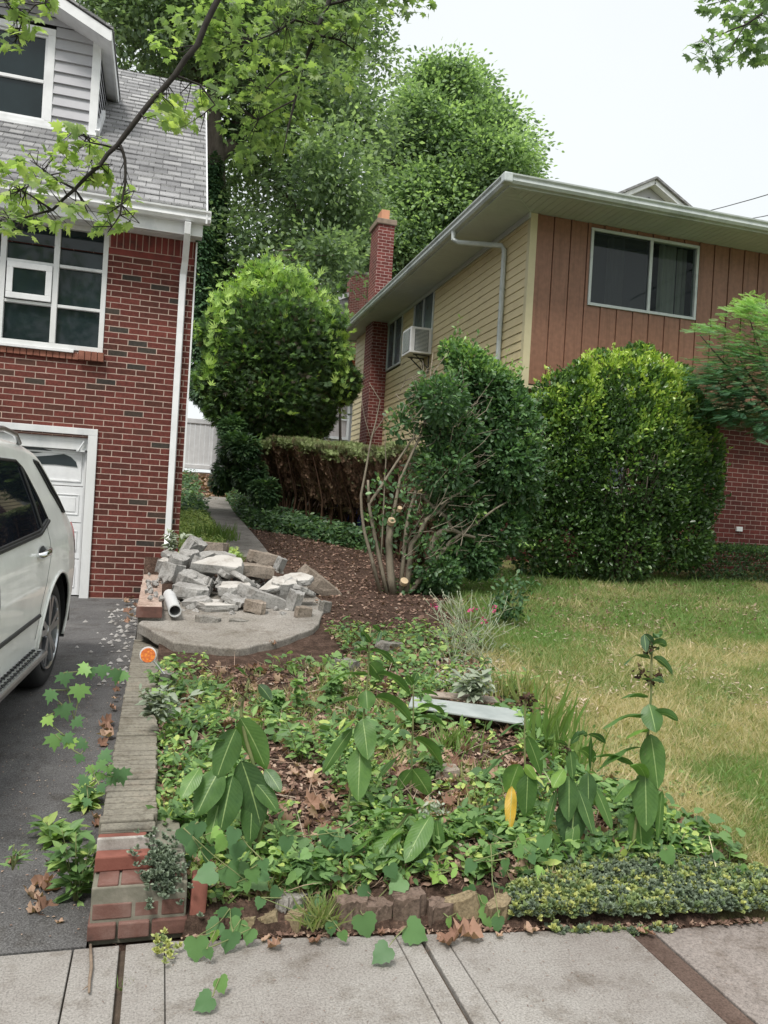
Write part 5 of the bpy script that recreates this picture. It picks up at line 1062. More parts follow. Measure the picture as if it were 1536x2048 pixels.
P = np.c_[x, y, z]; D = np.c_[rng.normal(size=n)*.3-.35, rng.normal(size=n)*.5, np.ones(n)*.9]; cloud('dead_sprays', P, D, rng.normal(size=(n, 3))+(-1, -.3, 0), rng.uniform(.05, .11, n), T_SPRAY, M['l_hedge'], he, np.clip(rng.normal(.30-.1*f, .15, n)+(f < .10)*.35, 0, 1))
n = 9000; y = rng.uniform(9.8, 17.4, n); x = hl(y)+.45+rng.random(n)*1.0; z = htop(y)-rng.random(n)*1.1; cloud('inner_foliage', np.c_[x, y, z], rsph(n), rsph(n), rng.uniform(.08, .16, n), T_SPRAY, M['l_hedge'], he, rng.uniform(0, .6, n))
pts = []
for i in range(26):
    y0 = 9.9+i*.29; x0 = float(hl(y0))+.55+rng.normal()*.08; g0_ = float(gh(x0, y0))
    for j in range(7):
        a = (x0+rng.normal()*.06, y0+rng.normal()*.06, g0_-.05); e_ = (float(hl(y0))+.08+rng.random()*1.1, y0+rng.normal()*.35, float(htop(y0))-.1-rng.random()*.3); m_ = ((a[0]*.45+e_[0]*.55)+.12, (a[1]+e_[1])/2, a[2]+(e_[2]-a[2])*.45)
        pts.append(([a, m_, e_], [.028, .018, .006]))
bark_tubes('branches', pts, M['twig_brown'], he, 5)
pts = []
for i in range(420):
    y0 = rng.uniform(9.9, 17.4); f = rng.uniform(.2, .75); zt_ = float(htop(y0)); g_ = float(gh(2.5, y0)); z = zt_-f*(zt_-g_); x0 = float(hl(y0))+.08+f*.5; d_ = np.array([-.12+rng.normal()*.08, rng.normal()*.25, rng.uniform(.15, .35)]); a = np.array([x0+.15, y0, z]); pts.append(([a, a+d_*.5+(0, 0, -.03), a+d_], [.006, .004, .002]))
bark_tubes('twigs', pts, M['twig_brown'], he, 4)
# sheared shrub with bare left side
Yb = 8.35; W_ = lambda px, py, Y=Yb: wpt(px, py, Y)
st = [([W_(760, 1185), W_(728, 1060), W_(722, 990), W_(742, 880), W_(760, 800), W_(738, 765)], [.03, .022, .018, .012, .007, .004]),
 ([W_(775, 1190), W_(755, 1100), W_(738, 1008), W_(790, 930), W_(830, 870), W_(882, 800)], [.035, .028, .024, .018, .012, .006]),
 ([W_(790, 1190), W_(775, 1080), W_(800, 960), W_(850, 850), W_(866, 705)], [.035, .03, .022, .015, .005]),
 ([W_(785, 1190), W_(779, 1120), W_(781, 1046)], [.06, .055, .05]), ([W_(812, 1190), W_(822, 1090), W_(852, 1040), W_(900, 1000), W_(960, 960)], [.045, .04, .03, .02, .01]),
 ([W_(862, 1135), W_(866, 1085), W_(880, 1064), W_(905, 1060), W_(950, 1075)], [.045, .045, .04, .035, .02]), ([W_(905, 1062), W_(893, 1035), W_(862, 1010), W_(838, 985)], [.035, .03, .025, .022]),
 ([W_(800, 1185), W_(812, 1060), W_(832, 980), W_(880, 920), W_(935, 850)], [.035, .028, .022, .015, .006]), ([W_(820, 1185), W_(900, 1085), W_(960, 1040), W_(1020, 1000)], [.04, .03, .02, .01]), ([W_(760, 1150), W_(768, 1000), W_(772, 920), W_(770, 860)], [.014, .011, .008, .004]),
 ([W_(742, 880), W_(728, 830), W_(722, 790)], [.008, .005, .003]), ([W_(745, 870), W_(765, 840), W_(775, 815)], [.007, .005, .003]), ([W_(738, 1008), W_(736, 960)], [.02, .018]), ([W_(850, 790), W_(870, 740), W_(895, 706)], [.012, .008, .004]), ([W_(848, 765), W_(846, 742), W_(840, 725)], [.009, .006, .003])]
st = [(p_, [r_*.78 for r_ in q_]) for p_, q_ in st]
for _ in range(230):
    a = W_(rng.uniform(800, 960), rng.uniform(760, 1120), Yb+rng.uniform(-.3, .5)); L = rng.uniform(.12, .45); d_ = np.array([rng.uniform(-.1, .9), rng.uniform(-.4, .4), rng.uniform(-.1, .9)]); d_ = d_/np.linalg.norm(d_)*L; st.append(([a, a+d_*.5+rng.normal(size=3)*.03, a+d_], [.006, .004, .0015]))
bc = [(1000, 850, 78), (960, 780, 62), (935, 735, 42), (1015, 930, 66), (970, 990, 62), (1040, 900, 42), (1000, 1055, 55), (925, 1105, 45), (885, 1150, 34), (955, 1115, 42), (905, 705, 24), (1035, 990, 44), (850, 1165, 26), (990, 800, 60), (1030, 960, 50), (890, 870, 45, .3), (860, 950, 50, .16), (840, 790, 22, .8), (800, 850, 34, .22), (885, 800, 48, .75), (905, 870, 58, .8), (890, 940, 55, .6), (915, 1010, 55, .6), (790, 1000, 60, .09), (850, 1060, 50, .12), (760, 1060, 45, .12), (830, 830, 30, .35), (870, 1120, 50, .2), (935, 900, 50, .6), (905, 780, 35, .6), (800, 1190, 30, .4), (870, 1200, 25, .5)]
bc = [c+(1,)*(4-len(c))+(Yb+(.25 if c[0] > 900 else 0)+rng.normal()*.1,) for c in bc]
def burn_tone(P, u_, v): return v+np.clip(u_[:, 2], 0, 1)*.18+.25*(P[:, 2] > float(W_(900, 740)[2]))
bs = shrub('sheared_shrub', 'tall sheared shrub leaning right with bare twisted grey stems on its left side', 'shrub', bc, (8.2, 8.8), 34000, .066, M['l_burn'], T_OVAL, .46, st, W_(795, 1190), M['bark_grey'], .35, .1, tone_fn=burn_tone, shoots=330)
for (px, py, r_) in ((781, 1045, .05), (838, 984, .025), (797, 1020, .03), (806, 1165, .05)):
    mb = MB(); q = W_(px, py); mb.tube([q+(0, -.012, -.01), q+(.0, -.05, .028)], r_*.9, 12); mb.build('cut_end', M['cutwood'], bs)
# big round glossy bush
Yb = 9.9
rc = [(1250, 930, 170, 1.2, 10), (1170, 850, 105, 1, 9.9), (1320, 850, 108, 1, 9.9), (1250, 800, 100, 1, 9.9), (1130, 960, 95, 1, 9.9), (1365, 950, 90, 1, 9.9), (1140, 1060, 95, 1, 9.9), (1340, 1050, 92, 1, 9.9), (1240, 1080, 90, 1, 9.8), (1090, 870, 48, .9, 9.9), (1405, 900, 48, 1, 9.9), (1400, 1000, 48, 1, 9.9), (1280, 730, 42, 1, 9.9), (1200, 755, 52, 1, 9.9), (1345, 775, 48, 1, 9.9), (1140, 780, 34, 1, 9.9), (1075, 1100, 55, 1, 9.9), (1380, 1090, 50, .8, 9.9)]
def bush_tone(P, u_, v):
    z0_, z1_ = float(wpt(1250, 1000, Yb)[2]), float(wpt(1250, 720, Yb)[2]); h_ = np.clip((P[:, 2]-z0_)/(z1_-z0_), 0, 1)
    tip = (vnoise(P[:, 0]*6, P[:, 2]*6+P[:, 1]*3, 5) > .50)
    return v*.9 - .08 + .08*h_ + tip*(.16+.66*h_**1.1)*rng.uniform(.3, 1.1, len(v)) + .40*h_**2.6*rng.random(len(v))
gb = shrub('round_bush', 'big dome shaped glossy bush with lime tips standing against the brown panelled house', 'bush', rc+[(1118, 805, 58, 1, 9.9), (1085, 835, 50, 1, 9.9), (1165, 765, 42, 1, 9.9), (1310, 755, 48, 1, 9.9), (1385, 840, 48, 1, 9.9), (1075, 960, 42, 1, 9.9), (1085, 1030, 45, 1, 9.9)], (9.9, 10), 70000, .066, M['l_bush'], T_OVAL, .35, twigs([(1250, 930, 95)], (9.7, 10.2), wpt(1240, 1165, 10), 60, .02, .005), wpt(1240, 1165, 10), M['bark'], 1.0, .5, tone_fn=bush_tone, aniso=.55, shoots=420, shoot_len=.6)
# low clipped hedge at the right
lhg = empty('low_hedge', (10, 10.6, .8), 'low dark clipped hedge at the foot of the right brick wall', 'hedge')
n = 16000; x = rng.uniform(7.6, 13, n); u1 = rng.random(n); topf = rng.random(n) < .5; y = np.where(topf, rng.uniform(10.0, 11.0, n), 10.0+np.abs(rng.normal(size=n))*.06); zt0 = float(at(1480, 1100, Y=10.0)[2]); z = np.where(topf, zt0+rng.normal(size=n)*.03, .75+u1*(zt0-.75))
cloud('foliage', np.c_[x, y, z], rng.normal(size=(n, 3))*.7+(0, -.3, .7), rng.normal(size=(n, 3))*.6+(0, -.5, .8), rng.uniform(.03, .06, n), T_OVAL, M['l_yew'], lhg, np.where(topf, .5, .3)+rng.normal(size=n)*.12)
# feathery mimosa
mi = empty('mimosa_tree', (8.9, 9.3, .8), 'feathery light green mimosa tree at the right edge in front of the brown wall', 'tree')
Ym = 9.4; fr = []
for (px, py, w_, h_, m_) in ((1500, 620, 40, 22, 60), (1480, 700, 60, 25, 90), (1530, 740, 60, 40, 120), (1450, 740, 55, 18, 70), (1500, 800, 70, 35, 130), (1430, 660, 45, 10, 30), (1560, 660, 50, 50, 90), (1470, 830, 40, 20, 60), (1420, 760, 35, 12, 40), (1600, 760, 60, 80, 120), (1460, 780, 55, 22, 70), (1540, 850, 45, 25, 50)):
    for _ in range(int(m_*2.8)): fr.append(wpt(px+rng.normal()*w_*.55, py+rng.normal()*h_*.55, Ym+rng.normal()*.3))
P = np.array(fr); n = len(P); cen = wpt(1580, 760, Ym); D = unit(P-cen)*(1, 1, .35)+rng.normal(size=(n, 3))*(.45, .45, .12)+(-.3, 0, -.12)
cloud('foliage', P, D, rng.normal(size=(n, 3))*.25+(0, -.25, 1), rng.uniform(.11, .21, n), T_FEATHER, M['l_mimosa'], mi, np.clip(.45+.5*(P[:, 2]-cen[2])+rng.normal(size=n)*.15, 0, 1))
bark_tubes('trunk', [([wpt(1600, 1120, Ym), wpt(1590, 950, Ym), wpt(1570, 820, Ym)], [.08, .07, .06])]+[([wpt(1575, 840, Ym), wpt((1575+a)/2, (840+b)/2+15, Ym), wpt(a, b, Ym)], [.03, .02, .006]) for a, b in ((1500, 640), (1470, 700), (1430, 760), (1500, 800), (1400, 670), (1470, 830), (1560, 620))], M['bark'], mi, 6)
# red leaved shrub by the far house
P, u_, rr, k = blob_points([(705, 745, 22, 1, 27), (700, 775, 22, 1, 27), (712, 720, 14, 1, 27)], (27, 27), 500); rm_ = empty('red_maple', wpt(705, 800, 27), 'red leaved small maple beside the far house wall', 'tree')
cloud('foliage', P, rsph(len(P)), rsph(len(P)), .14, T_MAPLE, M['redleaf'], rm_); bark_tubes('trunk', [([wpt(710, 900, 27), wpt(706, 780, 27), wpt(704, 730, 27)], [.06, .04, .02])], M['bark'], rm_)
P, u_, rr, k = blob_points([(680, 700, 28, 1, 26), (695, 650, 20, 1, 26), (660, 770, 24, 1, 26), (650, 620, 30, 1, 26)], (26, 26), 1800); sp = empty('young_tree', wpt(680, 800, 26), 'lime leaved sapling between the evergreen shrub and the chimney', 'tree')
cloud('foliage', P, u_+(0, 0, -.3), rsph(len(P))+(0, 0, .7), .15, T_OVAL, M['l_tree2'], sp, np.clip(rng.normal(.8, .15, len(P)), 0, 1)); bark_tubes('trunk', [([wpt(682, 950, 26), wpt(680, 780, 26), wpt(685, 650, 26)], [.06, .04, .02])], M['bark'], sp)

# ---- overhead branches
def leafy(name, label, branches, regions, nleaf, size, Yd, mat, T, tone=.5, hang=.5, frags=()):
    t = empty(name, branches[0][0][0], label, 'branch'); bark_tubes('limb', branches, M['bark_dark'], t, 8)
    nodes = []
    for pth, _ in branches:
        for a, b in zip(pth, pth[1:]):
            for s_ in (0, .33, .66): nodes.append(np.array(a)+(np.array(b)-np.array(a))*s_)
    nodes = np.array(nodes); P, u_, rr, k = blob_points(regions, Yd, nleaf); tw = []; D = []
    for i, q in enumerate(P):
        j = np.argmin(np.linalg.norm(nodes-q, axis=1)); D.append(unit((q-nodes[j])[None])[0])
        if i % 3 == 0 and np.linalg.norm(nodes[j]-q) < .32: a = nodes[j]; tw.append(([a, (a+q)/2+rng.normal(size=3)*.03, q], [.0032, .002, .001]))
    bark_tubes('twigs', tw, M['bark_dark'], t, 4)
    D = np.array(D)+rng.normal(size=(nleaf, 3))*.6+(0, 0, -hang); N = rng.normal(size=(nleaf, 3))*.45+(0, -.15, 1.0)
    cloud('leaves', P, D, N, size*rng.uniform(.6, 1.2, nleaf), T, mat, t, np.clip(rng.normal(tone, .22, nleaf), 0, 1)); return t
Y1 = 3.9; w1 = lambda px, py, Y=Y1: wpt(px, py, Y)
leafy('overhanging_branch', 'long dark maple branch arching across the brick house roof down to the left edge',
 [([w1(470, -60), w1(430, 10), w1(395, 90), w1(350, 150), w1(300, 205), w1(250, 270), w1(235, 290), w1(200, 330), w1(150, 378), w1(105, 420), w1(50, 435), w1(-40, 455)], [.016, .015, .0145, .0135, .0125, .0125, .011, .0095, .008, .0065, .005, .003]),
  ([w1(240, 290), w1(250, 320), w1(250, 370), w1(240, 430), w1(215, 465)], [.008, .007, .006, .004, .002]), ([w1(-60, -40), w1(0, -10), w1(45, 40), w1(30, 90)], [.008, .006, .004, .002]), ([w1(45, 40), w1(70, 10), w1(100, 5)], [.004, .003, .002]), ([w1(243, 300), w1(180, 285), w1(160, 260)], [.006, .004, .002]), ([w1(150, 378), w1(100, 350), w1(60, 320)], [.006, .004, .002]), ([w1(105, 420), w1(60, 390), w1(30, 375)], [.005, .004, .002]), ([w1(350, 150), w1(400, 170), w1(430, 210), w1(400, 235)], [.006, .005, .004, .002])],
 [(150, 270, 28), (190, 290, 26), (120, 310, 36), (60, 330, 30), (100, 360, 36), (180, 340, 34), (20, 350, 26), (30, 400, 36), (80, 420, 34), (150, 415, 28), (10, 440, 28), (50, 455, 26), (210, 350, 24), (250, 390, 24), (235, 430, 30), (205, 460, 26), (270, 395, 16), (120, 440, 22), (330, 210, 32), (370, 230, 30), (340, 240, 24), (400, 200, 26), (45, 40, 36), (20, 80, 24), (90, 10, 26), (30, 10, 30), (330, 90, 28)], 480, .050, (3.7, 4.2), M['l_maple'], T_MAPLE, .55)
Y2 = 5.0; w2 = lambda px, py, Y=Y2: wpt(px, py, Y)
leafy('hanging_branch', 'dark maple branch hanging from the top edge down the middle of the tall tree',
 [([w2(700, -90), w2(655, 10), w2(630, 70), w2(605, 130), w2(590, 200), w2(575, 260), w2(565, 310)], [.019, .016, .013, .010, .008, .005, .002]), ([w2(640, 50), w2(590, 40), w2(540, 70), w2(490, 90)], [.01, .008, .005, .002]), ([w2(630, 70), w2(680, 80), w2(720, 110)], [.009, .006, .002]), ([w2(605, 130), w2(560, 150), w2(520, 190)], [.008, .005, .002]), ([w2(590, 200), w2(550, 220), w2(500, 250)], [.006, .004, .002]), ([w2(655, 10), w2(740, -10), w2(850, 0)], [.01, .007, .003])],
 [(560, 40, 60), (500, 60, 50), (640, 60, 50), (700, 60, 40), (440, 100, 50), (540, 130, 55), (600, 150, 45), (490, 180, 50), (560, 210, 50), (620, 230, 28), (520, 260, 40), (560, 290, 30), (490, 310, 28), (400, 40, 45), (350, 60, 40), (420, 200, 36), (760, 10, 34), (810, 6, 26), (850, 12, 20), (720, 120, 26), (680, 150, 30), (450, 20, 45), (600, 0, 50), (460, 260, 24)], 1350, .056, (4.4, 5.6), M['l_maple'], T_MAPLE, .22)
Y3 = 6.5; w3 = lambda px, py, Y=Y3: wpt(px, py, Y)
leafy('sky_branch', 'small leafy spray reaching in at the top right corner of the sky',
 [([w3(1640, -60), w3(1560, 0), w3(1490, 50), w3(1440, 70), w3(1390, 85)], [.02, .014, .009, .006, .002]), ([w3(1560, 0), w3(1480, -5), w3(1410, 10)], [.008, .005, .002]), ([w3(1490, 50), w3(1460, 100), w3(1440, 120)], [.006, .004, .002])],
 [(1420, 8, 26), (1470, 15, 34), (1520, 20, 40), (1480, 70, 40), (1430, 95, 38), (1395, 100, 20), (1530, 80, 40), (1450, 118, 20), (1550, 30, 40), (1505, 105, 26)], 330, .085, (6, 7), M['l_tree2'], T_MAPLE, .4)

# ------------------------------------------------------------------ milkweeds: every leaf a curved blade with a midrib
def big_leaf(P0, P1, w_, sag, side_v, n=10, fold=.12, wave=.0, seed=0):
    """returns verts, faces, uvs of one long leaf arching from P0 to P1"""
    r_ = np.random.default_rng(seed); P0 = np.array(P0); P1 = np.array(P1); L = np.linalg.norm(P1-P0); V = []; U = []
    side_v = np.array(side_v, float)
    for i in range(n+1):
        t = i/n; c = P0+(P1-P0)*t+np.array([0, 0, sag*L*4*t*(1-t)]); tg = (P1-P0)/L+np.array([0, 0, sag*4*(1-2*t)]); tg /= np.linalg.norm(tg)
        sd = side_v-tg*np.dot(side_v, tg); sd /= np.linalg.norm(sd); nn = np.cross(sd, tg)
        ww = w_*.5*(math.sin(math.pi*min(1, (t**.92)*.93+.035))**.78)*(0.15 if i == 0 else (0.02 if i == n else 1))
        for k in (-1, -.5, 0, .5, 1):
            wob = wave*L*math.sin(t*11+k*2+seed)*abs(k); V.append(c+sd*ww*k+nn*(abs(k)*ww*fold+wob)); U.append((k*.5, t))
    F = []
    for i in range(n):
        for k in range(4): a = i*5+k; F.append((a, a+1, a+6, a+5))
    return np.array(V), F, U
def leafset(name, leaves, mat, parent):
    V = []; F = []; U = []; A = []; b = 0
    for (v, f, u_, tone) in leaves: V.append(v); F += [[b+i for i in q] for q in f]; U += u_; A += [tone]*len(v); b += len(v)
    V = np.concatenate(V); m_ = np.array(world_of(parent).inverted()); V = V@m_[:3, :3].T+m_[:3, 3]
    me = bpy.data.meshes.new(name); me.from_pydata(V.tolist(), [], F); uvl = me.uv_layers.new(name='UVMap')
    li = np.array([l.vertex_index for l in me.loops]); uvl.data.foreach_set('uv', np.array(U)[li].ravel().astype(np.float32))
    a_ = me.attributes.new('var', 'FLOAT', 'POINT'); a_.data.foreach_set('value', np.array(A, dtype=np.float32)); me.polygons.foreach_set('use_smooth', np.ones(len(me.polygons), dtype=bool))
    o = bpy.data.objects.new(name, me); COL.objects.link(o); me.materials.append(mat); o.parent = parent; return o
def milkweed(label, base_px, stem, leaves, heads=(), r_=.007, head_leaf=()):
    g = on_ground(*base_px); Yp = float(g[1]); t = empty('milkweed', g, label, 'plant', 'milkweed plants along the front of the bed')
    pts = [g-(0, 0, .03)]+[at(px, py, Y=Yp+.00) for px, py in stem]; bark_tubes('stem', [(pts, list(np.linspace(r_, r_*.55, len(pts))))], M['stem'], t, 8)
    LL = []
    for i, l in enumerate(leaves):
        (x0, y0), (x1, y1), w_ = l[0], l[1], l[2]; tone = l[3] if len(l) > 3 else rng.uniform(.3, .62); dy = (l[4] if len(l) > 4 else rng.uniform(-.10, .02))
        a = at(x0, y0, Y=Yp-.01); b = at(x1, y1, Y=Yp+dy); hz_ = abs(x1-x0)/(abs(y1-y0)+1)
        wm = rng.uniform(.95, 1.15)*w_*np.dot(b-(0, 0, EYE), fw)/FPX; sv = (.9, -.2, .1) if hz_ < .8 else (.25, -.75, .45)
        v, f, u_ = big_leaf(a, b, wm, .16 if hz_ > .8 else .05, sv, seed=i*7+int(base_px[0]), wave=.02, fold=float(rng.uniform(.05, .45))); LL.append((v, f, u_, tone))
    leafset('leaves', LL, M['l_milk'], t)
    if heads:
        P = []; S_ = []
        for (px, py, r0) in heads:
            for _ in range(26): P.append(at(px+rng.normal()*r0*.5, py+rng.normal()*r0*.5, Y=Yp+rng.normal()*r0*.001)); S_.append(rng.uniform(.012, .028))
        n = len(P); cloud('flower_head', np.array(P), rsph(n), rsph(n), np.array(S_), T_OVAL, M['withered'] if not head_leaf else M['l_silver'], t, rng.random(n))
    return t
M['withered'] = leafmat('withered_head_leaf', [(0, (.03, .02, .018)), (.5, (.09, .05, .035)), (.8, (.16, .10, .05)), (1, (.08, .12, .06))], .9, .1, .1)
milkweed('big broad leaved dark milkweed with withered head, nearest the brick wall end', (515, 1738), [(518, 1690), (526, 1640), (515, 1560), (492, 1480), (482, 1425), (492, 1385), (501, 1350)],
 [((480, 1436), (533, 1541), 50, .5), ((472, 1457), (432, 1562), 56, .38), ((442, 1535), (392, 1634), 52, .42), ((482, 1521), (522, 1653), 58, .22), ((465, 1551), (440, 1668), 56, .35), ((462, 1426), (412, 1462), 32, .62), ((444, 1423), (386, 1438), 22, .4), ((517, 1369), (543, 1402), 20, .15), ((472, 1355), (436, 1384), 20, .5), ((530, 1538), (562, 1585), 30, .3), ((400, 1535), (362, 1600), 36, .62), ((505, 1560), (556, 1625), 34, .4), ((505, 1590), (500, 1690), 48, .3), ((440, 1600), (418, 1690), 40, .55), ((450, 1480), (372, 1520), 26, .5), ((495, 1352), (470, 1335), 10, .4), ((505, 1352), (528, 1340), 10, .45)],
 [(502, 1355, 12), (485, 1392, 14), (478, 1372, 12)], .010)
milkweed('tall milkweed with a curled ring of leaves at its top, left of the centre', (690, 1656), [(696, 1610), (702, 1560), (718, 1480), (727, 1437), (734, 1370), (737, 1329), (741, 1254)],
 [((725, 1437), (736, 1520), 42, .5), ((720, 1494), (716, 1604), 46, .55), ((715, 1437), (680, 1466), 34, .80), ((718, 1396), (624, 1436), 24, .42), ((705, 1457), (645, 1548), 27, .45), ((735, 1349), (638, 1381), 26, .45), ((732, 1380), (735, 1420), 38, .5), ((748, 1396), (822, 1444), 32, .45), ((750, 1350), (822, 1394), 26, .4), ((742, 1300), (792, 1332), 20, .3), ((738, 1302), (688, 1312), 18, .25), ((739, 1327), (764, 1362), 30, .45), ((741, 1285), (722, 1262), 16, .3), ((741, 1285), (762, 1262), 16, .3), ((724, 1264), (738, 1250), 16, .35), ((760, 1264), (745, 1250), 16, .35), ((722, 1262), (728, 1285), 10, .1), ((762, 1262), (756, 1285), 10, .1)], (), .007)
milkweed('slim milkweed with drooping leaves and a tight green bud in the centre', (820, 1602), [(823, 1540), (825, 1480), (827, 1420), (827, 1362)],
 [((830, 1420), (890, 1430), 20, .5), ((822, 1444), (762, 1490), 33, .42), ((822, 1501), (752, 1564), 33, .45), ((828, 1478), (885, 1536), 34, .5), ((830, 1437), (893, 1458), 18, .48), ((829, 1392), (876, 1392), 18, .4), ((824, 1538), (860, 1592), 38, .5), ((826, 1370), (812, 1350), 14, .4), ((828, 1370), (846, 1352), 16, .35), ((828, 1362), (835, 1345), 14, .3), ((826, 1385), (798, 1400), 14, .45), ((823, 1540), (796, 1580), 28, .5)], (), .006)
milkweed('bent over milkweed with wide leaves and a pale fuzzy bud cluster', (806, 1730), [(795, 1690), (792, 1660), (815, 1630), (845, 1616), (862, 1606)],
 [((835, 1628), (735, 1638), 36, .55), ((800, 1655), (729, 1747), 50, .58, -.12), ((862, 1630), (810, 1727), 46, .55, -.14), ((874, 1640), (881, 1730), 24, .45), ((765, 1655), (698, 1689), 26, .7), ((772, 1672), (681, 1730), 26, .55), ((845, 1612), (800, 1622), 24, .4), ((800, 1665), (772, 1690), 34, .75), ((850, 1640), (838, 1735), 34, .6)],
 [(865, 1606, 16), (880, 1622, 14), (850, 1618, 12)], .008, head_leaf=True)
milkweed('milkweed with one yellow dying leaf and a brown withered head', (1049, 1672), [(1050, 1600), (1050, 1530), (1049, 1470), (1051, 1392)],
 [((1038, 1528), (1016, 1590), 38, .66), ((1024, 1572), (1019, 1664), 24, 1.0), ((1056, 1537), (1052, 1637), 38, .40), ((1054, 1472), (1083, 1552), 26, .45), ((1046, 1500), (966, 1552), 26, .3), ((1046, 1446), (998, 1474), 14, .3), ((1052, 1440), (1100, 1420), 12, .55), ((1049, 1530), (1072, 1560), 18, .78), ((1046, 1500), (985, 1518), 18, .25)], [(1050, 1392, 10), (1040, 1404, 10), (1060, 1410, 12), (1061, 1395, 9)], .006)
milkweed('short dark leaved milkweed between the yellow leaved one and the tallest one', (1140, 1722), [(1140, 1660), (1138, 1560), (1136, 1500), (1140, 1478)],
 [((1138, 1552), (1138, 1645), 44, .35), ((1150, 1588), (1142, 1702), 62, .15), ((1176, 1545), (1177, 1618), 34, .25), ((1157, 1580), (1186, 1668), 26, .35), ((1190, 1575), (1224, 1660), 22, .45), ((1128, 1538), (1106, 1576), 26, .76), ((1113, 1580), (1091, 1668), 14, .4), ((1140, 1500), (1146, 1560), 22, .4), ((1130, 1506), (1080, 1520), 18, .4), ((1157, 1500), (1188, 1526), 32, .45), ((1136, 1492), (1100, 1484), 14, .25), ((1142, 1488), (1176, 1470), 16, .25), ((1176, 1470), (1212, 1488), 20, .2), ((1180, 1540), (1182, 1470), 8, .35), ((1150, 1640), (1140, 1715), 30, .5)], [(1128, 1498, 8)], .007)
milkweed('tallest milkweed with curled dark top, beside the lawn at the right', (1262, 1736), [(1266, 1690), (1276, 1610), (1290, 1510), (1299, 1433), (1303, 1350), (1306, 1276)],
 [((1301, 1468), (1316, 1578), 50, .5), ((1290, 1541), (1293, 1664), 52, .45), ((1276, 1615), (1285, 1714), 46, .42), ((1324, 1580), (1316, 1683), 18, .5), ((1298, 1408), (1312, 1466), 42, .42), ((1294, 1432), (1206, 1458), 28, .48), ((1296, 1394), (1241, 1398), 24, .42), ((1303, 1430), (1357, 1443), 22, .38), ((1292, 1464), (1252, 1480), 32, .74), ((1285, 1495), (1194, 1543), 38, .45), ((1278, 1557), (1225, 1606), 42, .55), ((1270, 1534), (1188, 1514), 22, .45), ((1300, 1318), (1248, 1330), 18, .25), ((1305, 1316), (1345, 1349), 16, .25), ((1306, 1290), (1288, 1268), 16, .1), ((1288, 1268), (1292, 1305), 16, .12), ((1306, 1290), (1334, 1292), 20, .3), ((1306, 1275), (1326, 1268), 14, .35), ((1300, 1310), (1318, 1300), 26, .2), ((1302, 1360), (1274, 1362), 12, .35), ((1302, 1360), (1328, 1366), 12, .2), ((1293, 1560), (1262, 1530), 30, .7), ((1290, 1530), (1330, 1500), 12, .5)],
 [(1297, 1288, 10), (1294, 1305, 10), (1282, 1346, 9), (1318, 1352, 9), (1302, 1362, 6)], .008)

# ------------------------------------------------------------------ vines with heart shaped leaves
def vine(label, leaves, name='grape_vine', Yv=2.92, size=1.0, T=T_HEART, mat='l_vine', cat='vine'):
    root = at(leaves[0][0], leaves[0][1]+30, Y=Yv); t = empty(name, root, label, cat); P = []; D = []; N = []; S_ = []; V_ = []; tw = []; prev = None
    for (px, py, s_, *tn) in leaves:
        Yl = Yv+rng.uniform(-.10, .05) if py > 1500 else Yv; q = at(px, py, Y=Yl)
        if q[2] < .03: q = at(px, py, Z=.04) if Yv < 3.2 else q
        sz = s_*np.dot(q-(0, 0, EYE), fw)/FPX; tilt = rng.normal()*.5; d_ = np.array([math.sin(tilt), -.15, -math.cos(tilt)]); nn = np.array([rng.normal()*.35, -.75, .65])
        P.append(q-d_*sz*.5); D.append(d_); N.append(-nn if False else nn); S_.append(sz*1.02); V_.append(tn[0] if tn else rng.uniform(.3, .7))
        e_ = q-d_*sz*.5
        if prev is not None and np.linalg.norm(prev-e_) < .6: tw.append(([prev, (prev+e_)/2+(0, .02, -.015), e_], [.0025, .002, .0015]))
        prev = e_
    cloud('leaves', np.array(P), D, N, np.array(S_), T, M[mat], t, np.array(V_))
    if tw: bark_tubes('tendrils', tw, M['stem'], t, 5)
    return t
z7 = lambda l: [(300+a/2.56, 1640+b/2.56, c/2.56*1.05, *r_) for a, b, c, *r_ in l]
z8 = lambda l: [(860+a/2.272, 1640+b/2.272, c/2.272*1.05, *r_) for a, b, c, *r_ in l]
vine('heart leaved vine trailing off the bed onto the sidewalk beside the brick pillar', z7([(440, 560, 100), (405, 630, 105), (400, 520, 120), (320, 560, 95), (235, 670, 125), (330, 600, 60, .95), (300, 690, 60), (505, 600, 80), (345, 510, 70), (450, 500, 80)]))
vine('vine leaves hanging under the big dark milkweed above the leaning red brick', z7([(365, 130, 92, .85), (335, 70, 60, .9), (210, 140, 95), (280, 280, 115), (420, 290, 125, .55), (345, 380, 60), (590, 290, 62), (530, 290, 84), (585, 235, 60), (420, 90, 90, .3), (440, 160, 100, .35), (300, 180, 90, .35), (240, 60, 90, .3), (180, 90, 90, .3), (500, 350, 60)]))
vine('vine with jagged leaves hanging over the edging stones in front centre', z7([(960, 395, 62, .95), (1015, 350, 70), (1110, 370, 95), (1070, 470, 105), (1105, 550, 125, .55), (1205, 490, 92), (1195, 430, 34, .95), (1160, 450, 60), (1300, 300, 66, .9), (1260, 340, 104), (1270, 400, 70), (1240, 270, 80, .35)]))
vine('vine leaf cluster sprawling over the bed edge left of the sedum', z8([(185, 330, 60), (210, 390, 92), (270, 450, 95), (345, 430, 66), (370, 350, 92), (440, 290, 92), (405, 400, 82), (350, 270, 82), (410, 265, 55), (345, 210, 60), (180, 215, 62), (410, 150, 60), (420, 95, 50, .8), (470, 180, 55), (515, 255, 84, .9), (580, 220, 80, .92), (520, 110, 75), (285, 145, 65), (310, 480, 70), (300, 340, 80), (240, 310, 60)]))
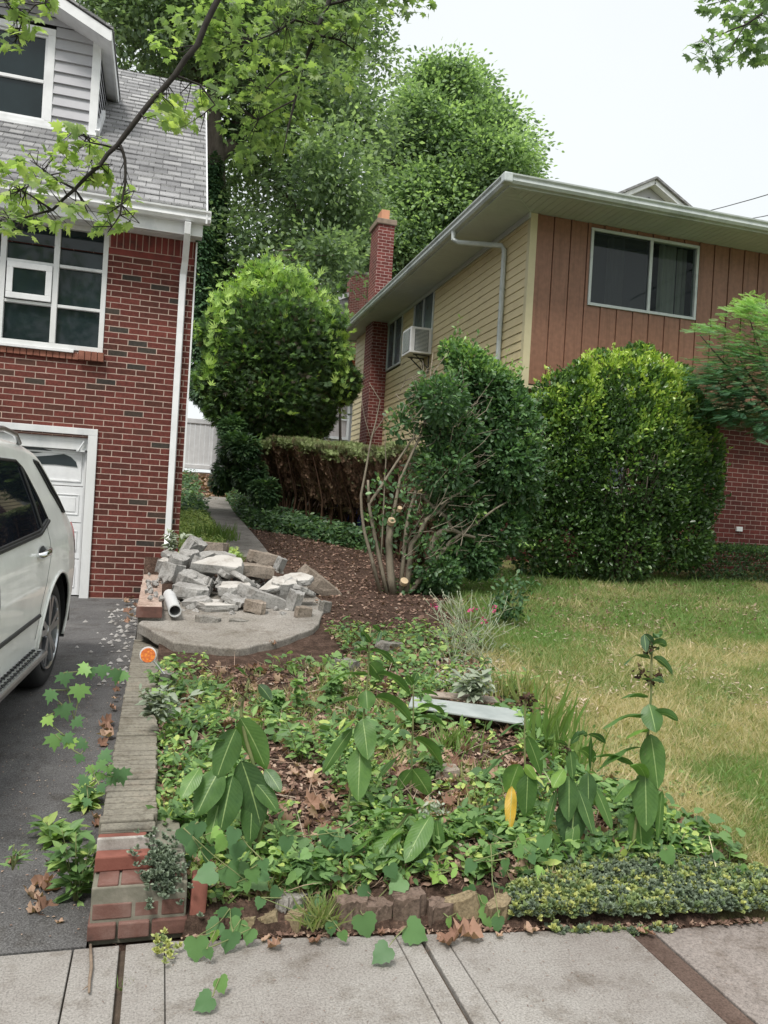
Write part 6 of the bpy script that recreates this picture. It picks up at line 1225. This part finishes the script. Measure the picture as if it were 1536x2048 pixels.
vine('creeping vine strand crossing the green sedum at the right', z8([(1030, 240, 62), (1090, 170, 82), (1230, 200, 64), (1220, 290, 72), (1165, 220, 50), (1420, 240, 64), (1370, 245, 40), (1300, 170, 40)]), Yv=2.85)
vine('two heart shaped leaves reaching out over the sidewalk in front of the bed', z7([(1370, 580, 132), (1180, 690, 112)]), Yv=2.72)
vine('two ragged leaves on a trailing shoot above the sidewalk joint at the bottom', z7([(270, 940, 105), (370, 850, 84)]), Yv=2.45)
vine('dark rounded leaf clump low in the middle of the bed', z7([(960, 170, 100, .3), (900, 100, 80, .3), (1010, 130, 80, .35), (940, 90, 60, .4), (700, 130, 90, .4), (760, 200, 40, .6), (790, 180, 60, .7), (850, 180, 50, .7), (860, 240, 60, .9), (890, 230, 60, .9), (930, 345, 60, .85), (870, 300, 40, .85)]), Yv=3.05)
vine('bright pale oval leaf sprig below the bent milkweed', z8([(20, 215, 60, .95), (75, 200, 50, .95), (110, 210, 50, .95), (30, 260, 70, 1), (60, 270, 60, .95), (110, 240, 50, .9), (10, 250, 50, .95)]), name='leafy_sprig', T=T_OVAL, cat='plant')
z3 = lambda l: [(a/2.7375, 1300+b/2.7375, c/2.7375*1.1, *r_) for a, b, c, *r_ in l]
vine('maple seedling with toothed leaves standing over the driveway left of the brick wall', z3([(440, 520, 60), (430, 600, 50, .35), (300, 510, 84), (390, 520, 60, .95), (380, 490, 60), (270, 390, 62, .95), (355, 345, 86), (270, 260, 74), (435, 240, 86), (430, 400, 60), (355, 165, 74), (450, 110, 70, .8), (500, 130, 60), (560, 125, 70), (640, 150, 80, .4), (670, 150, 60)]), name='maple_seedling', Yv=3.35, T=T_MAPLE, cat='plant')
vine('toothed weed shoot climbing the driveway side of the brick wall', z3([(560, 640, 60), (585, 590, 74), (600, 660, 50), (670, 700, 84), (640, 680, 50), (600, 720, 60), (540, 700, 50, .7), (480, 780, 60), (560, 760, 50), (500, 660, 50, .8), (450, 720, 60, .4), (470, 840, 50, .5)]), name='maple_seedling', Yv=3.0, T=T_MAPLE, cat='plant')
# tall lance leaved weed beside the pillar

def tuft(name, label, px, py, Yv, n, size, mat, T, tone, spread, h_, cat='plant', arch=.6, stems=6):
    g = at(px, py, Y=Yv); t = empty(name, g, label, cat); P = []; D = []
    st_ = []
    for s_ in range(stems):
        a = rng.uniform(0, 6.28); top = g+np.array([math.cos(a)*spread*rng.random(), math.sin(a)*spread*.6*rng.random(), h_*rng.uniform(.6, 1)]); st_.append(([g, (g+top)/2+(0, 0, .02), top], [.003, .0025, .0015])); st_[-1] = (st_[-1][0], st_[-1][1])
        for k in range(n//stems): f = rng.uniform(.15, 1); P.append(g+(top-g)*f+rng.normal(size=3)*.006); b = rng.uniform(0, 6.28); D.append((math.cos(b), math.sin(b), rng.uniform(-.5, .8)*arch))
    P = np.array(P); m_ = len(P); cloud('leaves', P, D, rng.normal(size=(m_, 3))*.2+(0, -.3, 1), size*rng.uniform(.6, 1.2, m_), T, M[mat], t, np.clip(rng.normal(tone, .15, m_), 0, 1)); bark_tubes('stems', st_, M['stem'], t, 5); return t
T_WLANCE = dict(v=T_OVAL['v']*np.array([.62, 1, 1]), f=T_OVAL['f'])
for (px, py, lab, sp_, hh) in ((150, 1810, 'leafy lance leaved weed growing from the gap left of the brick pillar', .10, .30), (120, 1700, 'yellowish spreading weed on the driveway edge above the leafy one', .16, .14), (170, 1640, 'narrow weed tuft against the driveway side of the brick wall', .08, .16)):
    tuft('weed', lab, px, py, at(px, py, Z=.01)[1]+.02, 110, .085, 'l_weed', T_WLANCE, .55 if hh > .2 else .8, sp_, hh, arch=1)
tuft('weed', 'little silvery sprig at the left edge of the driveway', 25, 1740, 2.95, 24, .05, 'l_weed', T_LANCE, .5, .08, .10)
tuft('weed', 'silvery leaved weed at the foot of the white downspout above the rubble', 342, 1105, 8.9, 90, .10, 'l_silver', T_WLANCE, .5, .14, .28, arch=1)
tuft('weed', 'bushy pale green weed beside the orange reflector stake', 338, 1385, 5.3, 170, .05, 'l_weed', T_OVAL, .6, .16, .15, arch=1, stems=9)
tuft('weed', 'woolly grey green weed clump by the wall below the reflector', 315, 1440, 4.3, 150, .075, 'l_silver', T_WLANCE, .2, .18, .18, arch=1, stems=9)
tuft('weed', 'silvery rosette weed behind the pale boards', 945, 1395, 4.7, 130, .10, 'l_silver', T_WLANCE, .4, .14, .14, arch=1, stems=8)
for k_ in range(18):
    wx = rng.uniform(330, 1000) if k_ < 13 else rng.uniform(420, 720); wy = rng.uniform(1380, 1780) if k_ < 13 else rng.uniform(1380, 1500); q = on_ground(wx, wy); hh = rng.uniform(.12, .28)
    t = tuft('weed', 'scraggly green weed standing up out of the low leaves of the bed', wx, wy, float(q[1]), int(rng.integers(40, 90)), float(rng.uniform(.04, .07)), 'l_weed', (T_OVAL, T_WLANCE, T_MAPLE)[k_ % 3], float(rng.uniform(.45, .85)), float(rng.uniform(.04, .10)), hh, arch=1, stems=4); t['group'] = 'scraggly weeds in the bed'
vine('vine trailing over the dark flat stone and the wiry grass at the bed front', z7([(700, 420, 60), (640, 380, 70, .4), (760, 470, 60, .5), (820, 520, 70), (880, 500, 60, .8), (930, 560, 70, .5), (560, 430, 60, .5), (850, 420, 60, .35), (990, 600, 60, .6)]))
vine('vine leaves draping over the last yellowish edging stones beside the sedum', z8([(20, 400, 60, .5), (60, 430, 70, .6), (110, 380, 60, .4), (150, 440, 60, .7), (90, 470, 50, .8), (-30, 370, 60, .5), (-60, 420, 60, .6)]))
# sedum on the pillar
def rosettes(name, label, pts, mat, s0=.014, cat='plant', tone=.5, kind=None):
    t = empty(name, pts[0], label, cat); P = []; D = []; N = []
    for q in pts:
        ax_ = unit(rng.normal(size=(1, 3))*.35+(0, -.5, .8))[0]
        for k in range(11): a = k*2.4; o_ = np.array([math.cos(a), math.sin(a), 0])*(1-k*.06); d_ = o_+ax_*(.25+k*.12); P.append(q+ax_*k*.0012); D.append(d_); N.append(ax_+rng.normal(size=3)*.1)
    n = len(P); cloud('rosettes', np.array(P), D, N, s0*rng.uniform(.7, 1.2, n), T_OVAL, M[mat], t, np.repeat(np.clip(rng.normal(tone, .2, len(pts)), 0, 1), 11)); return t
pts = []
for _ in range(210):
    px, py = rng.normal(328, 22), rng.normal(1735, 34); Y_ = np.interp(py, [1680, 1740, 1800], [3.06, 2.93, 2.88]); pts.append(at(px, py, Y=Y_-.02+rng.normal()*.008))
rosettes('stonecrop', 'grey green stonecrop clump draped over the end of the brick planter wall', pts, 'l_sedum_g', .016)
# sedum mound, right front
pts = []; sed = []
for _ in range(6000):
    px = rng.uniform(1020, 1640); py = rng.uniform(1690, 1880); up_ = np.interp(px, [1020, 1100, 1250, 1400, 1545], [1790, 1745, 1700, 1735, 1760]); lo_ = np.interp(px, [1020, 1100, 1180, 1320, 1400, 1545], [1850, 1870, 1882, 1868, 1838, 1830])
    lo_ += (float(vnoise(px*.03, 3.0, 6))-.35)*26+rng.normal()*4
    if up_+rng.normal()*6 < py < lo_: sed.append((px, py, up_, lo_))
HQ = ghits([c[0] for c in sed], [c[1] for c in sed])
for q, (px, py, up_, lo_) in zip(HQ, sed):
    q[2] += .012+.05*math.sin(math.pi*min(1, max(0, (py-up_)/(lo_-up_))))*rng.random()+.02*float(vnoise(px*.05, py*.05, 4)); q[1] -= .01; pts.append(q)
pts = np.array(pts); k = vnoise(pts[:, 0]*7, pts[:, 1]*12, 8)*.7+rng.random(len(pts))*.45 > .66
k |= (pts[:, 1] > 2.86+.02*pts[:, 0]) & (rng.random(len(pts)) < .5); k |= (pts[:, 0] < 1.75) & (rng.random(len(pts)) < .35)
rosettes('sedum', 'grey green stonecrop mat spilling over the kerb at the right front', pts[~k], 'l_sedum_g', .021, tone=.5)
rosettes('sedum', 'yellow green sedum patches mixed through the stonecrop mat', pts[k], 'l_sedum', .022, tone=.75)
pts = [at(rng.normal(330, 14), rng.normal(1895, 18), Z=.02) for _ in range(26)]; rosettes('sedum', 'tiny yellow sedum sprig on the sidewalk at the foot of the brick pillar', pts, 'l_sedum', .016, tone=.95)

# ------------------------------------------------------------------ rose campion, rose sapling, grasses
t = empty('rose_campion', on_ground(940, 1310), 'silvery branching campion with a few magenta flowers below the sheared shrub', 'plant'); st_ = []; fl = []
for _ in range(42):
    bx_, tx = rng.uniform(900, 985), rng.uniform(860, 1020); Y_ = 5.6+rng.normal()*.25; b_ = on_ground(bx_, rng.uniform(1290, 1345)); tp_ = at(tx, rng.uniform(1195, 1270), Y=b_[1]); m_ = (b_+tp_)/2+rng.normal(size=3)*.03; st_.append(([b_, m_, tp_], [.003, .0025, .0015]))
    for _k in range(2): e_ = tp_+np.array([rng.normal()*.06, rng.normal()*.04, rng.uniform(-.02, .08)]); st_.append(([m_+(tp_-m_)*rng.uniform(.2, .8), e_], [.003, .002])); fl.append(e_)
bark_tubes('stems', st_, mottled('silver_stem', [(.24, .28, .18), (.38, .41, .29)], 20, .9), t, 5)
cloud('buds', np.array(fl), rng.normal(size=(len(fl), 3))*.2+(0, 0, 1), rsph(len(fl)), .022, T_OVAL, M['l_silver'], t)
P = []; 
for (px, py) in ((868, 1213), (988, 1218), (968, 1240), (942, 1222)):
    for _ in range(9): P.append(at(px+rng.normal()*3, py+rng.normal()*3, Y=5.5))
cloud('flowers', np.array(P), rsph(len(P)), rsph(len(P)), .026, T_OVAL, leafmat('magenta_petals', [(0, (.45, .02, .16)), (1, (.65, .05, .25))], .6, .3), t)
n = 500; P = ghits(rng.normal(935, 45, n), rng.uniform(1290, 1400, n)); cloud('basal_leaves', P, rng.normal(size=(n, 3))*(1, 1, .3)+(0, 0, .4), rng.normal(size=(n, 3))*.3+(0, 0, 1), rng.uniform(.05, .10, n), T_WLANCE, M['l_silver'], t)
P = []; D = []; g = on_ground(1010, 1255); t = empty('rose_sapling', g, 'small dark leaved rose shoot standing alone on the lawn beside the sheared shrub', 'plant'); st_ = []
for (tx, ty) in ((1035, 1140), (1010, 1160), (1060, 1170), (990, 1190), (1045, 1200)):
    e_ = at(tx, ty, Y=g[1]); st_.append(([g, (g+e_)/2+(0, .02, .02), e_], [.007, .005, .002]))
    for _ in range(55): f = rng.uniform(.25, 1.02); P.append(g+(e_-g)*f+rng.normal(size=3)*.05); D.append(rng.normal(size=3)+(0, 0, -.2))
cloud('leaves', np.array(P), D, rng.normal(size=(len(P), 3))*.5+(0, -.3, 1), rng.uniform(.04, .08, len(P)), T_OVAL, M['l_burn'], t, rng.uniform(.2, .7, len(P))); bark_tubes('stems', st_, M['stem'], t, 5)
def grass_tuft(label, px, py, n, L, spread, tone, lean=.5):
    g = on_ground(px, py); t = empty('grass_tuft', g, label, 'grass'); P = g+np.c_[rng.normal(size=n)*spread, rng.normal(size=n)*spread*.7, np.zeros(n)]; D = np.c_[rng.normal(size=n)*lean, rng.normal(size=n)*lean, np.ones(n)]
    cloud('blades', P, D, rng.normal(size=(n, 3))*.4+(0, -.7, .2), L*rng.uniform(.5, 1.1, n), T_BLADE, M['grass'], t, np.clip(rng.normal(tone, .12, n), 0, 1)); return t
grass_tuft('tall bright green grass blades behind the pale board', 1098, 1500, 46, .42, .07, .92, .22)
grass_tuft('bright grass clump between the two brown headed milkweeds', 1135, 1540, 50, .28, .09, .85, .4)
grass_tuft('green grass tuft in front of the pale board', 905, 1500, 110, .17, .06, .8, .6)
grass_tuft('green grass tuft under the bent over milkweed', 770, 1740, 90, .18, .06, .9, .6)
grass_tuft('dark wiry grass tuft growing between the edging stones', 645, 1850, 120, .13, .03, .6, .8)
grass_tuft('dry grass tuft left of the sedum mat', 1120, 1790, 110, .12, .05, .4, .9)
grass_tuft('fine pale grass tuft at the lawn corner right of the rose campion', 1040, 1400, 160, .25, .12, .5, .45)
grass_tuft('tiny green tuft growing in the sidewalk joint', 254, 1980, 40, .05, .012, .85, .8)
grass_tuft('fresh grass clump at the end of the strip beside the path', 432, 1082, 200, .30, .16, .85, .35)
t = empty('dry_stalk', on_ground(1415, 1850), 'long dry bleached stalk lying across the sedum to the sidewalk', 'stalk'); bark_tubes('stalk', [([at(1412, 1865, Y=2.62), at(1440, 1780, Y=2.75), at(1425, 1700, Y=2.9), at(1418, 1672, Y=2.95)], [.003, .003, .0025, .002]), ([at(1415, 1862, Y=2.62), at(1445, 1830, Y=2.66), at(1470, 1790, Y=2.7)], [.003, .0025, .001]), ([at(1425, 1845, Y=2.62), at(1375, 1860, Y=2.60)], [.003, .001])], mottled('straw', [(.5, .44, .28), (.62, .55, .38)], 9, .9), t, 5)
t = empty('twig', at(180, 1960, Z=.01), 'bare brown twig lying on the sidewalk left of the brick pillar', 'twig'); bark_tubes('stick', [([at(181, 1890, Z=.012), at(183, 1935, Z=.012), at(178, 1985, Z=.012)], [.005, .006, .004]), ([at(180, 1970, Z=.01), at(165, 1980, Z=.01)], [.003, .001])], M['wood'], t, 6)

# ------------------------------------------------------------------ ground cover, litter, lawn (nobody could count these)
def scatter(n, cond, ymin=2.6, ymax=11.0, far=1.0, xmax=1.0):
    """random ground points where cond(x, y) holds, denser near the street"""
    out = []; k = 0
    while k < n:
        m_ = 60000; f = rng.random(m_); y = ymin*(ymax/ymin)**(f**far); x = y*rng.uniform(-.2, xmax, m_); ok = cond(x, y); x, y = x[ok], y[ok]; out.append(np.c_[x, y, gh(x, y)]); k += len(x)
    return np.concatenate(out)[:n]
def lawn_line(y): return 2.28+.16*(y-3.5)+np.clip(3.4-y, 0, 1)*.9
def is_lawn(x, y): return (x > lawn_line(y)+(vnoise(x*4, y*4, 21)-.5)*.5) & (y > 2.75) & (y < 10.3)
def bed(x, y): return (x > .06) & (y > np.where(x < .18, 3.3, 2.93)) & ~is_lawn(x, y) & (y < 7)
def upper(x, y): return (y >= 7) & (x > .25) & (y < 20)
def landing(x, y): return (y > 5.9) & (y < 9.2) & (x < 1.5)
def path_(x, y): return (y > 9) & (y < 20.6) & (x > .92) & (x < 1.58)
# lawn blades
n = 300000; q = scatter(n, lambda x, y: is_lawn(x, y), xmax=1.4); patch = vnoise(q[:, 0]*.9+3, q[:, 1]*1.1, 31)*.6+vnoise(q[:, 0]*2.6, q[:, 1]*3.2, 32)*.4+vnoise(q[:, 0]*9, q[:, 1]*9, 33)*.15
far_g = np.clip((q[:, 1]-6.0)/1.5, 0, 1)*.42; edge = np.clip(1-(q[:, 0]-lawn_line(q[:, 1]))*1.3, 0, 1)*.25; tone = np.clip((patch-.30)*1.35+far_g-edge+rng.normal(size=n)*.24, 0, 1)
cloud('grass', q, rng.normal(size=(n, 3))*(.75, .75, 0)+(0, 0, .8), rng.normal(size=(n, 3))*.6+(0, -.4, .5), (.028+.0055*q[:, 1])*rng.uniform(.4, 1.3, n)*np.where(rng.random(n) < .04, 1.9, 1), T_BLADE1, M['grass'], None, tone, kind='stuff')
n = 5000; q = scatter(n, lambda x, y: is_lawn(x, y) & (vnoise(x*2.2, y*2.2, 44) > .58)); cloud('lawn_weeds', q+(0, 0, .01), rng.normal(size=(n, 3))*(1, 1, .2), rng.normal(size=(n, 3))*.3+(0, 0, 1), rng.uniform(.02, .05, n), T_OVAL, M['l_weed'], None, np.clip(rng.normal(.55, .2, n), 0, 1), kind='stuff')
n = 1500; q = scatter(n, lambda x, y: is_lawn(x, y) & (y > 4.6) & (vnoise(x*2.5, y*2.5, 45) > .60)); cloud('dry_clippings', q+(0, 0, .03), rng.normal(size=(n, 3))*(1, 1, .3), rng.normal(size=(n, 3))*.3+(0, 0, 1), rng.uniform(.03, .07, n), T_LANCE, M['litter'], None, rng.uniform(.8, 1, n), kind='stuff')
# brown litter chips
n = 44000; q = scatter(n, lambda x, y: (bed(x, y) | upper(x, y)) & ~path_(x, y) & ~landing(x, y), 2.7, 19); far_ = q[:, 1] > 7; cloud('leaf_litter', q+np.c_[np.zeros((n, 2)), rng.uniform(.0, .02, n)], rng.normal(size=(n, 3))*(1, 1, .35), rng.normal(size=(n, 3))*.45+(0, 0, 1), rng.uniform(.014, .045, n)*(1+.05*(q[:, 1]-3)), T_DIAM, M['litter'], None, np.clip(rng.normal(np.where(far_, .36, .42), .26), 0, 1), kind='stuff')
# weeds through the bed
def wdens(x, y, sd=0):
    m_ = vnoise(x*3.1, y*3.1, 51+sd)*.6+vnoise(x*8, y*8, 52+sd)*.4; mulch = ((x > .40) & (x < 1.6) & (y > 4.5) & (y < 6.1)) | ((x > 1.15) & (x < 1.75) & (y > 3.3) & (y < 4.2)); return m_ > np.where(mulch, .72, np.where(y < 3.5, .54, np.where(y > 4.3, .57, .53)))
n = 4200; q = scatter(n, lambda x, y: bed(x, y) & wdens(x, y, 20) & ~landing(x, y)); ht = rng.random(n)*.10
cloud('ground_cover', q+np.c_[np.zeros((n, 2)), ht+.01], rng.normal(size=(n, 3))*(1, 1, .5)+(0, 0, .3), rng.normal(size=(n, 3))*.5+(0, -.25, 1), rng.uniform(.03, .085, n), T_WLANCE, M['l_weed'], None, np.clip(rng.normal(.55, .25, n), 0, 1), kind='stuff')
n = 1300; q = scatter(n, lambda x, y: bed(x, y) & ~landing(x, y)); cloud('dry_stalks', q+(0, 0, .02), rng.normal(size=(n, 3))*(1, 1, .5)+(0, 0, .2), rng.normal(size=(n, 3)), rng.uniform(.06, .2, n), dict(v=T_BLADE['v']*np.array([.35, 1, 1]), f=T_BLADE['f']), M['litter'], None, rng.uniform(.6, 1, n), kind='stuff')
n = 900; q = scatter(n, lambda x, y: bed(x, y) & ~landing(x, y)); cloud('leaf_litter', q+(0, 0, .025), rng.normal(size=(n, 3))*(1, 1, .5), rng.normal(size=(n, 3))*.6+(0, 0, 1), rng.uniform(.03, .075, n), dict(v=T_MAPLE['v']*np.array([.8, 1, -3]), f=T_MAPLE['f']), M['deadleaf'], None, rng.random(n), kind='stuff')
n = 5200; q = scatter(n, lambda x, y: bed(x, y) & wdens(x, y) & ~landing(x, y)); ht = rng.random(n)**1.5*.12*(vnoise(q[:, 0]*4, q[:, 1]*4, 53)+.2)
cloud('ground_cover', q+np.c_[np.zeros((n, 2)), ht+.01], rng.normal(size=(n, 3))*(1, 1, .35), rng.normal(size=(n, 3))*.4+(0, -.25, 1), rng.uniform(.018, .055, n), T_OVAL, M['l_weed'], None, np.clip(vnoise(q[:, 0]*6, q[:, 1]*6, 54)*.7+rng.normal(size=n)*.22+.38, 0, 1), kind='stuff')
n = 1500; q = scatter(n, lambda x, y: bed(x, y) & wdens(x, y, 10) & ~landing(x, y)); ht = rng.random(n)*.10
cloud('ground_cover', q+np.c_[np.zeros((n, 2)), ht+.015], rng.normal(size=(n, 3))*(1, 1, .3), rng.normal(size=(n, 3))*.35+(0, -.3, 1), rng.uniform(.03, .075, n), T_HEART, M['l_weed'], None, np.clip(rng.normal(.5, .22, n), 0, 1), kind='stuff')
n = 7000; q = scatter(n, lambda x, y: bed(x, y) & ~landing(x, y) & (vnoise(x*3, y*3, 61) > .55)); cloud('wild_grass', q, rng.normal(size=(n, 3))*(.7, .7, 0)+(0, 0, .8), rng.normal(size=(n, 3))*.5+(0, -.6, .3), rng.uniform(.04, .11, n), T_BLADE1, M['grass'], None, np.clip(rng.normal(.5, .25, n), 0, 1), kind='stuff')
# green strip beside the house and ivy bank at the end of the path
n = 26000; q = scatter(n, lambda x, y: (x > .24) & (x < .95) & (y > 9.3) & (y < 20), 9.3, 20); cloud('grass', q, rng.normal(size=(n, 3))*(.6, .6, 0)+(0, 0, .8), rng.normal(size=(n, 3))*.5+(0, -.6, .4), rng.uniform(.05, .13, n), T_BLADE, M['grass'], None, np.clip(rng.normal(.8, .15, n), 0, 1), kind='stuff')
n = 7000; q = scatter(n, lambda x, y: (x > .24) & (x < .92) & (y > 9.3) & (y < 20), 9.3, 20); cloud('ground_cover', q+np.c_[np.zeros((n, 2)), rng.random(n)*.12], rng.normal(size=(n, 3))*(1, 1, .3), rng.normal(size=(n, 3))*.3+(0, -.4, 1), rng.uniform(.03, .07, n), T_OVAL, M['l_weed'], None, np.clip(rng.normal(.97, .1, n), 0, 1), kind='stuff')
n = 14000; q = scatter(n, lambda x, y: ((x > .2) & (x < .95) & (y > 17) | (x > 1.6+np.clip(15-y, 0, 4)*.5) & (x < 3.2)) & (y > 10.5) & (y < 24), 10.5, 24); cloud('ground_ivy', q+np.c_[np.zeros((n, 2)), rng.random(n)**2*.35], rng.normal(size=(n, 3))*(1, 1, .4), rng.normal(size=(n, 3))*.4+(0, -.5, 1), rng.uniform(.05, .13, n), T_OVAL, M['l_ivy'], None, np.clip(rng.normal(.6, .22, n), 0, 1), kind='stuff')
P, u_, rr, k = blob_points([(470, 900, 34, 1, 17), (455, 945, 28, 1, 17), (500, 950, 34, 1, 16.5), (490, 900, 30, 1, 16.5), (530, 985, 28, 1, 15.5), (465, 860, 26, 1, 17.5), (440, 965, 20, 1, 18)], (17, 17), 9000)
t = empty('ivy', at(490, 960, Y=16.5), 'low ivy bank tumbling below the rounded evergreen beside the path', 'ivy'); cloud('foliage', P, u_+(0, 0, -.5), u_+(0, -.3, .7), rng.uniform(.06, .13, len(P)), T_OVAL, M['l_ivy'], t, np.clip(rng.normal(.55, .22, len(P)), 0, 1))
n = 900; q = scatter(n, lambda x, y: (x > .2) & (x < 1.9) & (y > 20) & (y < 24.8), 20, 25); cloud('leaf_litter', q+(0, 0, .03), rng.normal(size=(n, 3))*(1, 1, .4), rng.normal(size=(n, 3))*.5+(0, 0, 1), rng.uniform(.06, .16, n), T_MAPLE, M['deadleaf'], None, kind='stuff')
# ---- dead leaves one can count
def crumpled(k):
    r_ = np.random.default_rng(40+k); o = [(0, 0), (.22, -.06), (.27, .08), (.50, .12), (.42, .28), (.55, .50), (.36, .50), (.27, .52), (.24, .72), (.12, .74), (0, .98)]
    full = o+[(-x*r_.uniform(.6, 1), y) for x, y in o[::-1] if x > 0]; v = [(0, .35, .0)]; m_ = len(full)
    for x, y in full: v.append((x*.45, .35+(y-.35)*.45, r_.uniform(-.02, .10)))
    for x, y in full: v.append((x*r_.uniform(.75, 1.0), .35+(y-.35)*r_.uniform(.8, 1), r_.uniform(.02, .30)))
    f = [(0, 1+i, 1+(i+1) % m_) for i in range(m_)]+[(1+i, 1+m_+i, 1+m_+(i+1) % m_, 1+(i+1) % m_) for i in range(m_)]
    return cloud('dead_leaf', np.array([(0, -.04, .004)]), [(0, 1, .05)], [(0.05, 0, 1)], .1, dict(v=np.array(v), f=f), M['deadleaf'], None, np.array([(.2, .5, .75)[k]]))
dls = [crumpled(k) for k in range(3)]; nd = 0
DL = [('curled orange brown dead leaf on the sidewalk in front of the edging stones', 'dead leaves on the sidewalk edge', [(900, 1893, 1.2), (935, 1880, 1.5), (948, 1868, 1.1), (912, 1872, .9), (550, 1900, 1.0), (532, 1885, .6), (630, 1890, .8), (880, 1880, .6), (1060, 1868, .8), (1300, 1872, .6), (1280, 1868, .5), (1000, 1878, .5), (760, 1872, .5)]),
      ('crumpled brown dead leaf on the asphalt left of the brick pillar', 'dead leaves left of the brick pillar', [(85, 1775, 1.3), (60, 1800, 1.2), (85, 1822, 1.4), (100, 1790, 1.3), (70, 1830, 1.0), (105, 1745, 1.1), (30, 1730, 1.0), (120, 1850, .5)]),
      ('dead leaf caught along the driveway side of the brick wall', 'dead leaves along the driveway wall', [(215, 1450, 1.3), (208, 1462, 1.4), (212, 1478, 1.3), (205, 1490, 1.1), (222, 1420, .8), (228, 1400, .7), (232, 1385, .8), (235, 1370, .7), (262, 1235, 1.4), (255, 1225, 1.5), (268, 1215, 1.4), (250, 1205, 1.3), (262, 1200, 1.1), (255, 1245, 1.0), (190, 1640, .9), (195, 1655, .9)]),
      ('large brown dead leaf lying in the weedy bed', 'dead leaves in the bed', [(620, 1625, 1.3), (665, 1625, 1.0), (1210, 1700, 1.5), (1225, 1722, 1.6), (1110, 1790, 1.2), (590, 1740, 1.2), (610, 1755, 1.1), (400, 1740, 1.0), (975, 1740, 1.2), (1000, 1640, .8), (740, 1290, 1.2), (755, 1300, 1.0), (545, 1300, 1.0), (905, 1585, 1.1), (880, 1565, .9), (1180, 1665, 1.0), (560, 1640, .9), (700, 1270, 1.0), (1380, 1655, .8), (1435, 1690, .7)])]
first = True
for lab, grp, L in DL:
    for (px, py, s_) in L:
        o = dls[nd] if nd < 3 else dls[nd % 3].copy()
        if nd >= 3: COL.objects.link(o)
        nd += 1; d_ = fw+(px-CX)/FPX*RT-(py-CY)/FPX*UP
        q = at(px, py, Z=.0) if grp.startswith('dead leaves on') else (at(px, py, Z=float(drive_z(at(px, py, Z=.1)[1]))) if 'pillar' in grp or 'driveway' in grp else on_ground(px, py, .03))
        o.location = (float(q[0]), float(q[1]), float(q[2])+.008); s_ *= .8; o.scale = (s_*rng.uniform(.7, 1), s_, s_*rng.uniform(.8, 1.6)); o.rotation_euler = (rng.normal()*.3, rng.normal()*.3, rng.uniform(0, 6.28)); tag(o, lab, 'dead leaf', grp)
# litter strip along the sidewalk edge and specks on the pavement
n = 1500; x = rng.uniform(.15, 2.4, n); y = edge_y(x)+np.abs(rng.normal(size=n))*.03-.02; cloud('leaf_litter', np.c_[x, y, np.full(n, .008)], rng.normal(size=(n, 3))*(1, 1, .2), rng.normal(size=(n, 3))*.4+(0, 0, 1), rng.uniform(.008, .03, n), T_DIAM, M['litter'], None, rng.random(n)*.8, kind='stuff')
n = 500; x = rng.uniform(-.2, 2.2, n); y = rng.uniform(1.9, 2.85, n)**1; cloud('leaf_litter', np.c_[x, y, np.full(n, .004)], rng.normal(size=(n, 3))*(1, 1, .0), np.tile((0, 0, 1.0), (n, 1)), rng.uniform(.003, .014, n), T_LANCE, M['litter'], None, rng.random(n)*.5, kind='stuff')
n = 500; x = rng.uniform(-.9, -.17, n); y = rng.uniform(2.9, 6.5, n); cloud('leaf_litter', np.c_[x, y, drive_z(y)+.005], rng.normal(size=(n, 3))*(1, 1, .0), np.tile((0, 0, 1.0), (n, 1)), rng.uniform(.004, .016, n), T_DIAM, M['litter'], None, rng.uniform(.3, 1, n), kind='stuff')

# ------------------------------------------------------------------ the other side of the street, mirrored in windows and paint
mb = MB(); mb.box(-60, 60, -13, -1.9, -.2, -.12); mb.build('road', M['asphalt'], kind='structure')
for k_, (x_, y_, h_, lab) in enumerate(((-9, -17, 12, 'street tree across the road, left of the three'), (3, -19, 14, 'street tree across the road, middle and tallest'), (15, -17, 11, 'street tree across the road, right of the three'))):
    t = empty('street_tree', (x_, y_, 0), lab, 'tree', 'street trees across the road'); n = 9000
    C = np.array([(x_+rng.normal()*2.6, y_+rng.normal()*2, h_*rng.uniform(.4, 1)) for _ in range(45)]); k = rng.integers(0, 45, n); P = C[k]+rng.normal(size=(n, 3))*.75
    cloud('crown', P, rsph(n), rsph(n)+(0, 0, 1), rng.uniform(.25, .45, n), T_DIAM, M['l_tree'], t); bark_tubes('trunk', [([(x_, y_, -.1), (x_+.1, y_, h_*.4), (x_, y_, h_*.8)], [.35, .25, .1])], M['bark'], t)
